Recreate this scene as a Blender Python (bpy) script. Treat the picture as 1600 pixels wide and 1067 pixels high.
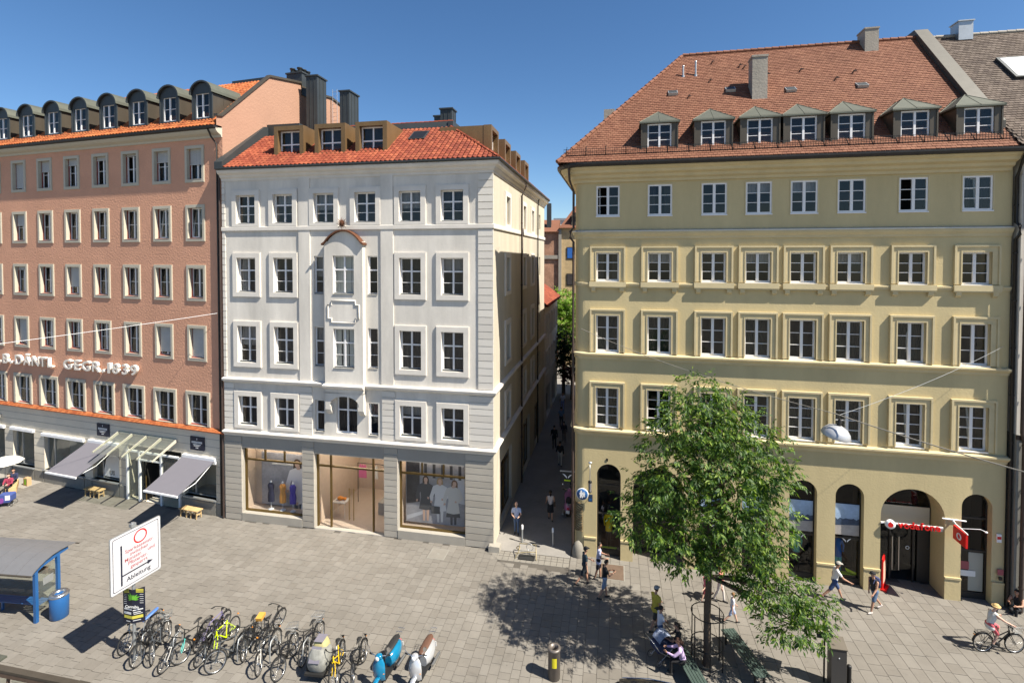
import bpy, math, random
import numpy as np
from mathutils import Vector, Matrix, Euler
R = math.radians
rnd = random.Random(7)
scene = bpy.context.scene
col = scene.collection
for o in list(bpy.data.objects):
    bpy.data.objects.remove(o)

# ------------------------------------------------------------------ camera
cam_d = bpy.data.cameras.new('camera')
cam = bpy.data.objects.new('camera', cam_d)
col.objects.link(cam)
cam.location = (0, 0, 15.0)
cam.rotation_euler = (R(90 - 1.36), 0, 0)
cam_d.sensor_width = 36
cam_d.lens = 17.89
cam_d.shift_y = -0.0716
cam_d.clip_end = 2000
scene.camera = cam

# ------------------------------------------------------------------ sky, sun, exposure
SUN = Vector((0.545, -0.305, 0.781)).normalized()      # towards the sun
world = bpy.data.worlds.new('World')
scene.world = world
world.use_nodes = True
wn = world.node_tree
sky = wn.nodes.new('ShaderNodeTexSky')
sky.sky_type = 'NISHITA'
sky.sun_disc = False
sky.sun_elevation = math.asin(SUN.z)
sky.sun_rotation = math.atan2(SUN.x, SUN.y)
sky.altitude = 1200
sky.air_density = 1.0
sky.dust_density = 0.7
sky.ozone_density = 3.5
bg = wn.nodes['Background']
bg.inputs['Strength'].default_value = 0.052
hs = wn.nodes.new('ShaderNodeHueSaturation')
hs.inputs['Saturation'].default_value = 1.16
hs.inputs['Value'].default_value = 1.23
wn.links.new(sky.outputs[0], hs.inputs['Color'])
wn.links.new(hs.outputs[0], bg.inputs[0])
sun_d = bpy.data.lights.new('sun', 'SUN')
sun_d.energy = 4.9
sun_d.angle = R(0.53)
sun_d.color = (1.0, 0.93, 0.81)
sun = bpy.data.objects.new('sun', sun_d)
col.objects.link(sun)
sun.rotation_euler = SUN.to_track_quat('Z', 'Y').to_euler()
sun.location = (20, -10, 40)
scene.view_settings.view_transform = 'Standard'
scene.view_settings.look = 'None'
scene.view_settings.gamma = 1
scene.view_settings.exposure = 1.15
scene.view_settings.use_curve_mapping = False
scene.render.engine = 'CYCLES'
scene.cycles.use_denoising = True
scene.cycles.max_bounces = 9
scene.cycles.diffuse_bounces = 6
scene.cycles.transparent_max_bounces = 16
scene.cycles.caustics_reflective = False
scene.cycles.caustics_refractive = False
scene.cycles.sample_clamp_indirect = 4

# ------------------------------------------------------------------ materials
MATS = {}
def new_mat(name):
    m = bpy.data.materials.new(name)
    m.use_nodes = True
    MATS[name] = m
    nt = m.node_tree
    return m, nt, nt.nodes['Principled BSDF'], nt.nodes.new, nt.links.new

def mat(name, c, rough=0.7, metal=0.0, spec=0.4, bump=0.0, bscale=40, var=0.0, vscale=3.0, coat=0.0, stain=0.0, streak=False):
    m, nt, p, N, L = new_mat(name)
    p.inputs['Roughness'].default_value = rough
    p.inputs['Metallic'].default_value = metal
    p.inputs['Specular IOR Level'].default_value = spec
    p.inputs['Coat Weight'].default_value = coat
    p.inputs['Base Color'].default_value = (*c, 1)
    tc = None
    if var or stain or bump:
        tc = N('ShaderNodeTexCoord')
    if var or stain:
        src = tc.outputs['Object']
        n1 = N('ShaderNodeTexNoise'); n1.inputs['Scale'].default_value = vscale; n1.inputs['Detail'].default_value = 6
        n1.inputs['Roughness'].default_value = 0.65
        if streak:
            mp = N('ShaderNodeMapping'); mp.inputs['Scale'].default_value = (1, 1, 0.22)
            L(src, mp.inputs[0]); L(mp.outputs[0], n1.inputs['Vector'])
        else:
            L(src, n1.inputs['Vector'])
        mr = N('ShaderNodeMapRange')
        mr.inputs[1].default_value = 0.3; mr.inputs[2].default_value = 0.7
        mr.inputs[3].default_value = 1 - var - stain; mr.inputs[4].default_value = 1 + var
        L(n1.outputs[0], mr.inputs[0])
        n2 = N('ShaderNodeTexNoise'); n2.inputs['Scale'].default_value = vscale * 9; n2.inputs['Detail'].default_value = 4
        L(src, n2.inputs['Vector'])
        mr2 = N('ShaderNodeMapRange'); mr2.inputs[3].default_value = 1 - var * .7; mr2.inputs[4].default_value = 1 + var * .7
        L(n2.outputs[0], mr2.inputs[0])
        mu = N('ShaderNodeMath'); mu.operation = 'MULTIPLY'
        L(mr.outputs[0], mu.inputs[0]); L(mr2.outputs[0], mu.inputs[1])
        mx = N('ShaderNodeVectorMath'); mx.operation = 'SCALE'
        mx.inputs[0].default_value = c
        L(mu.outputs[0], mx.inputs['Scale'])
        L(mx.outputs[0], p.inputs['Base Color'])
    if bump:
        nb = N('ShaderNodeTexNoise'); nb.inputs['Scale'].default_value = bscale; nb.inputs['Detail'].default_value = 5
        L(tc.outputs['Object'], nb.inputs['Vector'])
        b = N('ShaderNodeBump'); b.inputs['Strength'].default_value = bump; b.inputs['Distance'].default_value = 0.05
        L(nb.outputs[0], b.inputs['Height']); L(b.outputs[0], p.inputs['Normal'])
    return m

def mat_pieces(name, cols, rough=0.8, island=True, bump=0.25, bscale=30, spec=0.3, blotch=0.18, grime=0.0):
    """colour drawn per piece (mesh island or object) from a ramp, with blotches on top"""
    m, nt, p, N, L = new_mat(name)
    p.inputs['Roughness'].default_value = rough
    p.inputs['Specular IOR Level'].default_value = spec
    if island:
        g = N('ShaderNodeNewGeometry'); src = g.outputs['Random Per Island']
    else:
        g = N('ShaderNodeObjectInfo'); src = g.outputs['Random']
    cr = N('ShaderNodeValToRGB')
    el = cr.color_ramp.elements
    el[0].color = (*cols[0], 1); el[1].color = (*cols[-1], 1)
    for i, c in enumerate(cols[1:-1]):
        e = el.new((i + 1) / (len(cols) - 1)); e.color = (*c, 1)
    L(src, cr.inputs[0])
    geo = N('ShaderNodeNewGeometry')
    n = N('ShaderNodeTexNoise'); n.inputs['Scale'].default_value = 0.45; n.inputs['Detail'].default_value = 9; n.inputs['Roughness'].default_value = 0.7
    L(geo.outputs['Position'], n.inputs['Vector'])
    mr = N('ShaderNodeMapRange'); mr.inputs[1].default_value = .3; mr.inputs[2].default_value = .7
    mr.inputs[3].default_value = 1 - blotch; mr.inputs[4].default_value = 1 + blotch
    L(n.outputs[0], mr.inputs[0])
    sc = N('ShaderNodeVectorMath'); sc.operation = 'SCALE'
    fac = mr.outputs[0]
    if grime:                       # stains, trodden dirt and gum spots
        def mul(a_, b_):
            q = N('ShaderNodeMath'); q.operation = 'MULTIPLY'; L(a_, q.inputs[0]); L(b_, q.inputs[1]); return q.outputs[0]
        n3 = N('ShaderNodeTexNoise'); n3.inputs['Scale'].default_value = 1.7; n3.inputs['Detail'].default_value = 7; n3.inputs['Roughness'].default_value = .75; n3.inputs['Distortion'].default_value = .6
        L(geo.outputs['Position'], n3.inputs['Vector'])
        r3 = N('ShaderNodeMapRange'); r3.inputs[1].default_value = .56; r3.inputs[2].default_value = .74; r3.inputs[3].default_value = 1; r3.inputs[4].default_value = 1-grime
        L(n3.outputs[0], r3.inputs[0]); fac = mul(fac, r3.outputs[0])
        vo = N('ShaderNodeTexVoronoi'); vo.inputs['Scale'].default_value = 2.1; L(geo.outputs['Position'], vo.inputs['Vector'])
        r4 = N('ShaderNodeMapRange'); r4.inputs[1].default_value = .05; r4.inputs[2].default_value = .075; r4.inputs[3].default_value = 1-grime*1.4; r4.inputs[4].default_value = 1
        L(vo.outputs['Distance'], r4.inputs[0]); fac = mul(fac, r4.outputs[0])
    L(cr.outputs[0], sc.inputs[0]); L(fac, sc.inputs['Scale'])
    L(sc.outputs[0], p.inputs['Base Color'])
    nb = N('ShaderNodeTexNoise'); nb.inputs['Scale'].default_value = bscale; nb.inputs['Detail'].default_value = 4
    L(geo.outputs['Position'], nb.inputs['Vector'])
    b = N('ShaderNodeBump'); b.inputs['Strength'].default_value = bump; b.inputs['Distance'].default_value = 0.03
    L(nb.outputs[0], b.inputs['Height']); L(b.outputs[0], p.inputs['Normal'])
    return m

def mat_glass(name, tint=(0.85, 0.9, 0.9), ior=1.75, rough=0.02, opac=0.0):
    m, nt, p, N, L = new_mat(name)
    nt.nodes.remove(p)
    out = nt.nodes['Material Output']
    tr = N('ShaderNodeBsdfTransparent'); tr.inputs[0].default_value = (*tint, 1)
    gl = N('ShaderNodeBsdfGlossy'); gl.inputs['Roughness'].default_value = rough
    f0 = ((ior-1)/(ior+1))**2
    lw = N('ShaderNodeLayerWeight'); lw.inputs[0].default_value = .5
    pw_ = N('ShaderNodeMath'); pw_.operation = 'POWER'; L(lw.outputs['Facing'], pw_.inputs[0]); pw_.inputs[1].default_value = 5
    fr = N('ShaderNodeMapRange'); fr.inputs[3].default_value = f0; fr.inputs[4].default_value = 1; L(pw_.outputs[0], fr.inputs[0])
    tc = N('ShaderNodeTexCoord'); nb = N('ShaderNodeTexNoise'); nb.inputs['Scale'].default_value = 2.2
    b = N('ShaderNodeBump'); b.inputs['Strength'].default_value = 0.02
    L(tc.outputs['Object'], nb.inputs['Vector']); L(nb.outputs[0], b.inputs['Height'])
    L(b.outputs[0], gl.inputs['Normal'])
    mx = N('ShaderNodeMixShader')
    L(fr.outputs[0], mx.inputs[0]); L(tr.outputs[0], mx.inputs[1]); L(gl.outputs[0], mx.inputs[2])
    if opac:
        df = N('ShaderNodeBsdfDiffuse'); df.inputs[0].default_value = (0.75, 0.8, 0.75, 1)
        m2 = N('ShaderNodeMixShader'); m2.inputs[0].default_value = opac
        L(mx.outputs[0], m2.inputs[1]); L(df.outputs[0], m2.inputs[2])
        L(m2.outputs[0], out.inputs[0])
    else:
        L(mx.outputs[0], out.inputs[0])
    return m

def mat_leaf(name, c1, c2, c3):
    m, nt, p, N, L = new_mat(name)
    out = nt.nodes['Material Output']
    g = N('ShaderNodeNewGeometry')
    cr = N('ShaderNodeValToRGB'); el = cr.color_ramp.elements
    el[0].color = (*c1, 1); el[1].color = (*c3, 1); e = el.new(.6); e.color = (*c2, 1)
    L(g.outputs['Random Per Island'], cr.inputs[0])
    L(cr.outputs[0], p.inputs['Base Color'])
    p.inputs['Roughness'].default_value = 0.5
    p.inputs['Specular IOR Level'].default_value = 0.35
    tl = N('ShaderNodeBsdfTranslucent')
    sc = N('ShaderNodeVectorMath'); sc.operation = 'MULTIPLY'; sc.inputs[1].default_value = (1.35, 1.5, .5)
    L(cr.outputs[0], sc.inputs[0]); L(sc.outputs[0], tl.inputs[0])
    mx = N('ShaderNodeMixShader'); mx.inputs[0].default_value = 0.38
    L(p.outputs[0], mx.inputs[1]); L(tl.outputs[0], mx.inputs[2]); L(mx.outputs[0], out.inputs[0])
    return m

def M(name): return MATS[name]
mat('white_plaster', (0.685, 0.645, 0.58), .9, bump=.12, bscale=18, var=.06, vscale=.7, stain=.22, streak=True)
mat('white_trim', (0.665, 0.625, 0.565), .85, bump=.06, bscale=25, var=.05, vscale=.8, stain=.08)
mat('cream_plaster_dimmed', (0.50, 0.455, 0.365), .9, bump=.12, bscale=18, var=.06, vscale=.6, stain=.12, streak=True)  # cream side wall, colour also lowered so direct sun does not blow out
mat('shop_stone', (0.33, 0.305, 0.26), .85, bump=.15, bscale=30, var=.07, vscale=.9)
mat('shop_lintel', (0.31, 0.29, 0.255), .85, bump=.1, bscale=20, var=.08, vscale=.7)
mat('yellow_plaster', (0.55, 0.452, 0.25), .9, bump=.15, bscale=12, var=.05, vscale=.5, stain=.12, streak=True)
mat('yellow_trim', (0.575, 0.48, 0.285), .85, bump=.06, bscale=20, var=.05, vscale=.9, stain=.08)
mat('pink_plaster', (0.60, 0.315, 0.205), .95, bump=.5, bscale=9, var=.06, vscale=.5, stain=.05)
mat('gable_plaster_dimmed', (0.36, 0.205, 0.14), .95, bump=.4, bscale=9, var=.05, vscale=.5)  # same pink plaster, colour darkened because the gable faces the sun
mat('pink_trim', (0.47, 0.43, 0.345), .85, bump=.06, bscale=20, var=.05)
mat('red_sill', (0.22, 0.05, 0.035), .6, var=.1)
mat('orange_ledge', (0.40, 0.10, 0.035), .75, bump=.2, bscale=30, var=.12)
mat('shop_grey', (0.62, 0.56, 0.455), .85, bump=.1, bscale=25, var=.06, vscale=.8)
mat('plinth_grey', (0.22, 0.21, 0.185), .8, bump=.1, var=.1)
mat('frame_white', (0.76, 0.75, 0.75), .45, var=.03)
mat('frame_dark', (0.03, 0.028, 0.026), .4)
mat('bronze', (0.15, 0.098, 0.03), .42, metal=.55, var=.15, vscale=2)
mat('copper_box', (0.21, 0.13, 0.06), .5, metal=.5, var=.18, vscale=1.2, streak=True)
mat('rust', (0.125, 0.05, 0.024), .7, metal=.3, var=.15)
mat('zinc_dark', (0.055, 0.062, 0.064), .5, metal=.4, var=.12, vscale=1.5)
mat('lead', (0.085, 0.080, 0.068), .6, metal=.2, var=.12)
mat('pale_slab', (0.27, 0.25, 0.22), .85, var=.08)
mat('zinc_green', (0.105, 0.11, 0.086), .55, metal=.35, var=.12, vscale=1.5)
mat('dormer_brown', (0.085, 0.072, 0.055), .5, metal=.4, var=.14, vscale=1.5, streak=True)
mat('gutter', (0.035, 0.032, 0.03), .45, metal=.5, var=.15)
mat('pipe_brown', (0.055, 0.038, 0.032), .5, metal=.2, var=.15)
mat('concrete', (0.30, 0.275, 0.235), .9, bump=.25, bscale=12, var=.16, vscale=1.2, streak=True)
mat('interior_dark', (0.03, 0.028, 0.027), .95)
mat('interior_lilac', (0.17, 0.16, 0.19), .95, var=.15)
mat('interior_warm', (0.50, 0.395, 0.30), .9, var=.05)
mat('interior_floor', (0.42, 0.34, 0.27), .5, var=.05)
mat('curtain', (0.30, 0.28, 0.28), .95, var=.12, vscale=6)
mat('curtain_dark', (0.045, 0.04, 0.042), .95, var=.25, vscale=5)
mat('curtain_green', (0.022, 0.027, 0.02), .95, var=.2, vscale=5)
mat('blind', (0.46, 0.45, 0.43), .8, var=.04)
mat_glass('pane_glass', (0.78, 0.82, 0.82), 1.55)
mat_glass('shop_glass', (0.95, 0.96, 0.96), 1.4)
mat_glass('canopy_glass', (0.80, 0.84, 0.78), 1.5, opac=.07, rough=.05)
mat_pieces('tile_orange', [(0.26, 0.068, 0.024), (0.35, 0.105, 0.034), (0.40, 0.14, 0.05)], .8, blotch=.1)
mat_pieces('tile_red', [(0.15, 0.030, 0.015), (0.20, 0.043, 0.020), (0.26, 0.07, 0.032)], .75, blotch=.22)
mat_pieces('tile_brick', [(0.152, 0.062, 0.037), (0.178, 0.076, 0.045), (0.205, 0.093, 0.056)], .85, blotch=.13)
mat_pieces('tile_brown', [(0.075, 0.055, 0.045), (0.105, 0.08, 0.063), (0.14, 0.11, 0.09)], .85, blotch=.15)
PAV = [(0.158, 0.144, 0.125), (0.170, 0.156, 0.136), (0.175, 0.161, 0.141), (0.188, 0.174, 0.153)]
mat_pieces('paver', PAV, .85, True, blotch=.14, bump=.2, grime=.22)
mat_pieces('paver_single', PAV, .85, False, blotch=.14, bump=.2, grime=.22)
mat_pieces('stone_pieces', [(0.33, 0.30, 0.255), (0.37, 0.34, 0.29), (0.41, 0.375, 0.32)], .85, False, blotch=.06, bump=.15)
mat_pieces('quoin_pieces', [(0.575, 0.54, 0.485), (0.62, 0.585, 0.53), (0.655, 0.62, 0.56)], .88, False, blotch=.04, bump=.1)
mat('joint', (0.085, 0.076, 0.065), .95, var=.15)
mat('asphalt', (0.235, 0.222, 0.205), .9, bump=.3, bscale=60, var=.12, vscale=.8)
mat('curb', (0.20, 0.185, 0.16), .85, bump=.15, var=.08)
mat('black_metal', (0.02, 0.02, 0.02), .4, metal=.3)
mat('black_plastic', (0.018, 0.018, 0.018), .5)
mat('rubber', (0.016, 0.016, 0.016), .85)
mat('steel', (0.52, 0.53, 0.54), .3, metal=.95)
mat('galv', (0.42, 0.44, 0.45), .45, metal=.7, var=.1)
mat('chrome', (0.8, 0.8, 0.82), .1, metal=1)
mat('white_paint', (0.8, 0.8, 0.8), .4)
mat('sign_white', (0.50, 0.50, 0.52), .5)
mat('white_matte', (0.75, 0.75, 0.74), .8)
mat('blue_paint', (0.016, 0.088, 0.25), .4, spec=.5, var=.05)
mat('red_paint', (0.62, 0.012, 0.012), .4)
mat('red_dull', (0.33, 0.09, 0.10), .6)
mat('black_print', (0.012, 0.014, 0.03), .6)
mat('yellow_green', (0.55, 0.72, 0.01), .6)
mat('orange_paint', (0.75, 0.25, 0.02), .5)
mat('wood', (0.50, 0.35, 0.17), .7, var=.15, vscale=3, bump=.1)
mat('wood_dark', (0.10, 0.065, 0.045), .6, var=.2)
mat('slat_green', (0.05, 0.075, 0.065), .5, var=.15)
mat('awning_grey', (0.135, 0.130, 0.15), .9, var=.03)
mat('shelter_roof', (0.17, 0.17, 0.175), .5, metal=.3, var=.05)
mat('bark', (0.10, 0.072, 0.05), .95, bump=.9, bscale=14, var=.25, vscale=4)
mat_leaf('leaf_ash', (0.016, 0.048, 0.008), (0.055, 0.118, 0.018), (0.20, 0.285, 0.038))
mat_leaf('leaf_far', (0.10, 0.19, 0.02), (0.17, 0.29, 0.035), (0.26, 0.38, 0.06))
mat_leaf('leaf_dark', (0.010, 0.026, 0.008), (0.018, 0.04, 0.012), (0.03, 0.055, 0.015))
mat_leaf('leaf_red', (0.05, 0.012, 0.012), (0.10, 0.02, 0.022), (0.15, 0.03, 0.03))

# ------------------------------------------------------------------ mesh builder
class MB:
    def __init__(s): s.v = []; s.f = []; s.m = []; s.s = []; s.T = None
    def add(s, vs, fs, m=0, smooth=False):
        b = len(s.v)
        if s.T is not None: vs = [s.T @ Vector(p) for p in vs]
        s.v.extend([tuple(p) for p in vs])
        for f in fs: s.f.append(tuple(b + i for i in f)); s.m.append(m); s.s.append(smooth)
        return s
    def box(s, x0, x1, y0, y1, z0, z1, m=0, skip=()):
        vs = [(x, y, z) for z in (z0, z1) for y in (y0, y1) for x in (x0, x1)]
        F = {'-z': (0, 2, 3, 1), '+z': (4, 5, 7, 6), '-y': (0, 1, 5, 4), '+y': (2, 6, 7, 3), '-x': (0, 4, 6, 2), '+x': (1, 3, 7, 5)}
        return s.add(vs, [f for k, f in F.items() if k not in skip], m)
    def cbox(s, c, d, m=0): return s.box(c[0]-d[0]/2, c[0]+d[0]/2, c[1]-d[1]/2, c[1]+d[1]/2, c[2]-d[2]/2, c[2]+d[2]/2, m)
    def poly(s, pts, m=0): return s.add(pts, [tuple(range(len(pts)))], m)
    def prism(s, pts, vec, m=0, caps=True):
        n = len(pts); vec = Vector(vec)
        vs = [Vector(p) for p in pts] + [Vector(p) + vec for p in pts]
        fs = [(i, (i+1) % n, n+(i+1) % n, n+i) for i in range(n)]
        if caps: fs += [tuple(range(n-1, -1, -1)), tuple(range(n, 2*n))]
        return s.add(vs, fs, m)
    def rings(s, rings, m=0, smooth=True, cap0=True, cap1=True, closed=True):
        n = len(rings[0]); vs = [p for r in rings for p in r]; fs = []
        for i in range(len(rings)-1):
            for j in range(n if closed else n-1):
                a = i*n+j; b = i*n+(j+1) % n
                fs.append((a, b, b+n, a+n))
        s.add(vs, fs, m, smooth)
        if cap0: s.add(rings[0], [tuple(range(n-1, -1, -1))], m)
        if cap1: s.add(rings[-1], [tuple(range(n))], m)
        return s
    def tube(s, path, r, n=6, m=0, caps=True, closed=False):
        P = [Vector(p) for p in path]; k = len(P); rs = []
        if not hasattr(r, '__len__'): r = [r]*k
        up = Vector((0, 0, 1))
        for i in range(k):
            if closed: t = P[(i+1) % k] - P[i-1]
            else: t = P[min(i+1, k-1)] - P[max(i-1, 0)]
            if t.length < 1e-9: t = Vector((0, 0, 1))
            t.normalize()
            a = up if abs(t.dot(up)) < .95 else Vector((1, 0, 0))
            u = t.cross(a).normalized(); w = t.cross(u)
            rs.append([P[i] + (u*math.cos(2*math.pi*j/n) + w*math.sin(2*math.pi*j/n))*r[i] for j in range(n)])
        if closed: rs.append(rs[0])
        return s.rings(rs, m, True, caps and not closed, caps and not closed)
    def cyl(s, p0, p1, r0, r1=None, n=10, m=0): return s.tube([p0, p1], [r0, r0 if r1 is None else r1], n, m)
    def ball(s, c, r, nu=10, nv=7, m=0, T=None):
        if not hasattr(r, '__len__'): r = (r, r, r)
        rs = []
        for i in range(nv+1):
            a = math.pi*i/nv
            a = min(max(a, .02), math.pi-.02)
            rs.append([(c[0]+r[0]*math.sin(a)*math.cos(2*math.pi*j/nu), c[1]+r[1]*math.sin(a)*math.sin(2*math.pi*j/nu), c[2]-r[2]*math.cos(a)) for j in range(nu)])
        if T is not None: rs = [[T @ Vector(p) for p in q] for q in rs]
        return s.rings(rs, m)
    def lathe(s, prof, c=(0, 0, 0), n=16, m=0, ax='z', cap=True):
        rs = []
        for r, h in prof:
            q = []
            for j in range(n):
                a = 2*math.pi*j/n; x = r*math.cos(a); y = r*math.sin(a)
                q.append((c[0]+x, c[1]+y, c[2]+h) if ax == 'z' else ((c[0]+x, c[1]+h, c[2]+y) if ax == 'y' else (c[0]+h, c[1]+x, c[2]+y)))
            rs.append(q)
        return s.rings(rs, m, True, cap, cap)
    def torus(s, c, Rr, r, n=24, k=6, m=0, ax='y'):
        rs = []
        for i in range(n+1):
            a = 2*math.pi*i/n; q = []
            for j in range(k):
                b = 2*math.pi*j/k; d = Rr + r*math.cos(b); h = r*math.sin(b)
                if ax == 'y': q.append((c[0]+d*math.cos(a), c[1]+h, c[2]+d*math.sin(a)))
                elif ax == 'z': q.append((c[0]+d*math.cos(a), c[1]+d*math.sin(a), c[2]+h))
                else: q.append((c[0]+h, c[1]+d*math.cos(a), c[2]+d*math.sin(a)))
            rs.append(q)
        return s.rings(rs, m, True, False, False)
    def mesh(s, name, mats):
        me = bpy.data.meshes.new(name)
        me.from_pydata(s.v, [], s.f)
        for x in ([mats] if isinstance(mats, str) else mats): me.materials.append(MATS[x])
        me.polygons.foreach_set('material_index', s.m)
        me.polygons.foreach_set('use_smooth', s.s)
        me.update()
        return me
    def obj(s, name, mats, parent=None, loc=None, rot=None):
        return link(name, s.mesh(name, mats), parent, loc, rot)

def link(name, data, parent=None, loc=None, rot=None, mtx=None):
    o = bpy.data.objects.new(name, data)
    col.objects.link(o)
    if parent is not None: o.parent = parent
    if mtx is not None: o.matrix_local = mtx if parent is not None else mtx; 
    if loc is not None: o.location = loc
    if rot is not None: o.rotation_euler = rot
    return o
def tag(o, label, cat, group=None, kind=None):
    if label: o['label'] = label
    if cat: o['category'] = cat
    if group: o['group'] = group
    if kind: o['kind'] = kind
    return o
def thing(name, label, cat, loc=(0, 0, 0), rz=0, group=None, rot=None):
    o = link(name, None, None, loc, rot if rot else (0, 0, rz))
    o.empty_display_size = .2
    return tag(o, label, cat, group)
def structure(o): o['kind'] = 'structure'; return o
def stuff(o): o['kind'] = 'stuff'; return o

CACHE = {}
def cached(key, fn):
    if key not in CACHE: CACHE[key] = fn()
    return CACHE[key]

def text_mesh(txt, size, depth, matname, bold=0.0, align='LEFT', space=1.0):
    def mk():
        cu = bpy.data.curves.new('t', 'FONT'); cu.body = txt; cu.size = size; cu.extrude = depth/2
        cu.align_x = align; cu.offset = bold; cu.space_character = space; cu.resolution_u = 3
        ob = bpy.data.objects.new('t', cu); col.objects.link(ob)
        dg = bpy.context.evaluated_depsgraph_get()
        me = bpy.data.meshes.new_from_object(ob.evaluated_get(dg))
        bpy.data.objects.remove(ob); bpy.data.curves.remove(cu)
        me.materials.clear(); me.materials.append(MATS[matname])
        return me
    return cached(('txt', txt, size, depth, matname, bold, align, space), mk)
# ------------------------------------------------------------------ building kit
def wall(mb, x0, x1, z0, z1, holes, y=0.0, dep=.25, m=0, mr=None):
    """wall sheet at depth y with rectangular openings and their reveals"""
    mr = m if mr is None else mr
    xs = sorted({x0, x1, *[h[0] for h in holes], *[h[1] for h in holes]})
    zs = sorted({z0, z1, *[h[2] for h in holes], *[h[3] for h in holes]})
    xs = [x for x in xs if x0 <= x <= x1]; zs = [z for z in zs if z0 <= z <= z1]
    for i in range(len(xs)-1):
        for j in range(len(zs)-1):
            cx = (xs[i]+xs[i+1])/2; cz = (zs[j]+zs[j+1])/2
            if any(h[0] < cx < h[1] and h[2] < cz < h[3] for h in holes): continue
            mb.add([(xs[i], y, zs[j]), (xs[i+1], y, zs[j]), (xs[i+1], y, zs[j+1]), (xs[i], y, zs[j+1])], [(0, 1, 2, 3)], m)
    for h in holes:
        d = h[4] if len(h) > 4 else dep
        mq = h[5] if len(h) > 5 else mr
        a, b, c, e = h[:4]
        mb.add([(a, y, c), (a, y, e), (a, y+d, e), (a, y+d, c)], [(0, 1, 2, 3)], mq)
        mb.add([(b, y, c), (b, y+d, c), (b, y+d, e), (b, y, e)], [(0, 1, 2, 3)], mq)
        mb.add([(a, y, e), (b, y, e), (b, y+d, e), (a, y+d, e)], [(0, 1, 2, 3)], mq)
        mb.add([(a, y, c), (a, y+d, c), (b, y+d, c), (b, y, c)], [(0, 1, 2, 3)], mq)
    return mb

def band(mb, x0, x1, prof, m=0):
    """moulding: profile [(off, z)...] (off towards the street) swept along x"""
    mb.prism([(x0, -o, z) for o, z in prof], (x1-x0, 0, 0), m)

def frame_mb(w, h, cols, zs, fw=.065, mull=.09, munt=.028, thick=(), d=.06):
    b = MB()
    b.box(0, fw, 0, d, 0, h); b.box(w-fw, w, 0, d, 0, h)
    b.box(fw, w-fw, 0, d, 0, fw); b.box(fw, w-fw, 0, d, h-fw, h)
    iw = w-2*fw
    xs = [fw + iw*i/cols for i in range(cols+1)]
    for x in xs[1:-1]: b.box(x-mull/2, x+mull/2, -.012, d, fw, h-fw)
    panes = []
    zz = [fw] + [fw+(h-2*fw)*q for q in zs] + [h-fw]
    for i in range(cols):
        a = xs[i] + (mull/2 if i else 0); c = xs[i+1] - (mull/2 if i < cols-1 else 0)
        for k, z in enumerate(zz[1:-1]):
            t = (.075 if k in thick else munt)/2
            b.box(a, c, .008 if k not in thick else -.01, d-.01, z-t, z+t)
        for k in range(len(zz)-1):
            t0 = 0 if k == 0 else (.0375 if (k-1) in thick else munt/2)
            t1 = 0 if k == len(zz)-2 else (.0375 if k in thick else munt/2)
            panes.append((a, c, zz[k]+t0, zz[k+1]-t1))
    return b, panes

def pane_mesh(w, h, glass='pane_glass'):
    def mk():
        b = MB(); b.add([(0, 0, 0), (w, 0, 0), (w, 0, h), (0, 0, h)], [(0, 1, 2, 3)])
        return b.mesh('pane', glass)
    return cached(('pane', round(w, 3), round(h, 3), glass), mk)

def curtain_mesh(w, h, matn, amp=.02, n=18):
    def mk():
        b = MB()
        for i in range(n):
            a = w*i/n; c = w*(i+1)/n
            ya = amp*math.sin(i*2.1)+amp*math.sin(i*.9); yc = amp*math.sin((i+1)*2.1)+amp*math.sin((i+1)*.9)
            b.add([(a, ya, 0), (c, yc, 0), (c, yc, h), (a, ya, h)], [(0, 1, 2, 3)], 0, True)
        return b.mesh('curtain', matn)
    return cached(('cur', round(w, 2), round(h, 2), matn, amp), mk)

def blind_mesh(w, h):
    def mk():
        b = MB(); n = max(2, int(h/.06))
        for i in range(n):
            z = h*i/n; b.add([(0, 0, z), (w, 0, z), (w, .014, z+h/n), (0, .014, z+h/n)], [(0, 1, 2, 3)])
        b.box(0, w, -.01, .02, -.03, 0)
        return b.mesh('blind', 'blind')
    return cached(('blind', round(w, 2), round(h, 2)), mk)

def surround_mesh(w, h, bw, prot, matn, style=0, bot=None):
    """w,h: opening; ring of width bw round it"""
    def mk():
        b = MB(); q = bw if bot is None else bot
        b.box(-bw, 0, -prot, 0, -q, h+bw); b.box(w, w+bw, -prot, 0, -q, h+bw)
        b.box(0, w, -prot, 0, h, h+bw)
        if q > 0: b.box(0, w, -prot, 0, -q, 0)
        if style == 1:                       # raised outer fillet and hood
            e = .05
            b.box(-bw-e, -bw+.03, -prot-.05, 0, -q, h+bw+e); b.box(w+bw-.03, w+bw+e, -prot-.05, 0, -q, h+bw+e)
            b.box(-bw+.03, w+bw-.03, -prot-.05, 0, h+bw-.03, h+bw+e)
            b.box(-.05, 0, -prot-.02, 0, 0, h+.05); b.box(w, w+.05, -prot-.02, 0, 0, h+.05); b.box(0, w, -prot-.02, 0, h, h+.05)
        if style == 2:
            e = .03
            b.box(-bw-e, -bw, -prot+.02, 0, -q-e, h+bw+e); b.box(w+bw, w+bw+e, -prot+.02, 0, -q-e, h+bw+e)
            b.box(-bw, w+bw, -prot+.02, 0, h+bw, h+bw+e); b.box(-bw, w+bw, -prot+.02, 0, -q-e, -q)
        return b.mesh('surround', matn)
    return cached(('sur', round(w, 3), round(h, 3), bw, prot, matn, style, bot), mk)

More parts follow.
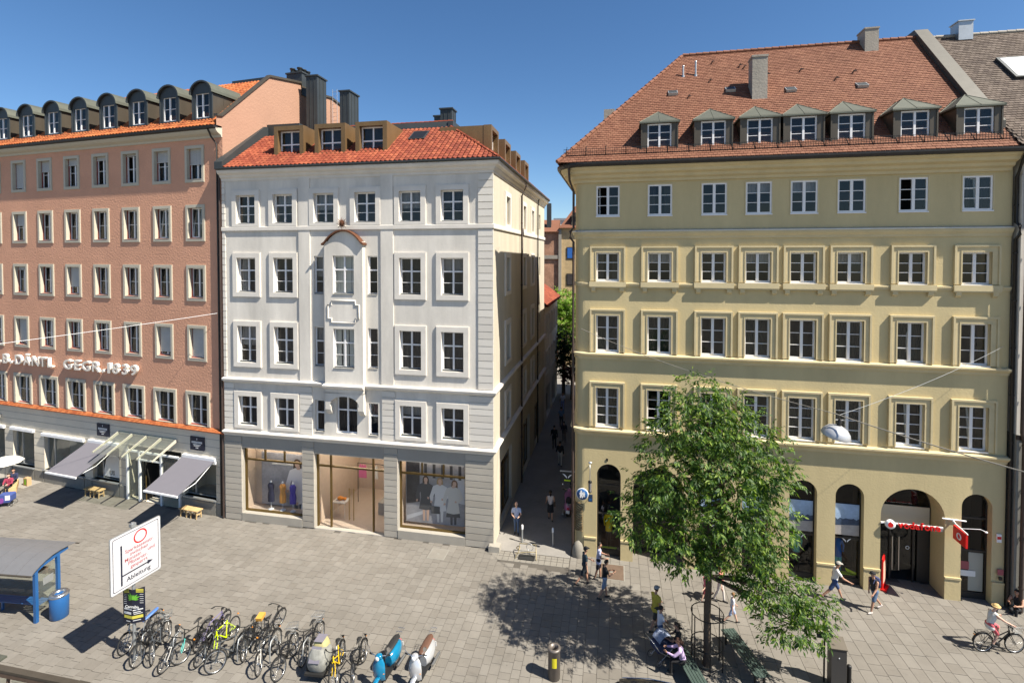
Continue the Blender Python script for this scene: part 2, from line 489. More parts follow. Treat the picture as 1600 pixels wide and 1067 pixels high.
def window(parent, u0, u1, z0, z1, y, cols=2, zs=(.5,), thick=(), B=None, frame='frame_white', cur=None, blind=0.0,
           sur=None, sill=None, glass='pane_glass', ajar=0, tilt=.006, name='window', fw=.065, mull=.09, flat=False):
    w = u1-u0; h = z1-z0
    key = ('frm', round(w, 3), round(h, 3), cols, tuple(zs), tuple(thick), frame, fw, mull)
    fb, panes = frame_mb(w, h, cols, zs, fw, mull, thick=thick)
    me = cached(key, lambda: fb.mesh('window', frame))
    T = (B if B is not None else Matrix()) @ Matrix.Translation((u0, y, z0))
    o = link(name, me, parent, mtx=T)
    main = o
    for (a, c, q, r) in panes:
        if ajar == 1 and a < w*.4: continue
        p = link('pane', pane_mesh(c-a, r-q, glass), parent if flat else o)
        L_ = Matrix.Translation((a, .03, q)) @ Euler((rnd.gauss(0, tilt), 0, rnd.gauss(0, tilt))).to_matrix().to_4x4()
        p.matrix_local = T @ L_ if flat else L_
    if flat: return main
    if ajar:                                  # left casement hinged inwards
        f2, p2 = frame_mb(w/2-.06, h-.12, 1, zs, .05, .05)
        lf = link('casement', cached(key+('aj',), lambda: f2.mesh('casement', frame)), o, loc=(.06, .02, .06))
        lf.rotation_euler = (0, 0, R(75 if ajar == 1 else 0)) if ajar == 1 else (R(-7), 0, 0)
    if cur:
        kind, wd = cur
        if wd == 'half':
            link('curtain', curtain_mesh(w*.3, h, kind), o, loc=(0.03, .16, 0)); link('curtain', curtain_mesh(w*.3, h, kind), o, loc=(w*.68, .16, 0))
        else:
            link('curtain', curtain_mesh(w-.04, h*wd, kind), o, loc=(.02, .16, h*(1-wd)))
    if blind: link('blind', blind_mesh(w-.02, h*blind), o, loc=(.01, -.06, h*(1-blind)))
    if sur:
        bw, prot, mt, st, off = sur[:5]
        bot = sur[5] if len(sur) > 5 else None
        g = sur[6] if len(sur) > 6 else 0.0
        link('surround', surround_mesh(w+2*g, h+2*g, bw, prot, mt, st, bot), o, loc=(-g, off, -g))
    if sill:
        sm, sd, sh = sill
        link('sill', cached(('sill', round(w, 3), sill), lambda: MB().box(0, w, -sd, .0, -sh, .012).mesh('sill', sm)), o, loc=(0, 0, 0))
    return o

def tiles(name, parent, o, du, dv, L, S, tw, th, matn, clip=None, curve=0, lift=.02, rowjit=.004):
    """overlapping roof tiles on a sloped plane, joined: origin o, eave direction du, slope direction dv"""
    o = Vector(o); du = Vector(du).normalized(); dv = Vector(dv).normalized(); n = du.cross(dv)
    if n.z < 0: n = -n
    V = []; F = []
    rows = int(S/th); cols_ = int(L/tw)+1
    for r in range(rows):
        sh = (tw/2 if (r % 2 and not curve) else 0)
        for c in range(-1, cols_+1):
            u = c*tw+sh; v = r*th
            if u < -.001 or u+tw > L+tw*.6: continue
            if clip and not clip(u+tw/2, v+th/2): continue
            j = rnd.uniform(-rowjit, rowjit); g = tw*.03; lf = lift*rnd.uniform(.8, 1.25)
            a = o+du*(u+g)+dv*(v+j)+n*lf; b = o+du*(u+tw-g)+dv*(v+j)+n*lf
            d = o+du*(u+g)+dv*(v+th*1.15)+n*.004; e = o+du*(u+tw-g)+dv*(v+th*1.15)+n*.004
            k = len(V)
            if curve:
                hu = n*(curve*tw)
                m1 = (a*.65+b*.35)+hu; m2 = (d*.65+e*.35)+hu*.9
                lo = n*(lf*1.2)
                V += [a, m1, b-lo*.3, d, m2, e, a-lo, m1-lo-hu*.2, b-lo]
                F += [(k, k+1, k+4, k+3), (k+1, k+2, k+5, k+4), (k+6, k+7, k+1, k), (k+7, k+8, k+2, k+1)]
            else:
                V += [a, b, e, d, a-n*lf, b-n*lf]
                F += [(k, k+1, k+2, k+3), (k+4, k+5, k+1, k)]
    me = bpy.data.meshes.new(name)
    me.from_pydata([tuple(p) for p in V], [], F); me.materials.append(MATS[matn]); me.update()
    return stuff(link(name, me, parent))

def downpipe(parent, pts, r=.055, matn='gutter', name='downpipe'):
    b = MB(); b.tube(pts, r, 8)
    zs = [p[2] for p in pts]
    P0 = max(pts, key=lambda p: p[2]); P1 = min(pts, key=lambda p: p[2])
    z = P1[2]+1.0
    while z < P0[2]-1.5:
        b.lathe([(r*1.25, z), (r*1.25, z+.05)], (P1[0], P1[1], 0), 8); z += 2.0
    return b.obj(name, matn, parent)

# ================================================================== WHITE BUILDING
WB = thing('white_building', 'white stuccoed corner house with bronze box dormers, red tile roof and clothes shop', 'building', (-0.985, 25.753, 0), R(-11.3))
wb = MB()
CW = [-14.16, -11.84, -4.42, -2.12]
rows_w = [(16.80, 18.38), (12.98, 14.90), (9.03, 11.08), (5.48, 7.12)]
def wsur(i): return (.25, .085, 'white_trim', 0, 0.0, .26 if i else .17)
holes = []
for ri, (a, b) in enumerate(rows_w):
    cs = list(CW)
    if ri == 0: cs += [-9.36, -6.94]
    for c in cs: holes.append((c-.6, c+.6, a, b, .24))
for (a, b) in [(12.95, 15.0), (9.0, 11.15), (5.4, 7.13)]:
    holes += [(-10.0, -9.45, a, b, .2), (-6.83, -6.28, a, b, .2)]
holes.append((-8.72, -7.50, 5.4, 7.5, .2))
SH = [(-14.6, -10.82), (-10.07, -5.97), (-5.17, -1.46)]
for i, (a, b) in enumerate(SH): holes.append((a, b, 0.46 if i != 1 else 0.03, 4.15, .32, 2))
wall(wb, -15.70, 0, 0, 19.6, holes, 0, .24, 0, 1)
# side wall along the alley
Bs = Matrix(((0, -1, 0, 0), (1, 0, 0, 0), (0, 0, 1, 0), (0, 0, 0, 1)))
wb.T = Bs
side_c = [3.7, 9.2, 12.8, 16.7]
sh2 = []
for ri, (a, b) in enumerate(rows_w):
    for k, c in enumerate(side_c):
        if k == 3: sh2.append((c-.4, c+.4, a+.4, b, .2))
        else: sh2.append((c-.55, c+.55, a, b, .22))
sh2 += [(1.9, 4.9, .35, 3.7, .3), (9.0, 11.6, .1, 3.5, .3), (14.0, 16.5, .1, 3.3, .3)]
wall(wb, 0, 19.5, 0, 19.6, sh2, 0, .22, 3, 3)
wb.T = None
wb.add([(-15.7, 19.5, 0), (0, 19.5, 0), (0, 19.5, 19.6), (-15.7, 19.5, 19.6)], [(0, 1, 2, 3)])
wb.add([(-15.7, 0, 0), (-15.7, 0, 19.6), (-15.7, 19.5, 19.6), (-15.7, 19.5, 0)], [(0, 1, 2, 3)])
wb.obj('wall', ['white_plaster', 'white_trim', 'shop_stone', 'cream_plaster_dimmed'], WB)
# flat pilasters, bands and cornice
tr = MB()
for a, b in [(-10.88, -10.2), (-6.06, -5.36)]:
    tr.box(a, b, -.06, .002, 8.12, 16.38); tr.box(a, b, -.06, .002, 16.62, 19.3)
tr.obj('pilaster', 'white_plaster', WB)
def wband(nm, prof, m='white_trim'):
    b = MB(); e = max(o for o, z in prof)
    # mitred round the corner: front run then side run
    n = len(prof)
    f0 = [(-15.7, -o, z) for o, z in prof]; f1 = [(o, -o, z) for o, z in prof]; f2 = [(o, 19.5, z) for o, z in prof]
    vs = f0+f1+f2; fs = []
    for i in range(n):
        j = (i+1) % n
        fs += [(i, j, n+j, n+i), (n+i, n+j, 2*n+j, 2*n+i)]
    fs += [tuple(range(n)), tuple(range(2*n, 3*n))]
    b.add(vs, fs); return b.obj(nm, m, WB)
wband('string_course', [(0, 16.38), (.07, 16.38), (.09, 16.42), (.09, 16.6), (.07, 16.62), (0, 16.62)])
wband('string_course', [(0, 7.86), (.06, 7.86), (.1, 7.93), (.2, 7.98), (.22, 8.08), (.2, 8.12), (0, 8.15)])
wband('string_course', [(0, 4.85), (.08, 4.85), (.1, 4.92), (.2, 5.0), (.24, 5.08), (.22, 5.13), (0, 5.17)])
wband('cornice', [(0, 19.2), (.05, 19.2), (.07, 19.32), (.16, 19.4), (.2, 19.5), (.34, 19.58), (.4, 19.68), (.4, 19.76), (0, 19.8)])
wband('gutter', [(.3, 19.77), (.48, 19.77), (.52, 19.82), (.52, 19.88), (.44, 19.9), (.3, 19.88)], 'zinc_dark')
# stone courses: every block its own piece
def blocks(x0, x1, z0, z1, n, prot, matn, side=None, nm='stone_block'):
    hh = (z1-z0)/n
    me = cached(('blk', round(x1-x0, 3), round(hh, 4), prot, matn), lambda: MB().box(0, x1-x0, -prot, .01, .019, hh-.019, 0, ('+y',)).mesh(nm, matn))
    for i in range(n):
        o = link(nm, me, WB, mtx=(side if side is not None else Matrix()) @ Matrix.Translation((x0, 0, z0+i*hh)))
for a, b in [(-15.68, -14.62), (-10.80, -10.09), (-5.95, -5.19), (-1.44, .05)]: blocks(a, b, .02, 4.82, 14, .05, 'stone_pieces')
for a, b in [(-15.68, -15.06), (-10.9, -10.16), (-6.04, -5.3), (-1.22, .05)]: blocks(a, b, 5.18, 7.84, 8, .05, 'quoin_pieces')
blocks(-.74, .05, 8.16, 16.36, 22, .05, 'quoin_pieces'); blocks(-.74, .05, 16.64, 19.18, 7, .05, 'quoin_pieces')
blocks(-15.68, -15.5, 8.16, 16.36, 22, .05, 'quoin_pieces'); blocks(-15.68, -15.5, 16.64, 19.18, 7, .05, 'quoin_pieces')
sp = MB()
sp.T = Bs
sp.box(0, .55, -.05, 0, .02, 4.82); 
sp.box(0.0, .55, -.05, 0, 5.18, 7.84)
sp.obj('corner_pier', 'cream_plaster_dimmed', WB)
ln = MB()
for a, b in SH: ln.box(a+.002, b-.002, -.02, .3, 4.16, 4.83)
ln.obj('lintel', 'shop_lintel', WB)
for i in (0, 2): MB().box(SH[i][0]+.003, SH[i][1]-.003, -.07, .31, .0, .45).obj('plinth', 'shop_stone', WB)
# windows
cur_opts = [('curtain', .35), ('curtain', .55), None, ('curtain_dark', 1), ('curtain_dark', 'half'), None, ('curtain', 'half'), ('curtain_dark', .55), None]
zw = (.31, .64)
for ri, (a, b) in enumerate(rows_w):
    cs = list(CW) + ([-9.36, -6.94] if ri == 0 else [])
    for c in sorted(cs):
        window(WB, c-.6, c+.6, a, b, .17, 2, zw if ri != 3 else (.6,), (1,) if ri != 3 else (0,), cur=rnd.choice(cur_opts), sur=(.26, .085, 'white_trim', 2, -.17, .25 if ri not in (0, 3) else .16, 0))
        MB().add([(c-.6, -.03, a-.03), (c+.6, -.03, a-.03), (c+.6, .18, a+.06), (c-.6, .18, a+.06)], [(0, 1, 2, 3)]).obj('sill', 'zinc_dark', WB)
for (a, b) in [(12.95, 15.0), (9.0, 11.15), (5.4, 7.13)]:
    for x in (-10.0, -6.83):
        window(WB, x, x+.55, a, b, .14, 1, zw if a > 6 else (.6,), (1,) if a > 6 else (0,), cur=rnd.choice(cur_opts))
        MB().add([(x, -.03, a-.03), (x+.55, -.03, a-.03), (x+.55, .15, a+.04), (x, .15, a+.04)], [(0, 1, 2, 3)]).obj('sill', 'zinc_dark', WB)
window(WB, -8.72, -7.50, 5.4, 7.5, .14, 2, (.6,), (0,), cur=('curtain_dark', 'half'))
for ri, (a, b) in enumerate(rows_w):
    for k, c in enumerate(side_c):
        if k == 3: window(WB, c-.4, c+.4, a+.4, b, .14, 1, (.6,), (0,), B=Bs)
        else: window(WB, c-.55, c+.55, a, b, .15, 2, zw, (1,), B=Bs, cur=rnd.choice(cur_opts), sur=(.25, .08, 'white_trim', 2, -.15, .2, 0))
for a, b, c, d in [(1.9, 4.9, .35, 3.7), (9.0, 11.6, .1, 3.5), (14.0, 16.5, .1, 3.3)]:
    window(WB, a, b, c, d, .18, 2, (.8,), (0,), B=Bs, frame='bronze', name='shop_window', glass='shop_glass')
# central bay
bay = MB(); b0, b1, bo = -9.2, -6.98, .30
bh = [(-8.70, -7.48, 12.98, 15.02, .22), (-8.70, -7.48, 9.02, 11.12, .22)]
bay.T = Matrix.Translation((0, -bo, 0))
wall(bay, b0, b1, 7.62, 15.75, bh, 0, .22, 0, 0)
bay.T = None
for x in (b0, b1): bay.add([(x, -bo, 7.62), (x, 0, 7.62), (x, 0, 15.75), (x, -bo, 15.75)], [(0, 1, 2, 3)])
pts = [(b0, 15.75)] + [(b0+.22+(b1-b0-.44)*i/12, 15.78+.52*math.sin(math.pi*i/12)**.8) for i in range(13)] + [(b1, 15.75)]
bay.prism([(x, -bo, z) for x, z in pts], (0, bo, 0))
bay.add([(b0, -bo, 7.62), (b1, -bo, 7.62), (b1, 0, 7.62), (b0, 0, 7.62)], [(0, 1, 2, 3)])
# arched apron and consoles
ap = [(b0, 7.7), (b0, 6.95), (b0+.28, 6.95)] + [(-8.09+.85*math.cos(math.pi*(1-i/14)), 7.0+.48*math.sin(math.pi*(1-i/14))) for i in range(15)] + [(b1-.28, 6.95), (b1, 6.95), (b1, 7.7)]
bay.prism([(x, -bo, z) for x, z in ap], (0, bo, 0))
for x in (b0, b1-.32):
    bay.prism([(x, -.30, 6.95), (x, -.30, 6.75), (x, -.18, 6.55), (x, 0, 6.42), (x, 0, 6.95)], (.32, 0, 0))
bay.obj('bay', 'white_plaster', WB)
bm = MB()
bm.prism([(b0-.07, -o, z) for o, z in [(bo-.02, 7.86), (bo+.06, 7.9), (bo+.2, 7.98), (bo+.22, 8.08), (bo-.02, 8.14)]], (b1-b0+.14, 0, 0)); bm.obj('bay_moulding', 'white_trim', WB)
oc = [(-8.78, 11.45), (-7.40, 11.45), (-7.40, 11.67), (-7.18, 11.67), (-7.18, 12.40), (-7.40, 12.40), (-7.40, 12.62), (-8.78, 12.62), (-8.78, 12.40), (-9.0, 12.40), (-9.0, 11.67), (-8.78, 11.67)]
bm = MB(); bm.tube([(x_, -bo-.01, z_) for x_, z_ in oc], .04, 4, closed=True); bm.obj('panel_moulding', 'white_trim', WB)
for (a, b, c, d, e) in bh:
    window(WB, a, b, c, d, -bo+.16, 2, zw, (1,), cur=rnd.choice(cur_opts))
    MB().add([(a, -bo-.04, c-.03), (b, -bo-.04, c-.03), (b, -bo+.16, c+.05), (a, -bo+.16, c+.05)], [(0, 1, 2, 3)]).obj('sill', 'zinc_dark', WB)
cr = MB(); crp = []
for i in range(17):
    t = i/16; x = b0-.1+(b1-b0+.2)*t
    z = 15.78+.62*max(0, math.sin(math.pi*(t-.08)/.84))**.75 if .08 < t < .92 else 15.78-.12*(abs(t-.5)-.42)/.08
    crp.append((x, z))
cr.prism([(x, -bo-.14, z) for x, z in crp] + [(x, -bo-.14, z-.09) for x, z in reversed(crp)], (0, bo+.14, 0))
cr.obj('bay_roof', 'rust', WB)
sn = MB(); cx, cz = -8.09, 16.72
sn.ball((cx, -bo-.1, cz), (.12, .05, .12), 12, 8)
for k in range(16):
    a = 2*math.pi*k/16; r = .34 if k % 2 == 0 else .26
    sn.tube([(cx+.08*math.cos(a), -bo-.1, cz+.08*math.sin(a)), (cx+r*math.cos(a), -bo-.1, cz+r*math.sin(a))], [.04, .006], 5)
sn.cyl((cx, -bo-.1, cz-.3), (cx, -bo-.1, cz), .015)
sn.obj('sun_ornament', 'rust', WB)
# interior shell: floors and back wall
it = MB()
it.add([(-15.6, 1.6, 4.9), (-.1, 1.6, 4.9), (-.1, 1.6, 19.5), (-15.6, 1.6, 19.5)], [(0, 1, 2, 3)])
it.add([(-1.6, .1, 4.9), (-1.6, 19.4, 4.9), (-1.6, 19.4, 19.5), (-1.6, .1, 19.5)], [(0, 1, 2, 3)])
for z in (4.86, 8.0, 11.9, 15.8, 19.55): it.add([(-15.6, .05, z), (-.05, .05, z), (-.05, 19.4, z), (-15.6, 19.4, z)], [(0, 1, 2, 3)])
it.obj('interior', 'interior_lilac', WB)
# roof
ez = 19.86; rt = 22.45
def hipz(o): return ez+(rt-ez)*(.42-o)/3.7
rf = MB()
A = (-15.3, -.42, ez); Bp = (.42, -.42, ez); C = (-3.28, 3.28, rt); D = (-15.3, 3.28, rt); E1 = (.42, 19.9, ez); F1 = (-3.28, 16.2, rt)
rf.add([A, Bp, C, D, E1, F1], [(0, 1, 2, 3), (1, 4, 5, 2)])
G1 = (-15.3, 16.2, rt)
rf.add([D, C, F1, G1], [(0, 1, 2, 3)])
rf.add([E1, (-15.3, 19.9, ez), G1, F1], [(0, 1, 2, 3)])
ro = rf.obj('roof', 'zinc_dark', WB)
SL = math.hypot(3.7, rt-ez)
tiles('roof_tiles', ro, (-15.3, -.42, ez+.03), (1, 0, 0), (0, 3.7, rt-ez), 15.72, SL, .26, .29, 'tile_red',
      lambda u, v: u < 15.72 - v*3.7/SL, curve=.22, lift=.03)
tiles('roof_tiles', ro, (.42, -.42, ez+.03), (0, 1, 0), (-3.7, 0, rt-ez), 20.3, SL, .26, .29, 'tile_red',
      lambda u, v: v*3.7/SL < u < 20.3 - v*3.7/SL, curve=.22, lift=.03)
hp = MB(); hv = Vector(C)-Vector(Bp)
for k in range(17):
    t0 = k/17; t1 = (k+1.12)/17
    p0 = Vector(Bp)+hv*t0; p1 = Vector(Bp)+hv*min(t1, 1)
    hp.tube([p0+Vector((0, 0, .05)), p1+Vector((0, 0, .03))], [.1, .085], 7)
hp.obj('hip_tiles', 'tile_red', ro)
fs = MB()
fs.prism([(-11.2, 3.2, rt), (-3.2, 3.2, rt), (-3.3, 3.3, rt+.34), (-11.2, 3.3, rt+.34)], (0, .3, 0)); fs.box(-3.4, -3.1, 3.2, 16, rt, rt+.34)
fs.obj('parapet', 'zinc_dark', ro)
rg = MB()
for k in range(27): rg.tube([(-11+.29*k, 3.4, rt+.37), (-11+.29*k+.31, 3.4, rt+.36)], [.075, .065], 6)
rg.obj('ridge_tiles', 'tile_red', ro)
# left verge flashing
vg = MB()
vg.prism([(-15.75, -.5, ez-.05), (-15.75, -.5, ez+.35), (-15.75, 3.1, rt+.55), (-15.75, 4.4, rt+.75), (-15.75, 4.4, rt-.5), (-15.75, 2, 19.9)], (.5, 0, 0))
vg.box(-15.7, -13.1, 3.4, 4.0, rt-.1, rt+.75)
vg.obj('verge', 'zinc_dark', ro)
def box_dormer(T, w=1.85, h=1.72, bar=.24, dep=3.0):
    b = MB()
    b.T = T
    b.box(0, bar, 0, .45, bar*.6, h-bar); b.box(w-bar, w, 0, .45, bar*.6, h-bar); b.box(0, w, 0, .45, h-bar, h); b.box(0, w, 0, .45, 0, bar*.6)
    b.box(.02, bar-.03, .45, dep, 0, h-.02); b.box(w-bar+.03, w-.02, .45, dep, 0, h-.02); b.box(bar-.03, w-bar+.03, .45, dep, h-bar+.03, h-.02)
    d = b.obj('dormer', 'copper_box', WB)
    fb, pn = frame_mb(w-2*bar, h-1.6*bar, 2, (.42,), .07, .08, thick=(0,))
    f = link('window_frame', cached(('bd', w, h), lambda: fb.mesh('window_frame', 'frame_white')), d, mtx=T @ Matrix.Translation((bar, .3, bar*.6)))
    for (a, c, q, r) in pn:
        link('pane', pane_mesh(c-a, r-q), d, mtx=T @ Matrix.Translation((bar+a, .33, bar*.6+q)))
    k = MB(); k.T = T; k.add([(bar, .7, .1), (w-bar, .7, .1), (w-bar, .7, h-.1), (bar, .7, h-.1)], [(0, 1, 2, 3)])
    k.obj('blind', 'curtain_dark', d)
for u in (-12.86, -10.32, -7.86): box_dormer(Matrix.Translation((u, .68, 20.58)))
for s in (2.6, 6.2, 9.8, 13.4): box_dormer(Matrix.Translation((-.68, s, 20.58)) @ Bs.to_3x3().to_4x4())
sk = MB(); vz = (rt-ez)/3.7
sk.T = Matrix.Translation((-5.25, 1.75, ez+(2.17)*vz+.09)) @ Euler((math.atan(vz), 0, 0)).to_matrix().to_4x4()
sk.box(0, .95, 0, 1.1, -.05, .05); sk.box(.08, .87, .08, 1.02, .05, .06, 1)
sk.obj('skylight', ['zinc_dark', 'black_metal'], ro)
# metal clad chimneys
def clad(parent, x0, x1, y0, y1, z0, z1, name='chimney', seams=True, cap=True):
    b = MB(); b.box(x0, x1, y0, y1, z0, z1)
    if seams:
        x = x0+.28
        while x < x1-.1: b.box(x-.012, x+.012, y0-.025, y0, z0, z1-.05); x += .3
        y = y0+.3
        while y < y1-.1: b.box(x1, x1+.025, y-.012, y+.012, z0, z1-.05); y += .42
    if cap: b.box(x0-.07, x1+.07, y0-.07, y1+.07, z1, z1+.09)
    return b.obj(name, 'zinc_dark', parent)
clad(WB, -14.35, -13.53, 6.1, 7.2, 21.5, 27.05); clad(WB, -11.83, -11.14, 6.0, 7.25, 21.5, 25.85)
clad(WB, -5.55, -4.72, 8, 8.9, 22, 24.9); clad(WB, -6.0, -5.57, 8.05, 8.7, 22, 24.45)
downpipe(WB, [(.46, 7.6, 19.75), (.42, 7.6, 19.5), (.14, 7.6, 18.9), (.14, 7.6, .1)], .06, 'pipe_brown')
downpipe(WB, [(.2, 14.9, 19.5), (.12, 14.9, 18.9), (.12, 14.9, .1)], .05, 'gutter')
# step stone at the corner
st = MB(); st.box(-.15, .42, -.33, .12, 0, .3); st.obj('corner_stone', 'shop_stone', WB)
# --- shop fronts
m_, nt_, p_, N_, L_ = new_mat('lamp_warm')
p_.inputs['Emission Color'].default_value = (1, .92, .80, 1); p_.inputs['Emission Strength'].default_value = 6.5
for i, (a, b) in enumerate(SH):
    ins = MB(); z0 = .46 if i != 1 else .03
    dp = 1.1 if i != 1 else 5.0
    ins.add([(a, .3, z0), (b, .3, z0), (b, dp, z0), (a, dp, z0)], [(0, 1, 2, 3)], 1)
    ins.add([(a, dp, z0), (b, dp, z0), (b, dp, 4.15), (a, dp, 4.15)], [(0, 1, 2, 3)], 0)
    ins.add([(a, .33, z0), (a, dp, z0), (a, dp, 4.15), (a, .33, 4.15)], [(0, 1, 2, 3)], 0)
    ins.add([(b, .33, z0), (b, dp, z0), (b, dp, 4.15), (b, .33, 4.15)], [(0, 1, 2, 3)], 0)
    ins.add([(a, .33, 4.15), (b, .33, 4.15), (b, dp, 4.15), (a, dp, 4.15)], [(0, 1, 2, 3)], 0)
    ins.obj('shop_interior', ['interior_warm', 'interior_floor'], WB)
    for k in range(2 if i != 1 else 5):
        cl_ = MB(); y_ = .5+(.3*k if i != 1 else .85*k); cl_.box(a+.3, b-.3, y_, y_+.12, 4.08, 4.12); cl_.obj('ceiling_light', 'lamp_warm', WB)
    w = b-a; h = 4.15-z0; fz = 3.42-z0
    fr = MB(); t = .09
    fr.box(0, t, -.06, .06, 0, h); fr.box(w-t, w, -.06, .06, 0, h); fr.box(t, w-t, -.06, .06, h-t, h); fr.box(t, w-t, -.05, .05, fz-.045, fz+.045)
    pn = []
    if i != 1:
        fr.box(t, w-t, -.06, .06, 0, t)
        xs = [t, t+(w-2*t)*.33, t+(w-2*t)*.67, w-t]
        for x in xs[1:-1]: fr.box(x-.04, x+.04, -.05, .05, fz+.045, h-t)
        pn = [(t, w-t, t, fz-.045)] + [(xs[k]+(.04 if k else 0), xs[k+1]-(.04 if k < 2 else 0), fz+.045, h-t) for k in range(3)]
    else:
        xs = [t, .84, w-.74, w-t]
        for x in xs[1:-1]: fr.box(x-.045, x+.045, -.05, .05, 0, h-t)
        pn = [(xs[k]+(.045 if k else 0), xs[k+1]-(.045 if k < 2 else 0), fz+.045, h-t) for k in range(3)]
        pn += [(xs[0], xs[1]-.045, .02, fz-.045), (xs[2]+.045, xs[3], .02, fz-.045)]
        mid = (xs[1]+xs[2])/2
        pn += [(xs[1]+.045, mid-.01, .02, fz-.045), (mid+.01, xs[2]-.045, .02, fz-.045)]
        for x in (mid-.13, mid+.13): fr.tube([(x, -.1, .55), (x, -.1, 2.3)], .028, 8); fr.cyl((x, -.1, .6), (x, 0, .6), .015); fr.cyl((x, -.1, 2.2), (x, 0, 2.2), .015)
    f = fr.obj('shop_window' if i != 1 else 'shop_door', 'bronze', WB, (a, .27, z0))
    for (x0, x1, c, d) in pn: link('pane', pane_mesh(x1-x0, d-c, 'shop_glass'), f, loc=(x0, 0, c))
def fig(parent, x, z, h, coat, hair, skin, y, skirt=None, turn=0, legs='skin_p'):
    """printed standing figure, drawn flat on the poster"""
    b = MB(); s = h
    def P(pts, m, dy=0): b.poly([(x+px*s, y-dy, z+pz*s) for px, pz in pts], m)
    P([(-.065, 0), (-.02, 0), (-.015, .34), (-.08, .34)], 3, .001); P([(.02, .01), (.065, .01), (.085, .34), (.01, .34)], 3, .001)
    if skirt is not None: P([(-.17, .16), (.16, .18), (.1, .5), (-.1, .5)], 4, .002)
    P([(-.16, .26), (.0, .24), (.15, .27), (.11, .52), (.12, .62), (.16, .8), (.06, .845), (-.06, .845), (-.16, .8), (-.12, .62), (-.11, .52)], 0, .003)
    P([(-.16, .8), (-.24, .56), (-.22, .46), (-.17, .46), (-.15, .58), (-.1, .7)], 0, .004); P([(.16, .8), (.23, .6), (.12, .5), (.06, .53), (.14, .6), (.1, .74)], 0, .004)
    P([(.03, .5), (.07, .49), (.08, .53), (.04, .545)], 2, .006); P([(-.23, .42), (-.19, .42), (-.18, .47), (-.22, .47)], 2, .006)
    P([(-.03, .82), (.03, .82), (.03, .88), (-.03, .88)], 2, .005)
    P([(-.075+turn, .76), (-.03+turn, .80), (.035+turn, .80), (.07+turn, .77), (.07+turn, .93), (.045+turn, .985), (0+turn, 1.0), (-.045+turn, .985), (-.072+turn, .93)], 1, .0025)
    P([(-.02+turn, .855), (.02+turn, .855), (.042+turn, .89), (.042+turn, .935), (.02+turn, .965), (-.02+turn, .965), (-.042+turn, .935), (-.042+turn, .89)], 2, .0065)
    return b
mat('skin_p', (0.55, 0.36, 0.27), .6); mat('coat_dark', (0.075, 0.075, 0.08), .6); mat('coat_white', (0.62, 0.60, 0.58), .6); mat('coat_cream', (0.55, 0.52, 0.47), .6)
mat('hair_brown', (0.06, 0.035, 0.022), .6); mat('hair_blond', (0.38, 0.25, 0.12), .6); mat('hair_mid', (0.16, 0.08, 0.04), .6); mat('poster_grey', (0.30, 0.29, 0.30), .6, var=.3, vscale=.8)
mat('poster_dark', (0.05, 0.047, 0.05), .6, var=.4, vscale=1.5); mat('poster_light', (0.5, 0.5, 0.52), .6, var=.1); mat('shirt_white', (0.7, 0.66, 0.64), .6)
# right window poster: three women in coats
po = MB(); yb = .62
po.box(-5.0, -1.55, yb, yb+.03, .62, 3.95, 0)
po.poly([(-4.95, yb-.003, 1.6), (-4.2, yb-.003, 1.75), (-4.2, yb-.003, 3.9), (-4.95, yb-.003, 3.9)], 1)
po.poly([(-2.2, yb-.003, 1.9), (-1.6, yb-.003, 1.8), (-1.6, yb-.003, 3.3), (-2.2, yb-.003, 3.3)], 2)
po.poly([(-4.95, yb-.004, .7), (-3.9, yb-.004, 1.15), (-4.0, yb-.004, 1.28), (-4.95, yb-.004, .95)], 2)
for k in range(7): po.poly([(-4.9+.48*k, yb-.004, 3.1), (-4.74+.48*k, yb-.004, 3.1), (-4.74+.48*k, yb-.004, 3.85), (-4.9+.48*k, yb-.004, 3.85)], 1)
pw = po.obj('poster', ['poster_grey', 'poster_dark', 'poster_light'], WB)
fig(0, -3.85, .74, 2.45, 0, 0, 0, yb-.006).obj('printed_figure', ['coat_dark', 'hair_brown', 'skin_p', 'skin_p', 'coat_dark'], pw)
fig(0, -3.05, .74, 2.42, 0, 0, 0, yb-.016).obj('printed_figure', ['coat_white', 'hair_blond', 'skin_p', 'coat_white', 'coat_white'], pw)
fig(0, -2.3, .68, 2.42, 0, 0, 0, yb-.026, skirt=1, turn=.03).obj('printed_figure', ['coat_cream', 'hair_mid', 'skin_p', 'coat_dark', 'coat_dark'], pw)
MB().box(-3.55, -3.05, yb-.036, yb-.03, 1.2, 1.6).obj('printed_bag', 'coat_dark', pw)
# left window poster with one woman and a second head
po = MB()
po.box(-14.1, -10.9, .95, .98, .55, 3.6, 0); po.box(-13.4, -11.6, .93, .95, 2.92, 3.0, 1)
pl = po.obj('poster', ['poster_grey', 'coat_cream'], WB)
fig(0, -11.7, -.1, 3.45, 0, 0, 0, .93, turn=-.02).obj('printed_figure', ['shirt_white', 'hair_brown', 'skin_p', 'coat_dark', 'coat_dark'], pl)
fig(0, -11.08, -.75, 3.4, 0, 0, 0, .92).obj('printed_figure', ['shirt_white', 'hair_brown', 'skin_p', 'coat_dark', 'coat_dark'], pl)
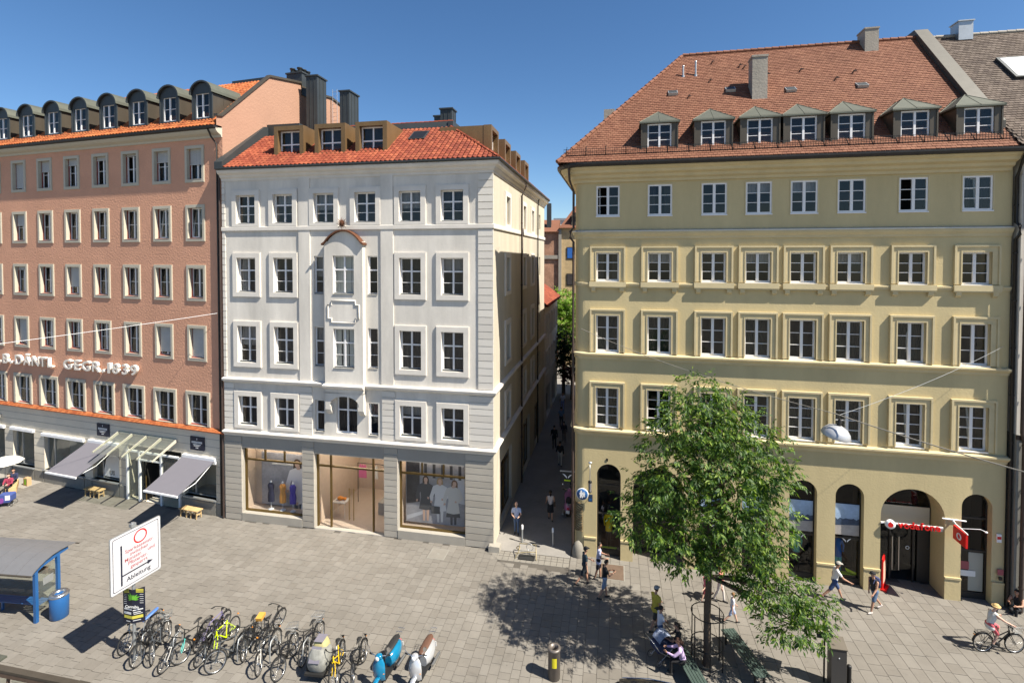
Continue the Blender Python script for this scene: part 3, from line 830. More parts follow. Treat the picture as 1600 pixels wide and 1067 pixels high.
# mannequins (things standing in the shop windows)
def mannequin(loc, rz, dress, top=None, label='', group=None, stand=True, h=1.0, arms=False, legs=None):
    t = thing('mannequin', label, 'mannequin', loc, rz, group)
    b = MB(); z0 = .45 if stand else 0.0
    prof = [(.15, .0), (.145, .1), (.155, .25), (.13, .42), (.115, .5), (.14, .66), (.15, .78), (.10, .86), (.05, .9)]
    rs = []
    for r, z in prof:
        rs.append([(r*1.15*h*math.cos(2*math.pi*j/14), r*.75*h*math.sin(2*math.pi*j/14), z0+z*h*1.05) for j in range(14)])
    b.rings(rs)
    b.obj('dress' if not arms else 'jacket', dress, t)
    n = MB(); zt = z0+.9*1.05*h
    n.lathe([(.05*h, 0), (.045*h, .06*h), (.05*h, .12*h), (.075*h, .2*h), (.085*h, .28*h), (.07*h, .36*h), (.02*h, .4*h)] if top == 'head' else [(.05*h, 0), (.045*h, .06*h), (.02*h, .1*h)], (0, 0, zt), 12)
    n.obj('neck', 'white_matte' if not arms else 'black_plastic', t)
    if stand:
        s = MB(); s.cyl((0, 0, 0), (0, 0, z0), .015); s.lathe([(.16, 0), (.16, .02), (.02, .04)], (0, 0, 0), 14); s.obj('stand', 'white_matte', t)
    if arms:
        a = MB()
        for sx in (-1, 1): a.tube([(sx*.17*h, 0, z0+.8*h), (sx*.24*h, -.02, z0+.55*h), (sx*.2*h, -.1, z0+.3*h)], [.055*h, .05*h, .035*h], 8)
        a.obj('sleeves', dress, t)
    if legs:
        a = MB()
        for sx in (-1, 1): a.tube([(sx*.08, 0, 0), (sx*.09, 0, -.45), (sx*.09, 0, -.85)], [.095, .07, .05], 8)
        a.obj('trousers', legs, t)
    return t
mat('cloth_navy', (0.014, 0.016, 0.04), .8); mat('cloth_orange', (0.62, 0.27, 0.06), .8); mat('cloth_violet', (0.06, 0.04, 0.30), .8)
mat('cloth_yellow', (0.78, 0.55, 0.0), .7); mat('cloth_teal', (0.08, 0.42, 0.42), .7); mat('cloth_blue', (0.02, 0.12, 0.42), .7); mat('cloth_black', (0.012, 0.012, 0.014), .8)
mat('cloth_pink', (0.55, 0.12, 0.25), .8)
WM = Matrix.Translation((-0.985, 25.753, 0)) @ Matrix.Rotation(R(-11.3), 4, 'Z')
def wloc(u, y, z): return tuple(WM @ Vector((u, y, z)))
for u, c, n in [(-13.25, 'cloth_navy', 'dark navy'), (-12.5, 'cloth_orange', 'orange'), (-11.85, 'cloth_violet', 'violet blue')]:
    mannequin(wloc(u, .62, .47), R(-11.3), c, None, 'headless white mannequin in %s dress in the left shop window' % n, 'dress mannequins in the shop window', h=1.15)
# things inside the shop door
rk = thing('clothes_rack', 'thin metal clothes rack with pink garments seen through the bronze glass door', 'clothes rack', wloc(-8.2, 3.2, .03), R(-11.3))
b = MB()
for x in (-1, .9): b.cyl((x, 0, 0), (x, 0, 2.4), .02)
b.cyl((-1, 0, 2.4), (.9, 0, 2.4), .02); b.obj('rail', 'black_metal', rk)
for k, x in enumerate((-.85, -.7, -.55, .2)):
    g = MB(); g.prism([(x-.1, 0, 1.5), (x+.1, 0, 1.5), (x+.08, 0, 2.2), (x, 0, 2.34), (x-.08, 0, 2.2)], (0, .05, 0)); g.obj('garment', 'cloth_pink' if k < 3 else 'coat_cream', rk)
tb = thing('display_table', 'low display table with brown bags inside the shop door', 'table', wloc(-9.35, 1.5, .03), R(-11.3))
b = MB(); b.box(-.4, .4, -.3, .3, .85, .9)
for x in (-.37, .35):
    for y in (-.27, .25): b.box(x, x+.02, y, y+.02, 0, .85)
b.obj('table_top', 'coat_cream', tb)
b = MB(); b.ball((-.05, 0, 1.0), (.2, .12, .12)); b.ball((.2, .05, .98), (.1, .1, .09)); b.obj('bag', 'orange_paint', tb)
pd = thing('display_plinth', 'grey display plinth with a dark bag beside the shop door glass', 'plinth', wloc(-6.8, 2.4, .03), R(-11.3))
MB().box(-.5, .5, -.4, .4, 0, .7).obj('base', 'shop_lintel', pd); MB().box(.1, 1.0, .4, 1.2, 0, 1.4).obj('riser', 'shop_lintel', pd)
b = MB(); b.ball((-.1, -.05, .8), (.17, .1, .11)); b.torus((-.1, -.05, .95), .1, .012, 14, 5); b.obj('bag', 'cloth_black', pd)
# ================================================================== YELLOW BUILDING
YO = (3.6106, 25.1663, 0); YA = R(-11.8)
YB = thing('yellow_building', 'ochre yellow house with arched shop fronts and row of pyramid roofed dormers', 'building', YO, YA)
YM = Matrix.Translation(YO) @ Matrix.Rotation(YA, 4, 'Z')
def yloc(u, y, z): return tuple(YM @ Vector((u, y, z)))
CY = [1.1, 3.55, 6.0, 7.94, 9.85, 11.78, 14.2, 16.6]
rows_y = [(16.95, 18.42, .56), (13.78, 15.17, .55), (10.30, 12.10, .55), (6.60, 8.52, .55)]
yb = MB(); holes = []
for a, b, hw in rows_y:
    for c in CY: holes.append((c-hw, c+hw, a, b, .1 if a > 16 else .2))
wall(yb, 0, 17.86, 5.2, 18.9, holes, 0, .2, 0, 1)
# ground floor with arches
ARCH = [(.62, 1.78, .35, 1), (2.37, 4.77, 1.0, 0), (5.43, 6.59, .35, 1), (7.36, 8.52, .35, 1), (9.40, 10.56, .35, 1), (11.32, 12.48, .35, 1), (13.15, 15.64, 1.1, 0), (16.26, 17.40, .35, 1)]
x = 0.0
for (a, b, dep, nar) in ARCH:
    yb.add([(x, 0, 0), (a, 0, 0), (a, 0, 5.2), (x, 0, 5.2)], [(0, 1, 2, 3)])
    r = (b-a)/2; cx = (a+b)/2; sp_ = 4.72-r; n = 20
    pts = [(cx-r*math.cos(math.pi*i/n), sp_+r*math.sin(math.pi*i/n)) for i in range(n+1)]
    for i in range(n):
        (xa, za), (xb, zb) = pts[i], pts[i+1]
        yb.add([(xa, 0, za), (xb, 0, zb), (xb, 0, 5.2), (xa, 0, 5.2)], [(0, 1, 2, 3)])
        yb.add([(xa, 0, za), (xa, dep, za), (xb, dep, zb), (xb, 0, zb)], [(0, 1, 2, 3)], 0)
    for xx in (a, b): yb.add([(xx, 0, 0), (xx, dep, 0), (xx, dep, sp_), (xx, 0, sp_)], [(0, 1, 2, 3)], 0)
    x = b
yb.add([(x, 0, 0), (17.86, 0, 0), (17.86, 0, 5.2), (x, 0, 5.2)], [(0, 1, 2, 3)])
# rounded corner and alley side, back and right
n = 8; q = [(-.5*math.sin(math.pi/2*i/n), .5-.5*math.cos(math.pi/2*i/n)) for i in range(n+1)]
for i in range(n):
    (xa, ya), (xb, yb_) = q[i], q[i+1]
    yb.add([(xa, ya, 0), (xb, yb_, 0), (xb, yb_, 18.9), (xa, ya, 18.9)], [(0, 1, 2, 3)], 0, True)
yb.add([(-.5, .5, 0), (-.5, 14, 0), (-.5, 14, 18.9), (-.5, .5, 18.9)], [(0, 1, 2, 3)])
yb.add([(-.5, 14, 0), (17.86, 14, 0), (17.86, 14, 18.9), (-.5, 14, 18.9)], [(0, 1, 2, 3)])
yb.add([(17.86, 0, 0), (17.86, 14, 0), (17.86, 14, 18.9), (17.86, 0, 18.9)], [(0, 1, 2, 3)])
yb.obj('wall', ['yellow_plaster', 'yellow_trim'], YB)
MB().box(-.5, 17.86, 14.02, 30, 0, 16.0).obj('rear_shade_block', 'yellow_plaster', YB)  # unseen block added behind the house to keep the low alley building shaded
def yband(nm, prof, m='yellow_trim', x1=17.86):
    """moulding that follows the rounded corner and the alley side"""
    b = MB(); P = []
    path = [((x1, 0), (0, -1)), ((0, 0), (0, -1))]
    for i in range(1, 7):
        a = math.pi/2*i/6; path.append(((-.5*math.sin(a), .5-.5*math.cos(a)), (-math.sin(a), -math.cos(a))))
    path.append(((-.5, 10), (-1, 0)))
    k = len(prof); vs = []; fs = []
    for (p, d) in path:
        for o, z in prof: vs.append((p[0]+d[0]*o, p[1]+d[1]*o, z))
    for i in range(len(path)-1):
        for j in range(k):
            j2 = (j+1) % k; fs.append((i*k+j, i*k+j2, (i+1)*k+j2, (i+1)*k+j))
    fs += [tuple(range(k)), tuple(range((len(path)-1)*k, len(path)*k))]
    b.add(vs, fs); return b.obj(nm, m, YB)
yband('string_course', [(-.01, 15.84), (.04, 15.84), (.06, 15.95), (.13, 16.05), (.16, 16.12), (.16, 16.2), (-.01, 16.25)])
yband('lead_flashing', [(-.005, 16.255), (.165, 16.205), (.18, 16.18), (.184, 16.225), (-.005, 16.29)], 'galv')
yband('string_course', [(-.01, 13.52), (.05, 13.52), (.06, 13.6), (.09, 13.62), (.09, 13.69), (-.01, 13.71)])
yband('string_course', [(-.01, 9.92), (.06, 9.92), (.08, 10.02), (.17, 10.1), (.21, 10.16), (.21, 10.22), (-.01, 10.26)])
yband('string_course', [(-.01, 6.12), (.06, 6.12), (.08, 6.22), (.18, 6.32), (.23, 6.38), (.23, 6.45), (-.01, 6.49)])
yband('cornice', [(-.01, 18.58), (.1, 18.58), (.14, 18.7), (.3, 18.78), (.34, 18.9), (.55, 18.98), (.6, 19.1), (.74, 19.18), (.78, 19.3), (-.01, 19.36)], x1=17.75)
yband('gutter', [(.72, 19.3), (.82, 19.24), (.9, 19.26), (.94, 19.36), (.94, 19.44), (.88, 19.44), (.72, 19.42)], 'gutter', x1=17.9)
# console sills under the second row of windows
for c in CY:
    s = MB(); s.box(c-.88, c+.88, -.17, -.088, 13.5, 13.74); s.box(c-.86, c+.86, -.15, -.005, 13.44, 13.5)
    for k in (-1, 1):
        s.prism([(c+k*.68-.1, -.14, 13.44), (c+k*.68-.1, -.12, 13.3), (c+k*.68-.1, -.06, 13.24), (c+k*.68-.1, 0, 13.22), (c+k*.68-.1, 0, 13.44)], (.2, 0, 0))
    s.obj('console_sill', 'yellow_trim', YB)
pl_ = MB()
xs = [-.0] + [v for a in ARCH for v in a[:2]] + [17.86]
for i in range(0, len(xs), 2):
    pl_ = MB(); pl_.box(xs[i]+.001, xs[i+1]-.001, -.05, -.002, 0, .92); pl_.box(xs[i]+.001, xs[i+1]-.001, -.08, -.003, .92, 1.0); pl_.obj('plinth', 'yellow_plaster', YB)
MB().lathe([(.505, .0), (.505, 1.0), (.5, 3.6)], (0.0, .5, 0), 32, cap=False).obj('corner_pier', 'yellow_plaster', YB)
# windows
cy_opts = [('curtain', .33), None, ('curtain_dark', 1), ('curtain_dark', 'half'), None, ('curtain_green', 1), None]
for ri, (a, b, hw) in enumerate(rows_y):
    for ci, c in enumerate(CY):
        zs = (1/3, 2/3) if ri < 3 else (.25, .5, .75)
        aj = {(0, 0): 1, (0, 6): 1, (0, 7): 2, (2, 6): 2, (3, 5): 2, (3, 6): 2, (3, 7): 2}.get((ri, ci), 0)
        cu = rnd.choice(cy_opts) if ri < 2 else (rnd.choice([None, ('curtain_green', 1), ('curtain_green', .6), None]))
        if aj == 1: cu = None
        window(YB, c-hw, c+hw, a, b, .02 if ri == 0 else .12, 2, zs, cur=cu, ajar=aj, fw=.075, mull=.12,
               sur=(.045, .02, 'yellow_trim', 0, -.02, .04, 0) if ri == 0 else (.25, .07, 'yellow_trim', 1, -.12, 0, 0))
        MB().box(c-hw-.02, c+hw+.02, -.06 if ri else -.05, .0, a-.055, a-.004).obj('sill', 'frame_white', YB)
it = MB()
it.add([(-.3, 1.7, 5.3), (17.7, 1.7, 5.3), (17.7, 1.7, 18.8), (-.3, 1.7, 18.8)], [(0, 1, 2, 3)])
for z in (5.25, 9.5, 13.0, 16.4, 18.85): it.add([(-.4, .22, z), (17.8, .22, z), (17.8, 1.7, z), (-.4, 1.7, z)], [(0, 1, 2, 3)])
for x_ in (2.4, 4.8, 7.0, 8.9, 10.8, 13.0, 15.4): it.add([(x_, .22, 5.3), (x_, 1.7, 5.3), (x_, 1.7, 18.8), (x_, .22, 18.8)], [(0, 1, 2, 3)])
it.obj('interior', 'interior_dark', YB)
# roof
e0 = 19.46; pit = 1.083
def rz_y(o): return e0+(.8-o)*pit
RD = 5.7; RZ = rz_y(-RD)
rf = MB()
rf.add([(-1.3, -.8, e0), (17.6, -.8, e0), (17.6, RD, RZ), (5.2, RD, RZ), (-1.3, 14.5, e0), (5.2, 8.0, RZ), (17.6, 8.0, RZ), (17.6, 14.5, e0)],
       [(0, 1, 2, 3), (0, 3, 5, 4), (3, 2, 6, 5), (4, 5, 6, 7), (1, 7, 6, 2)])
yr = rf.obj('roof', 'tile_brick', YB)
SY = math.hypot(6.5, RZ-e0)
tiles('roof_tiles', yr, (-1.3, -.8, e0+.02), (1, 0, 0), (0, 6.5, RZ-e0), 18.9, SY, .185, .165, 'tile_brick', lambda u, v: u > v*6.5/SY, lift=.028)
hp = MB(); B0 = Vector((-1.3, -.8, e0)); hv = Vector((5.2, RD, RZ))-B0
for k in range(30):
    p0 = B0+hv*(k/30); p1 = B0+hv*min((k+1.15)/30, 1)
    hp.tube([p0+Vector((0, 0, .07)), p1+Vector((0, 0, .04))], [.11, .09], 7)
hp.obj('hip_tiles', 'tile_brick', yr)
rg = MB()
for k in range(34): rg.tube([(5.2+.365*k, RD, RZ+.06), (5.2+.365*k+.4, RD, RZ+.045)], [.12, .1], 7)
rg.obj('ridge_tiles', 'tile_brick', yr)
vp = MB()
vp.prism([(16.95, -.0, rz_y(0)+.05), (16.95, 0.0, rz_y(0)+.4), (16.95, RD+.05, RZ+.48), (16.95, RD+.9, RZ+.48), (16.95, RD+.9, RZ-.6)], (.62, 0, 0))
vp.obj('verge_parapet', 'lead', yr)
# snow guard
sg = MB(); oy = -.52; zb = rz_y(.52)+.1
for zz in (zb, zb+.14, zb+.28): sg.box(-1.0, 17.55, oy-.008, oy+.008, zz-.008, zz+.008)
x = -1.0
while x < 17.5: sg.box(x-.006, x+.006, oy-.006, oy+.006, zb-.03, zb+.31); x += .105
x = -.9
while x < 17.5: sg.tube([(x, oy, zb+.3), (x, oy-.02, zb-.05), (x, oy+.5, rz_y(.02)+.08)], .014, 4); x += .95
sg.obj('snow_guard', 'black_metal', yr)
# dormers
CD = [3.49, 5.9, 7.9, 9.72, 11.65, 14.1, 16.46]
for k, c in enumerate(CD):
    w = .82; y0 = -.24; zb = rz_y(.24)-.06; zt = 21.34; yk = (.8+.0)-( - (zt-e0)/pit)
    yk = (zt-e0)/pit-.8+.05
    d = MB()
    hw = .55; wz0 = zb+.08; wz1 = wz0+1.17
    # front with opening
    d.T = Matrix.Translation((c, y0, 0))
    wall(d, -w, w, zb, zt, [(-hw, hw, wz0, wz1, .14)], 0, .14)
    for s_ in (-1, 1):
        d.add([(s_*w, 0, zb), (s_*w, 0, zt), (s_*w, yk-y0, zt)], [(0, 1, 2)])
        d.box(s_*w-.03, s_*w+.03, -.03, .03, zb, zt)
    d.box(-w-.03, w+.03, -.03, .02, wz1+.09, wz1+.14)
    d.T = None
    do = d.obj('dormer', 'dormer_brown', YB)
    t = MB(); ov = .1; ya = y0+w+.15; za = zt+.72; yb2 = (za-e0)/pit-.8+.1
    yb1 = (zt+.0-e0)/pit-.8+.3
    P0 = (c-w-ov, y0-ov, zt); P1 = (c+w+ov, y0-ov, zt); P2 = (c+w+ov, yb1, zt); P3 = (c-w-ov, yb1, zt); A0 = (c, ya, za); A1 = (c, yb2, za)
    t.add([P0, P1, P2, P3, A0, A1], [(0, 1, 4), (1, 2, 5, 4), (3, 0, 4, 5)])
    t.add([P0, P1, P2, P3, (P0[0], P0[1], zt-.07), (P1[0], P1[1], zt-.07), (P2[0], P2[1], zt-.07), (P3[0], P3[1], zt-.07)], [(0, 1, 5, 4), (1, 2, 6, 5), (3, 0, 4, 7), (4, 5, 6, 7)])
    for (s_, e_) in ((P0, A0), (P1, A0), (A0, A1)): t.tube([s_, e_], .022, 5)
    for f_ in (.5,):
        for s_ in (P0, P1):
            m_ = [s_[0], yb1-.5, zt]; t.tube([m_, (c, (ya+yb2)/2, za)], .018, 4)
    mid = ((P0[0]+P1[0])/2, P0[1], zt); t.tube([mid, A0], .018, 4)
    t.obj('dormer_roof', 'zinc_green', do)
    window(do, c-hw, c+hw, wz0, wz1, y0+.06, 2, (1/3, 2/3), name='dormer_window', flat=True)
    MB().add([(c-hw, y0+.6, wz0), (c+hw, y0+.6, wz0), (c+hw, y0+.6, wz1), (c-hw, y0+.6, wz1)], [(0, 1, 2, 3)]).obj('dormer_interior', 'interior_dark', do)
# chimneys, vents, roof lights, step hooks
b = MB(); b.box(8.15, 8.86, 2.3, 3.1, 22.2, 24.95); b.box(8.12, 8.89, 2.27, 3.13, 24.95, 25.05); b.obj('chimney', 'concrete', YB)
b = MB(); b.box(14.3, 14.95, 5.0, 5.9, 25.3, 26.95); b.box(14.27, 14.98, 4.97, 5.93, 26.95, 27.03); b.obj('chimney', 'concrete', YB)
b = MB(); b.box(.72, 1.36, 6.0, 6.6, 20.5, 23.82); b.obj('chimney', 'concrete', YB)
b = MB(); b.box(8.05, 8.96, 2.2, 2.32, 22.3, 22.62); b.box(14.2, 15.05, 4.9, 5.02, 25.3, 25.55); b.obj('flashing', 'galv', YB)
for u, y in ((5.05, 4.15), (5.7, 4.15)):
    z = rz_y(-y); b = MB(); b.cyl((u, y, z-.1), (u, y, z+(.55 if u < 5.3 else .75)), .05); b.cyl((u, y, z-.05), (u, y, z+.06), .09); b.lathe([(.065, 0), (.065, .05), (.02, .08)], (u, y, z+(.55 if u < 5.3 else .75)), 10); b.obj('vent_pipe', 'galv', yr)
for u, y in ((4.4, 3.0), (7.25, 3.0), (10.05, 2.75), (13.25, 2.75)):
    z = rz_y(-y); b = MB(); b.T = Matrix.Translation((u, y, z)) @ Euler((math.atan(pit)-.25, 0, 0)).to_matrix().to_4x4()
    b.box(-.24, .24, -.2, .25, -.15, .12); b.box(-.2, .2, -.16, .21, .12, .13, 1); b.obj('roof_light', ['galv', 'zinc_dark'], yr)
hk = MB()
for i in range(12):
    u = rnd.uniform(3, 16); y = rnd.uniform(2.6, 5.3)
    if u < y+.5: continue
    z = rz_y(-y); hk.box(u-.015, u+.015, y-.2, y, z+.03, z+.1); hk.box(u-.09, u+.09, y-.2, y-.18, z+.02, z+.06)
hk.obj('roof_hooks', 'gutter', yr)
downpipe(YB, [(-.75, -.6, 19.3), (-.75, -.5, 19.0), (-.75, -.3, 18.7), (-.58, .1, 18.2), (-.58, .1, 16.4), (-.72, -.1, 16.2), (-.72, -.1, 15.9), (-.58, .1, 15.7), (-.58, .1, .1)], .06, 'pipe_brown')
downpipe(YB, [(17.75, -.95, 19.3), (17.75, -.7, 18.9), (17.92, -.14, 18.3), (17.92, -.14, 16.4), (17.92, -.36, 16.25), (17.92, -.36, 15.9), (17.92, -.14, 15.7), (17.92, -.14, .1)], .065, 'gutter')
# shop fronts in the arches
mat('poster_sky', (0.30, 0.42, 0.60), .5, var=.25, vscale=1.1); mat('poster_snow', (0.62, 0.66, 0.72), .5, var=.1, vscale=2); mat('poster_mount', (0.035, 0.06, 0.11), .5, var=.5, vscale=4); mat('poster_sand', (0.36, 0.34, 0.33), .5, var=.2, vscale=3)
mat('door_cream', (0.50, 0.46, 0.36), .6)
def logo_wing(parent, u, y, z, s, m='white_paint'):
    b = MB()
    b.poly([(u-s, y, z+.5*s), (u-.5*s, y, z+.32*s), (u-.1*s, y, z-.1*s), (u-.12*s, y, z-.42*s), (u-.5*s, y, z-.02*s)], 0)
    b.poly([(u+s, y, z+.5*s), (u+.5*s, y, z-.02*s), (u+.12*s, y, z-.42*s), (u+.1*s, y, z-.1*s), (u+.5*s, y, z+.32*s)], 0)
    return b.obj('wing_logo', m, parent)
for i, (a, b, dep, nar) in enumerate(ARCH):
    r = (b-a)/2; cx = (a+b)/2; s_ = 4.72-r; n = 20
    yf = dep-.06
    fr = MB(); t = .06
    arc = [(cx-r*math.cos(math.pi*k/n), s_+r*math.sin(math.pi*k/n)) for k in range(n+1)]
    arc2 = [(cx-(r-t)*math.cos(math.pi*k/n), s_+(r-t)*math.sin(math.pi*k/n)) for k in range(n+1)]
    for k in range(n):
        fr.add([(arc[k][0], yf, arc[k][1]), (arc[k+1][0], yf, arc[k+1][1]), (arc2[k+1][0], yf, arc2[k+1][1]), (arc2[k][0], yf, arc2[k][1])], [(0, 1, 2, 3)])
    for xx in (a, b-t): fr.box(xx, xx+t, yf, yf+.06, 0, s_)
    bars = [.22, 2.1, 3.55] if nar else [3.2]
    for z in bars: fr.box(a+t, b-t, yf, yf+.06, z-.04, z+.04)
    if nar: fr.box(a+t, b-t, yf-.02, yf+.06, 0, .2)
    f = fr.obj('shop_window' if nar else 'shop_entrance', 'frame_dark', YB)
    # arched fanlight and lower panes
    fan = MB(); fan.poly([(x_, yf+.03, z_) for x_, z_ in arc2] + [(b-t, yf+.03, bars[-1]+.04), (a+t, yf+.03, bars[-1]+.04)])
    fan.obj('pane', 'pane_glass', f)
    lo = [0.02]+bars if not nar else bars
    for k in range(len(lo)-1):
        link('pane', pane_mesh(b-a-2*t, lo[k+1]-lo[k]-.08), f, loc=(a+t, yf+.03, lo[k]+.04))
    # dark shop room
    rm = MB(); dp = dep+1.4
    X0, X1 = a-.25, b+.25
    rm.add([(X0, dep, .01), (X1, dep, .01), (X1, dp, .01), (X0, dp, .01)], [(0, 1, 2, 3)]); rm.add([(X0, dp, 0), (X1, dp, 0), (X1, dp, 4.9), (X0, dp, 4.9)], [(0, 1, 2, 3)])
    rm.add([(X0, dep, 0), (X0, dp, 0), (X0, dp, 4.9), (X0, dep, 4.9)], [(0, 1, 2, 3)]); rm.add([(X1, dep, 0), (X1, dp, 0), (X1, dp, 4.9), (X1, dep, 4.9)], [(0, 1, 2, 3)])
    rm.add([(X0, dep, 4.9), (X1, dep, 4.9), (X1, dp, 4.9), (X0, dp, 4.9)], [(0, 1, 2, 3)])
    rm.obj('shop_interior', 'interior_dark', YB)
    if i in (4, 5, 2, 3):                      # mountain posters high in the window, wing logo below
        yy = yf+.0
        p = MB(); p.box(a+.08, b-.08, yf-.03, yf-.01, 2.25, 3.68, 0)
        p.poly([(a+.08, yf-.034, 2.25), (b-.08, yf-.034, 2.25), (b-.08, yf-.034, 2.75), (a+.08, yf-.034, 2.68)], 2)
        m_ = [(a+.08, 2.68), (b-.08, 2.75)] + [(b-.08-(b-a-.16)*k/9, 2.9+.16*abs(math.sin(k*1.7+i))) for k in range(10)]
        p.poly([(x_, yf-.037, z_) for x_, z_ in m_], 1)
        p.obj('poster', ['poster_sky', 'poster_mount', 'poster_sand'], f)
        logo_wing(f, cx, yf-.02, 2.0, .2)
# sports mannequins
G = 'sports mannequins in the arched shop windows'
mannequin(yloc(1.2, .85, .95), YA, 'cloth_yellow', 'head', 'mannequin in bright yellow jacket and dark trousers in leftmost arched window', G, False, 1.0, True, 'cloth_black')
mannequin(yloc(9.98, .85, .95), YA, 'cloth_teal', 'head', 'mannequin in turquoise hooded top in the arched window beside the tree', G, False, .95, True, 'cloth_black')
mannequin(yloc(11.75, .8, .95), YA, 'cloth_blue', 'head', 'mannequin in blue and yellow sportswear in arched window left of the phone shop', G, False, .95, True, 'cloth_teal')
b = MB(); b.box(11.5, 12.4, .55, .75, .25, .29); b.prism([(12.0, .5, .45), (12.42, .5, .3), (12.42, .5, .42), (11.95, .5, .6)], (0, .02, 0)); b.box(.75, 1.6, .5, .6, .23, .27)
b.obj('window_sign', 'yellow_green', YB)
# entrance of the phone shop
e = MB(); a, b_, dep, _ = ARCH[6]
e.box(a+.07, b_-.07, dep-.12, dep-.07, 2.72, 3.52, 0); e.box(a+.07, b_-.07, dep-.13, dep-.06, 2.62, 2.72, 1)
for x in (14.0, 14.95): e.box(x-.03, x+.03, dep-.1, dep-.04, 0, 2.62, 1)
e.obj('entrance_panel', ['door_cream', 'frame_dark'], YB)
dh = MB()
for x in (14.05, 14.32): dh.tube([(x, dep-.2, .55), (x, dep-.2, 2.1)], .025, 8)
dh.obj('door_handle', 'steel', YB)
MB().torus((14.7, dep-.13, 1.6), .07, .015, 18, 5, 0, 'y').obj('door_sticker', 'white_paint', YB)
dk = MB(); dk.box(15.1, 15.55, dep-.115, dep-.075, .05, 2.6); dk.obj('door_side_panel', 'frame_dark', YB)
MB().box(16.4, 16.75, .30, .31, 1.25, 1.6).obj('window_notice', 'red_dull', YB)
MB().box(16.35, 17.0, .30, .31, .95, 1.2).obj('window_notice', 'white_matte', YB)
MB().box(16.75, 17.3, .34, .35, .3, 2.0).obj('window_notice', 'coat_cream', YB)
MB().box(17.55, 17.72, -.06, -.005, 2.75, 3.1).obj('alarm_box', 'white_paint', YB)
MB().box(17.56, 17.71, -.064, -.06, 2.88, 3.0).obj('alarm_light', 'red_paint', YB)
b = MB(); b.box(17.58, 17.8, -.09, -.08, 1.35, 1.6); b.box(17.62, 17.74, -.13, -.08, 1.15, 1.28, 1); b.obj('doorbell_panel', ['red_dull', 'black_plastic'], YB)

# ================================================================== PINK BUILDING
PO = (-16.7575, 28.9962, 0); PA = R(-17.5)
PB = thing('pink_building', 'salmon pink plastered house with barrel roofed dormers and founding year lettering', 'building', PO, PA)
PM = Matrix.Translation(PO) @ Matrix.Rotation(PA, 4, 'Z')
def ploc(u, y, z): return tuple(PM @ Vector((u, y, z)))
CP = [-1.62-2.555*k for k in range(9)]
rows_p = [(19.42, 21.18), (16.02, 17.78), (12.56, 14.30), (9.06, 10.80)]
pb = MB(); holes = []
for a, b in rows_p:
    for c in CP: holes.append((c-.55, c+.55, a, b, .3))
for c in CP: holes.append((c-.72, c+.72, 5.12, 6.92, .26))
wall(pb, -25, .44, 4.9, 21.9, holes, 0, .3, 0, 1)
gab = [(0, 0), (0, 22.3), (-.35, 22.3), (-.35, 22.8), (0, 22.86), (3.6, 26.24), (6.45, 26.75), (6.5, 26.5), (7.6, 26.45), (9.7, 26.68), (11.5, 26.3), (15, 22.8), (15, 0)]
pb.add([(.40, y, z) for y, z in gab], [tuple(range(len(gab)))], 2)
pb.add([(-25, 15, 0), (.4, 15, 0), (.4, 15, 22), (-25, 15, 22)], [(0, 1, 2, 3)])
pb.add([(-25, 0, 0), (-25, 0, 22), (-25, 15, 22), (-25, 15, 0)], [(0, 1, 2, 3)])
pb.obj('wall', ['pink_plaster', 'pink_trim', 'gable_plaster_dimmed'], PB)
b = MB(); band(b, -25, .44, [(0, 21.68), (.05, 21.68), (.1, 21.8), (.3, 21.9), (.42, 22.02), (.45, 22.14), (0, 22.2)]); b.obj('cornice', 'pink_trim', PB)
b = MB(); band(b, -25, .44, [(.3, 22.12), (.46, 22.08), (.56, 22.14), (.58, 22.26), (.5, 22.28), (.3, 22.24)]); b.obj('gutter', 'gutter', PB)
bl = {(0, 0): .5, (0, 1): .35, (0, 2): .05, (0, 3): .12, (0, 4): .22, (0, 5): .38, (0, 6): .92, (0, 7): .3, (1, 6): .42, (2, 4): .72, (2, 6): .12, (3, 0): .97, (3, 1): .86, (3, 6): .88}
cp_ = {(3, 4): ('curtain', 1), (3, 5): ('curtain', 1), (3, 2): ('curtain_dark', 'half'), (2, 6): ('curtain', 'half'), (3, 3): ('curtain', 'half')}
for ri, (a, b) in enumerate(rows_p):
    for ci, c in enumerate(CP):
        window(PB, c-.55, c+.55, a, b, .22, 2, (.5,), blind=bl.get((ri, ci), 0), cur=cp_.get((ri, ci), rnd.choice([None, None, ('curtain_dark', 'half')])),
               sur=(.15, .05, 'pink_trim', 2, -.22, .16, 0), ajar=1 if (ri, ci) == (0, 2) else (2 if (ri, ci) in ((1, 0), (1, 1)) else 0))
        s = MB(); s.add([(c-.55, -.06, a-.02), (c+.55, -.06, a-.02), (c+.55, .22, a+.05), (c-.55, .22, a+.05)], [(0, 1, 2, 3)]); s.box(c-.548, c-.525, .15, .22, a+.06, b, 0); s.obj('sill', 'red_sill', PB)
for ci, c in enumerate(CP):
    window(PB, c-.72, c+.72, 5.12, 6.92, .18, 2, (.5,), cur=rnd.choice([None, ('curtain_dark', 'half')]), sur=(.17, .06, 'pink_trim', 2, -.18, 0, 0))
    s = MB(); s.add([(c-.72, -.04, 5.1), (c+.72, -.04, 5.1), (c+.72, .18, 5.16), (c-.72, .18, 5.16)], [(0, 1, 2, 3)]); s.obj('sill', 'red_sill', PB)
it = MB()
it.add([(-24.9, 1.6, 4.9), (.3, 1.6, 4.9), (.3, 1.6, 22), (-24.9, 1.6, 22)], [(0, 1, 2, 3)])
for z in (4.9, 8.3, 11.8, 15.3, 18.7, 22.05): it.add([(-24.9, .32, z), (.35, .32, z), (.35, 1.6, z), (-24.9, 1.6, z)], [(0, 1, 2, 3)])
it.obj('interior', 'interior_dark', PB)
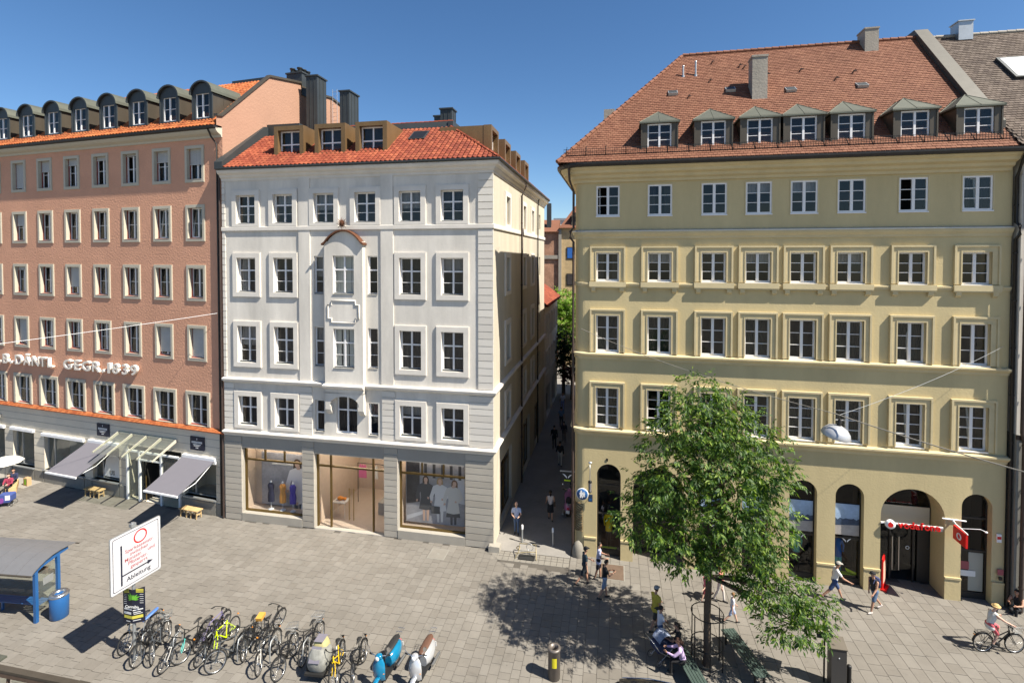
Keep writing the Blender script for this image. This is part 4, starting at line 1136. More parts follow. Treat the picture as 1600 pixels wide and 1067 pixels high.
# tiled ledge over the shops
lg = MB(); lg.prism([(-25, -.2, 4.86), (-25, -.2, 4.9), (-25, -.03, 5.06), (-25, .0, 5.06), (-25, 0, 4.8)], (25.4, 0, 0)); lo_ = lg.obj('ledge', 'orange_ledge', PB)
tiles('ledge_tiles', lo_, (-25, -.21, 4.905), (1, 0, 0), (0, .2, .17), 25.3, .26, .2, .125, 'tile_orange', lift=.02)
# raised letters
mat('letter', (0.74, 0.68, 0.60), .7)
LET = [('.', -19.06, -18.83), ('B', -18.66, -18.11), ('.', -17.95, -17.71), ('D', -17.4, -16.72), ('Ä', -16.56, -15.89), ('N', -15.72, -15.02), ('T', -14.95, -14.36), ('L', -14.2, -13.7),
       ('G', -12.69, -11.94), ('E', -11.68, -11.16), ('G', -10.99, -10.24), ('R', -10.05, -9.39), ('.', -9.24, -9.0), ('1', -8.71, -8.46), ('8', -8.3, -7.75), ('3', -7.48, -7.0), ('9', -6.8, -6.2)]
for ch, x0, x1 in LET:
    me = text_mesh(ch, .9, .16, 'letter', .018)
    xs_ = [v.co.x for v in me.vertices]; ys_ = [v.co.y for v in me.vertices]
    o = link('letter', me, PB, rot=(R(90), 0, 0))
    sx = (x1-x0)/(max(xs_)-min(xs_)); sy = (.2 if ch == '.' else (.76 if ch == 'Ä' else .63))/(max(ys_)-min(ys_))
    o.scale = (sx, sy, 1); o.location = (x0-min(xs_)*sx, -.12, 7.74-min(ys_)*sy)
# roof
PZ = 22.28; PP = (26.1-22.28)/4.1
rf = MB(); rf.add([(-25, -.45, PZ), (.3, -.45, PZ), (.3, 3.65, 26.1), (-25, 3.65, 26.1), (-25, 11.5, 26.1), (.3, 11.5, 26.1), (.3, 15.2, 22.3), (-25, 15.2, 22.3)], [(0, 1, 2, 3), (3, 2, 5, 4), (4, 5, 6, 7)])
pr = rf.obj('roof', 'tile_orange', PB)
SP = math.hypot(4.1, 26.1-PZ)
tiles('roof_tiles', pr, (-25, -.45, PZ+.02), (1, 0, 0), (0, 4.1, 26.1-PZ), 25.3, SP, .25, .28, 'tile_orange', curve=.2, lift=.03)
b = MB()
for k in range(len(gab)-1):
    (y0, z0), (y1, z1) = gab[k], gab[k+1]
    if z0 < 22.7 or z1 < 22.7: continue
    b.prism([(.22, y0, z0), (.22, y1, z1), (.22, y1, z1+.14), (.22, y0, z0+.14)], (.27, 0, 0))
b.obj('verge', 'dormer_brown', pr)
b = MB(); b.box(-2.5, .2, 3.55, 3.8, 26.08, 26.26); b.obj('ridge', 'zinc_dark', pr)
sg = MB()
for z in (PZ+.36, PZ+.44): sg.box(-25, .2, -.25, -.235, z, z+.015)
x = -24.8
while x < .2: sg.tube([(x, -.24, PZ+.5), (x, -.24, PZ+.2), (x, .1, PZ+.52)], .012, 4); x += .8
sg.obj('snow_guard', 'gutter', pr)
for c in [-.99-2.5*k for k in range(10)]:
    w = .72; y0 = .0; zb = 22.80; zt = 24.25
    d = MB(); d.T = Matrix.Translation((c, y0, 0))
    wall(d, -w, w, zb, zt, [(-.5, .5, zb+.08, zb+1.5, .12)], 0, .12)
    for s_ in (-1, 1):
        ye = (zt-PZ)/PP-.45+.1
        d.add([(s_*w, 0, zb), (s_*w, 0, zt), (s_*w, ye, zt), (s_*w, (zb-PZ)/PP-.45, zb)], [(0, 1, 2, 3)], 1)
        d.box(s_*w-.04, s_*w+.04, -.02, .03, zb, zt)
        for q in (.8, 1.5): d.box(s_*w-.015, s_*w+.015, q-.012, q+.012, zb+.9, zt, 1)
    arc = [(-(w+.0)*math.cos(math.pi*k/14), zt+.62*math.sin(math.pi*k/14)) for k in range(15)]
    d.poly([(x_, 0, z_) for x_, z_ in arc])
    d.T = None
    do = d.obj('dormer', ['zinc_dark', 'dormer_brown'], PB)
    t = MB(); W2 = w+.12
    for k in range(14):
        a0 = math.pi*k/14; a1 = math.pi*(k+1)/14
        p = [(c-W2*math.cos(a_), zt+.02+.72*math.sin(a_)) for a_ in (a0, a1)]
        yb_ = [(z_-PZ)/PP-.45+.15 for x_, z_ in p]
        t.add([(p[0][0], y0-.14, p[0][1]), (p[1][0], y0-.14, p[1][1]), (p[1][0], yb_[1], p[1][1]), (p[0][0], yb_[0], p[0][1])], [(0, 1, 2, 3)], 0, True)
        pi_ = [(c-(W2-.06)*math.cos(a_), zt-.04+.69*math.sin(a_)) for a_ in (a0, a1)]
        t.add([(p[0][0], y0-.14, p[0][1]), (p[1][0], y0-.14, p[1][1]), (pi_[1][0], y0-.14, pi_[1][1]), (pi_[0][0], y0-.14, pi_[0][1])], [(0, 1, 2, 3)], 1)
        t.add([(pi_[0][0], y0-.14, pi_[0][1]), (pi_[1][0], y0-.14, pi_[1][1]), (pi_[1][0], y0+.02, pi_[1][1]), (pi_[0][0], y0+.02, pi_[0][1])], [(0, 1, 2, 3)], 1)
    t.obj('dormer_roof', ['zinc_green', 'zinc_dark'], do)
    window(do, c-.5, c+.5, zb+.08, zb+1.5, y0+.05, 2, (.5,), name='dormer_window', flat=True)
    MB().add([(c-.55, y0+.7, zb), (c+.55, y0+.7, zb), (c+.55, y0+.7, zt), (c-.55, y0+.7, zt)], [(0, 1, 2, 3)]).obj('dormer_interior', 'interior_dark', do)
# chimney stack behind the gable with pots, ladder
b = MB(); b.box(-.8, .47, 6.5, 7.75, 26.0, 27.5); b.box(-.86, .53, 6.44, 7.81, 27.5, 27.6)
for y in (6.75, 7.15, 7.55):
    for x in (-.5, .1): b.lathe([(.15, 27.6), (.14, 27.85), (.19, 27.87), (.19, 27.95)], (x, y, 0), 10)
b.obj('chimney', 'zinc_dark', PB)
b = MB()
for x in (.62, .62+.38):
    b.cyl((x, 9.6, 23.4), (x, 9.6, 27.3), .018)
for k in range(13): b.cyl((.62, 9.6, 23.5+.3*k), (1.0, 9.6, 23.5+.3*k), .012)
b.obj('roof_ladder', 'galv', PB)
downpipe(PB, [(-.1, -.5, 22.15), (-.05, -.3, 21.7), (.12, -.09, 21.3), (.12, -.09, .1)], .05, 'gutter')
downpipe(PB, [(.3, -.12, 20), (.3, -.12, .05)], .055, 'pipe_brown')
# --- pink building: shop floor
mat('shop_back', (0.38, 0.37, 0.31), .9, var=.15, vscale=1.5)
SW = [(-21.9, -19.0, .8, 3.2), (-18.15, -16.0, .8, 3.2), (-15.0, -11.2, .85, 3.1), (-10.45, -8.1, .85, 3.0), (-2.75, -.35, .9, 3.0)]
DOOR = (-6.25, -4.45, 0.02, 2.9)
pg = MB()
wall(pg, -25, .44, 0, 4.9, [(a, b, c, d, .3) for a, b, c, d in SW] + [(-7.35, -3.0, 0.02, 3.35, 1.0)], 0, .3, 0, 0)
pgo = pg.obj('shop_wall', 'shop_grey', PB)
gr = MB()
for z in (3.5, 3.95, 4.4):
    gr.box(-25, .4, -.006, .004, z, z+.02)
for z in (.85, 1.35, 1.85, 2.35, 2.85, 3.3):
    for a, b in ((-25, -21.9), (-19, -18.15), (-16, -15), (-11.2, -10.45), (-8.1, -7.35), (-3.0, -2.75), (-.35, .4)): gr.box(a+.01, b-.01, -.005, .004, z, z+.018)
gr.obj('wall_joints', 'plinth_grey', PB)
ph = MB()
for a, b in ((-25, -21.95), (-21.9, -19.0), (-18.95, -18.2), (-18.15, -16.0), (-15.95, -15.05), (-15.0, -13.1), (-13.1, -11.2), (-11.15, -10.5), (-10.45, -8.1), (-8.05, -7.4), (-2.95, -2.75), (-2.75, -.35), (-.3, .42)):
    ph = MB(); ph.box(a, b-.015, -.05, -.001, 0.0, .72); ph.obj('plinth', 'plinth_grey', PB)
for a, b, c, d in SW:
    w = b-a; h = d-c
    fr = MB(); t = .06
    fr.box(0, t, 0, .08, 0, h); fr.box(w-t, w, 0, .08, 0, h); fr.box(t, w-t, 0, .08, 0, t); fr.box(t, w-t, 0, .08, h-t, h)
    xs = [t, t+.55, w-t] if w < 3 else [t, t+.6, w-t-.35, w-t]
    for x in xs[1:-1]: fr.box(x-.035, x+.035, 0, .08, t, h-t)
    fr.box(-.05, w+.05, -.36, .0, -.06, 0)
    f = fr.obj('shop_window', 'galv', PB, (a, .22, c))
    for k in range(len(xs)-1): link('pane', pane_mesh(xs[k+1]-xs[k]-.07, h-2*t, 'shop_glass'), f, loc=(xs[k]+.035, .04, t))
    i_ = MB(); i_.add([(a, .3, c), (b, .3, c), (b, 1.5, c), (a, 1.5, c)], [(0, 1, 2, 3)]); i_.add([(a-.2, 1.5, 0), (b+.2, 1.5, 0), (b+.2, 1.5, 3.4), (a-.2, 1.5, 3.4)], [(0, 1, 2, 3)])
    i_.add([(a, .3, d), (b, .3, d), (b, 1.5, d), (a, 1.5, d)], [(0, 1, 2, 3)])
    i_.add([(a-.01, .3, c), (a-.01, 1.5, c), (a-.01, 1.5, d), (a-.01, .3, d)], [(0, 1, 2, 3)]); i_.add([(b+.01, .3, c), (b+.01, 1.5, c), (b+.01, 1.5, d), (b+.01, .3, d)], [(0, 1, 2, 3)])
    i_.obj('shop_interior', 'shop_back', PB)
    if not (-10.5 < a < -10):
        cs = MB(); cs.box(a-.1, b+.1, -.14, -.01, d+.02, d+.2); cs.obj('awning_case', 'white_paint', PB)
# printed window graphic
b = MB(); b.poly([(-9.9, .24, 1.0), (-8.35, .24, 1.0), (-8.35, .24, 2.0), (-8.5, .24, 2.3), (-8.8, .24, 2.4), (-9.3, .24, 2.35), (-9.6, .24, 2.1)]); wgr = b.obj('window_graphic', 'white_matte', PB)
for ch_, x_ in (('U', -9.3), ('S', -9.02)): link('lettering', text_mesh(ch_, .36, .006, 'plinth_grey', .012), wgr, loc=(x_, .232, 1.15), rot=(R(90), 0, 0))
b = MB(); b.ball((-9.75, .36, 2.4), (.22, .06, .22)); b.obj('flower_wreath', 'orange_paint', PB)
# entrance lobby of glass with open door
e = MB(); rz0 = 3.3
e.add([(-7.35, 1.0, 0.02), (-3.0, 1.0, .02), (-3.0, 1.0, 3.35), (-7.35, 1.0, 3.35)], [(0, 1, 2, 3)])
e.obj('lobby_wall', 'interior_dark', PB)
lf = MB()
for x in (-7.3, -6.28, -4.5, -3.05): lf.box(x-.06, x+.06, -.12, -.0, 0, 3.1)
lf.box(-7.36, -2.99, -.11, -.01, 3.0, 3.1); lf.box(-6.22, -4.56, -.1, -.02, 2.55, 2.63)
lfo = lf.obj('lobby_frame', 'white_paint', PB)
for a, b in ((-7.22, -6.34), (-4.44, -3.11)): link('pane', pane_mesh(b-a, 2.95, 'canopy_glass'), lfo, loc=(a, -.06, .03))
link('pane', pane_mesh(1.66, .36, 'canopy_glass'), lfo, loc=(-6.22, -.06, 2.63))
d = MB(); d.box(-6.05, -6.02, .1, .9, .05, 2.5); d.obj('open_door', 'frame_dark', PB)
MB().tube([(-5.85, .0, .1), (-5.85, .0, 1.6)], .03, 8).obj('door_handle', 'yellow_green' if 0 else 'bronze', PB)
# glass canopy
def canopy(u0, u1, n, label):
    t = thing('glass_canopy', label, 'canopy', ploc(u0, 0, 0), PA)
    L = u1-u0; z0 = 4.1; z1 = 3.35; o = 1.55
    for k in range(n):
        x = L*k/(n-1); b = MB(); b.prism([(x-.035, 0, z0+.06), (x-.035, 0, z0-.12), (x-.035, -o, z1-.02), (x-.035, -o, z1+.05)], (.07, 0, 0)); b.obj('rafter', 'pink_trim', t)
        if k < n-1:
            g = MB(); x1 = L*(k+1)/(n-1); g.add([(x+.04, -.02, z0+.07), (x1-.04, -.02, z0+.07), (x1-.04, -o-.12, z1+.04), (x+.04, -o-.12, z1+.04)], [(0, 1, 2, 3)]); g.obj('pane', 'canopy_glass', t)
    b = MB(); b.cyl((0, -.02, z0), (L, -.02, z0), .03); b.obj('rail', 'galv', t)
canopy(-8.05, -3.3, 5, 'glass canopy with five pale rafters over the open shop entrance')
canopy(-24.0, -19.3, 5, 'glass canopy with pale rafters at the far left end of shop front')
# awnings
def awning(u0, u1, z, out, drop, label):
    t = thing('awning', label, 'awning', ploc(u0, 0, 0), PA, 'grey fabric awnings on the pink house')
    L = u1-u0; n = 4; b = MB()
    for k in range(n):
        b.add([(.02+(L-.04)*k/n, -.12, z), (.02+(L-.04)*(k+1)/n, -.12, z), (.02+(L-.04)*(k+1)/n, -out, z-drop), (.02+(L-.04)*k/n, -out, z-drop)], [(0, 1, 2, 3)])
    b.obj('fabric', 'awning_grey', t)
    b = MB(); b.box(0, L, -.16, -.0, z-.02, z+.14); b.obj('case', 'white_paint', t)
    b = MB(); b.box(0, L, -out-.04, -out+.03, z-drop-.07, z-drop+.02); b.obj('front_bar', 'white_paint', t)
    for x in (.15, L-.15):
        b = MB(); b.tube([(x, -.1, z-.1), (x+.12, -out*.55, z-drop*.55-.2), (x, -out, z-drop-.03)], .02, 5); b.obj('arm', 'white_paint', t)
    return t
awning(-10.65, -8.05, 3.22, 2.45, 1.0, 'grey sloping awning left of the glass canopy, over a wooden bench')
awning(-2.75, -.30, 3.22, 2.45, 1.0, 'grey sloping awning right of the shop entrance, nearest the white house')
# black shop signs
for x, lb in ((-9.93, 'black square shop sign with pale lettering above the left awning'), (-2.2, 'black square shop sign with pale lettering above the right awning')):
    t = thing('shop_sign', lb, 'sign', ploc(x, 0, 3.68), PA, 'black square shop signs')
    MB().box(0, 1.05, -.07, -.003, 0, .78).obj('board', 'black_print', t)
    b = MB(); y = -.075
    for k in range(9): b.box(.13+.09*k, .13+.09*k+.055, y, -.07, .40, .52)
    b.box(.22, .82, y, -.07, .31, .345); b.box(.28, .72, y, -.07, .235, .26); b.box(.42, .62, y, -.07, .12, .16); b.box(.5, .54, y, -.07, .6, .7)
    b.obj('lettering', 'white_matte', t)
# wooden benches
def plank_bench(u, y, label):
    t = thing('wooden_bench', label, 'bench', ploc(u, y, 0), PA, 'small wooden benches at the pink house')
    for k in range(2):
        MB().box(k*.72, k*.72+.66, -.21, .21, .44, .49).obj('seat', 'wood', t)
    for x in (.08, .52, .84, 1.26):
        b = MB(); b.prism([(x, -.17, 0), (x, -.13, 0), (x, -.1, .44), (x, -.16, .44)], (.05, 0, 0)); b.prism([(x, .17, 0), (x, .13, 0), (x, .1, .44), (x, .16, .44)], (.05, 0, 0)); b.box(x+.01, x+.04, -.12, .12, .2, .25); b.obj('leg', 'wood', t)
plank_bench(-10.35, -.45, 'light wooden bench below the printed shop window, left of entrance')
plank_bench(-2.35, -.55, 'light wooden bench half in shade under the right awning')

# ================================================================== RIGHT NEIGHBOUR
NB = thing('grey_building', 'pale grey house with brown tiled roof at the right edge', 'building', YO, YA)
b = MB(); f0 = -.28
b.box(18.02, 27, f0, 12, 7.5, 19.2, 0, ('-z',)); b.box(18.02, 27, f0-.03, 12, 0, 7.5, 1, ('-z',))
b.obj('wall', ['white_trim', 'plinth_grey'], NB)
b = MB(); b.box(18.0, 27, f0-.06, f0, 7.3, 7.48); b.obj('string_course', 'pipe_brown', NB)
b = MB(); band(b, 18.0, 27, [(.25, 18.7), (.4, 18.8), (.5, 19.0), (.9, 19.2), (.9, 19.32), (.25, 19.4)]); b.obj('cornice', 'white_trim', NB)
b = MB(); band(b, 17.95, 27, [(.85, 19.32), (1.05, 19.3), (1.08, 19.44), (.85, 19.46)]); b.obj('gutter', 'gutter', NB)
rf = MB(); rf.add([(17.57, -.9, 19.5), (27, -.9, 19.5), (27, 5.9, 26.5), (17.57, 5.9, 26.5), (27, 13, 19.5), (17.57, 13, 19.5)], [(0, 1, 2, 3), (3, 2, 4, 5)]); nr = rf.obj('roof', 'tile_brown', NB)
tiles('roof_tiles', nr, (17.57, -.9, 19.52), (1, 0, 0), (0, 6.8, 7.0), 9.4, math.hypot(6.8, 7.0), .2, .18, 'tile_brown', lift=.028)
b = MB()
for k in range(24): b.tube([(17.6+.4*k, 5.9, 26.56), (18.02+.4*k, 5.9, 26.55)], [.11, .1], 6)
b.obj('ridge_tiles', 'concrete', nr)
b = MB(); b.T = Matrix.Translation((19.5, 2.6, 19.5+3.5*7/6.8+.05)) @ Euler((math.atan(7/6.8), 0, 0)).to_matrix().to_4x4()
b.box(0, 2.0, 0, 1.9, -.1, .14); b.box(.12, 1.88, .12, 1.78, .14, .15, 1); b.obj('skylight', ['zinc_dark', 'frame_white'], nr)
b = MB(); b.box(18.85, 19.5, 5.5, 6.2, 26.2, 27.15); b.box(18.8, 19.55, 5.45, 6.25, 27.15, 27.2); b.obj('metal_chimney', 'galv', NB)
b = MB(); c = 20.15; zt = 21.6
b.box(c-1.0, c+1.0, -.3, 2.2, 19.8, 20.9)
b.prism([(c-1.3, -.4, 20.85), (c+1.3, -.4, 20.85), (c, -.4, 22.0)], (0, 3, 0)); b.obj('dormer', 'zinc_dark', NB)
sg = MB()
for z in (19.95, 20.1, 20.24): sg.box(17.7, 27, -.66, -.645, z, z+.016)
x = 17.7
while x < 27: sg.box(x, x+.012, -.66, -.648, 19.9, 20.26); x += .11
sg.obj('snow_guard', 'black_metal', nr)
downpipe(NB, [(18.15, -.42, 19.2), (18.15, -.40, 7.6), (18.22, -.42, 7.2), (18.22, -.42, .05)], .075, 'pipe_brown')
b = MB()
for k, z in enumerate((5.6, 4.9, 4.3, 3.6)): b.tube([(18.5, f0, z), (18.62, f0-.4, z+.05), (18.9, f0-.5, z-.1)], .03, 6); b.ball((18.95, f0-.5, z-.12), .07)
b.obj('wall_lamp_bracket', 'galv', NB)

# ================================================================== BUILDINGS BEYOND THE ALLEY
LB = thing('low_building', 'lower grey house with red tiled roof further down the alley', 'building', (-0.985, 25.753, 0), R(-11.3))
b = MB(); b.T = Bs
hs = []
for z0, z1 in ((7.6, 9.6), (4.3, 6.3)):
    for c in (21.0, 23.0, 25.0, 27.0, 29.0): hs.append((c-.45, c+.45, z0, z1, .2))
hs += [(21, 24, .1, 2.9, .3), (25.5, 28, .1, 2.9, .3)]
wall(b, 19.5, 30, 0, 10.6, hs, -.02, .2); b.T = None
b.add([(.02, 30, 0), (-12, 30, 0), (-12, 30, 10.6), (.02, 30, 10.6)], [(0, 1, 2, 3)])
b.obj('wall', 'white_plaster', LB)
for z0, z1 in ((7.6, 9.6), (4.3, 6.3)):
    for c in (21.0, 23.0, 25.0, 27.0, 29.0): window(LB, c-.45, c+.45, z0, z1, .1, 2, (.6,), B=Bs, frame='frame_white', sur=(.14, .06, 'white_trim', 0, -.12, .14, 0))
b = MB(); b.add([(-1.2, 19.6, 0), (-1.2, 30, 0), (-1.2, 30, 10.5), (-1.2, 19.6, 10.5)], [(0, 1, 2, 3)]); b.obj('interior', 'interior_dark', LB)
b = MB(); b.add([(.4, 19.5, 10.55), (.4, 30.3, 10.55), (-5, 30.3, 14.5), (-5, 19.5, 14.5)], [(0, 1, 2, 3)]); b.add([(.4, 19.5, 10.5), (.4, 30.3, 10.5), (-5, 30.3, 10.5), (-5, 19.5, 10.5)], [(0, 1, 2, 3)]); lr = b.obj('roof', 'tile_red', LB)
tiles('roof_tiles', lr, (.4, 19.5, 10.58), (0, 1, 0), (-5.4, 0, 3.95), 10.8, 6.6, .26, .29, 'tile_red', curve=.2, lift=.03)
mat('old_brick', (0.36, 0.20, 0.13), .95, bump=.8, bscale=6, var=.35, vscale=.9)
mat('old_ochre', (0.50, 0.37, 0.20), .95, bump=.3, bscale=6, var=.2, vscale=.8)
OB = thing('old_brick_building', 'weathered brick and ochre house with red roof beyond the alley', 'building', (3.5, 70, 0), R(-8))
b = MB(); b.box(-6, 3.0, 0, 8, 0, 18.3, 0); b.box(3.0, 12.5, -.05, 8, 0, 18.9, 1); b.obj('wall', ['old_brick', 'old_ochre'], OB)
b = MB(); b.box(-6, 2.88, -.2, 0, 14.6, 15.1); b.box(2.9, 3.3, -.25, 0, 0, 18.6); b.obj('string_course', 'concrete', OB)
for z in (11.0, 14.6):
    for x in (4.0, 6.6): 
        b = MB(); b.box(x, x+1.1, -.12, -.06, z, z+1.6); w_ = b.obj('window', 'frame_dark', OB)
        b = MB(); b.box(x+.1, x+1.0, -.14, -.12, z+.1, z+1.5); b.obj('pane', 'cloth_blue' if (z > 14 and x < 5) else 'curtain_dark', w_)
b = MB(); b.prism([(-6.3, -.5, 18.3), (-6.3, 8.5, 18.3), (-6.3, 4, 20.2)], (9.2, 0, 0)); b.prism([(2.95, -.5, 18.8), (2.95, 8.5, 18.8), (6.5, 4, 24)], (10, 0, 0)); orf = b.obj('roof', 'tile_brick', OB)
b = MB(); b.box(4.6, 5.8, -.2, 2, 19.0, 20.3); b.prism([(4.4, -.4, 20.3), (6.0, -.4, 20.3), (5.2, -.4, 20.9)], (0, 3, 0)); b.obj('dormer', 'dormer_brown', orf)
b = MB(); b.box(1.2, 1.8, 1, 2, 18.5, 22.3); b.obj('chimney', 'zinc_dark', orf)
FB = thing('white_block', 'plain white flat roofed block far behind the brick house', 'building', (9.2, 92, 0), R(-8))
b = MB(); b.box(-1.5, 9, 0, 8, 0, 21.4); b.obj('wall', 'white_trim', FB); b = MB(); b.box(-1.7, 9.2, -.2, 8.2, 21.4, 21.8); b.obj('roof', 'galv', FB)
for z in (18.5,):
    b = MB(); b.box(-1.0, 1.5, -.08, -.01, z, z+1.6); b.obj('window', 'galv', FB)
# ================================================================== GROUND
g = MB(); g.box(-400, 400, -150, 700, -1.0, -.06); GR = structure(g.obj('ground', 'curb'))
bed = MB(); bed.add([(-60, 8, -.016), (40, 8, -.016), (40, 40, -.016), (-60, 40, -.016)], [(0, 1, 2, 3)]); bed.obj('joint_bed', 'joint', GR)
def front_of(p, o, ang, m=0.0):
    n = (math.sin(ang), -math.cos(ang)); return (p[0]-o[0])*n[0]+(p[1]-o[1])*n[1] > m
def seen(p):
    if p[1] < 14: return False
    px = 800+795*p[0]/p[1]; py = 400+795*15/p[1]
    return -160 < px < 1760 and py < 1150
def on_square(p):
    u = (p[0]+.985)*math.cos(R(-11.3))+(p[1]-25.753)*math.sin(R(-11.3))
    if u < -15.7: return front_of(p, PO, PA, -.2)
    if u < .45: return front_of(p, (-.985, 25.753), R(-11.3), -.2)
    if u < 3.9: return front_of(p, (-.985, 25.753), R(-11.3), .95)
    return front_of(p, YO, YA, -1.3)
ca, sa = math.cos(R(-11.3)), math.sin(R(-11.3))
def w2(u, v): return (-.985+u*ca-v*sa, 25.753+u*sa+v*ca)
slabs = []; u = -46.0; prng = random.Random(3)
while u < 30:
    w = prng.choice((.32, .38, .38, .44)) if u < 5 else prng.choice((.48, .48, .44))
    v = 14.0-prng.uniform(0, .4)
    v = -14.0-prng.uniform(0, .4)
    while v < 17:
        l = prng.choice((.3, .4, .4, .5)) if u < 5 else prng.choice((.5, .5, .7))
        c = w2(u+w/2, v+l/2)
        if seen(c) and on_square(c) and on_square(w2(u+w/2, v+l)): slabs.append((c[1]**2+c[0]**2, u, v, w, l))
        v += l
    u += w
slabs.sort()
GAP = .0065
def slab_mesh(w, l): return cached(('slab', w, l), lambda: MB().box(GAP-w/2, w/2-GAP, GAP-l/2, l/2-GAP, -.05, 0, 0, ('-z',)).mesh('paving_slab', 'paver_single'))
rest = MB(); V = []; F = []
for i, (d, u, v, w, l) in enumerate(slabs):
    c = w2(u+w/2, v+l/2); h = prng.uniform(-.003, .003)
    if i < 300:
        link('paving_slab', slab_mesh(w, l), GR, (c[0], c[1], h), (0, 0, R(-11.3)))
    else:
        k = len(V); q = [w2(u+GAP, v+GAP), w2(u+w-GAP, v+GAP), w2(u+w-GAP, v+l-GAP), w2(u+GAP, v+l-GAP)]
        V += [(x, y, h) for x, y in q] + [(x, y, -.03) for x, y in q]
        F += [(k, k+1, k+2, k+3), (k, k+4, k+5, k+1), (k+1, k+5, k+6, k+2), (k+2, k+6, k+7, k+3), (k+3, k+7, k+4, k)]
me = bpy.data.meshes.new('paving_slabs'); me.from_pydata(V, [], F); me.materials.append(MATS['paver']); me.update()
stuff(link('paving_slabs', me, GR))
# alley
al = MB(); al.T = WM
al.add([(.0, -.05, .004), (3.95, -.05, .004), (3.95, 60, .004), (-3, 60, .004), (.0, 29, .004)], [(0, 1, 2, 3, 4)])
structure(al.obj('alley_road', 'asphalt'))
st_ = MB(); st_.T = WM
for k in range(13): st_.box(.06+.3*k, .34+.3*k, -.85, -.5, -.02, .003+.001*(k % 2))
structure(st_.obj('alley_kerb', 'curb'))
mo = MB(); mo.T = WM
for k in range(13):
    for j in range(2): mo.box(.06+.3*k, .335+.3*k, -.47+.2*j, -.285+.2*j, -.02, .002)
structure(mo.obj('alley_setts', 'curb'))
# light paving strip along the pink shops and sills
st2 = MB(); st2.T = PM
for k in range(10): st2.box(-24+.62*k, -24+.62*k+.6, -1.1, -.06, -.02, .0065)
st2.box(-17.75, -15.2, -1.1, -.06, -.02, .0065); st2.box(-17.8, -17.2, -3.4, -1.12, -.02, .0065)
structure(st2.obj('pale_pavement', 'pale_slab'))
# ================================================================== STREET THINGS
def col_mat(c, rough=.75, nm=None, **k):
    nm = nm or 'paint_%02x%02x%02x_%d' % (int(c[0]*255), int(c[1]*255), int(c[2]*255), int(rough*100))
    if nm not in MATS: mat(nm, c, rough, **k)
    return nm
# --- diversion sign on its pole
DS = thing('road_sign', 'large white diversion sign with red ring and black arrow on steel pole', 'road sign', (-14.05, 18.61, 0), R(72))
b = MB(); b.cyl((0, 0, 0), (0, 0, 5.15), .055, n=12); b.lathe([(.075, 0), (.075, .1)], (0, 0, 0), 12); b.obj('pole', 'galv', DS)
def rrect(x0, x1, z0, z1, r, n=5):
    P = []
    for cx, cz, a0 in ((x1-r, z1-r, 0), (x0+r, z1-r, 90), (x0+r, z0+r, 180), (x1-r, z0+r, 270)):
        for k in range(n+1): a = R(a0+90*k/n); P.append((cx+r*math.cos(a), cz+r*math.sin(a)))
    return P
b = MB(); b.prism([(x, -.075, z) for x, z in rrect(-.88, .98, 2.88, 4.98, .08)], (0, -.03, 0)); b.obj('panel', 'galv', DS)
pn = MB(); pn.prism([(x, -.106, z) for x, z in rrect(-.86, .96, 2.90, 4.96, .07)], (0, -.004, 0)); pn.obj('face', 'sign_white', DS)
def ring2(mb, o, i, y, m=0):
    n = len(o)
    for k in range(n): mb.add([(o[k][0], y, o[k][1]), (o[(k+1) % n][0], y, o[(k+1) % n][1]), (i[(k+1) % n][0], y, i[(k+1) % n][1]), (i[k][0], y, i[k][1])], [(0, 1, 2, 3)], m)
pr_ = MB(); y = -.113
ring2(pr_, rrect(-.79, .89, 2.97, 4.89, .06), rrect(-.77, .87, 2.99, 4.87, .05), y)
pr_.box(-.52, -.46, y, -.11, 3.08, 4.55); pr_.box(-.46, .45, y, -.11, 3.40, 3.45); pr_.poly([(.45, y, 3.34), (.66, y, 3.425), (.45, y, 3.51)])
pr_.obj('printed_arrow', 'black_print', DS)
b = MB(); c = (.2, 4.58); ring2(b, [(c[0]+.25*math.cos(R(15*k)), c[1]+.25*math.sin(R(15*k))) for k in range(24)], [(c[0]+.2*math.cos(R(15*k)), c[1]+.2*math.sin(R(15*k))) for k in range(24)], y); b.obj('red_ring', 'red_paint', DS)
for t, x_, k in (('Sparkassenstr.', .17, 0), ('zwischen', .15, 1), ('Münzstr.', -.06, 2), ('und', .6, 2), ('Pfisterstr.', .1, 3), ('gesperrt', .14, 4)):
    link('lettering', text_mesh(t, .185, .006, 'red_dull', .001, 'CENTER'), DS, loc=(x_, y, 4.19-.158*k), rot=(R(90), 0, 0))
link('lettering', text_mesh('Ableitung', .23, .006, 'black_print', .002, 'CENTER'), DS, loc=(.12, y, 3.14), rot=(R(90), 0, 0))
b = MB()
for z in (3.3, 4.6): b.box(-.3, .3, -.075, -.03, z-.03, z+.03)
b.box(-.09, .09, -.07, .07, 5.0, 5.12); b.obj('bracket', 'galv', DS)
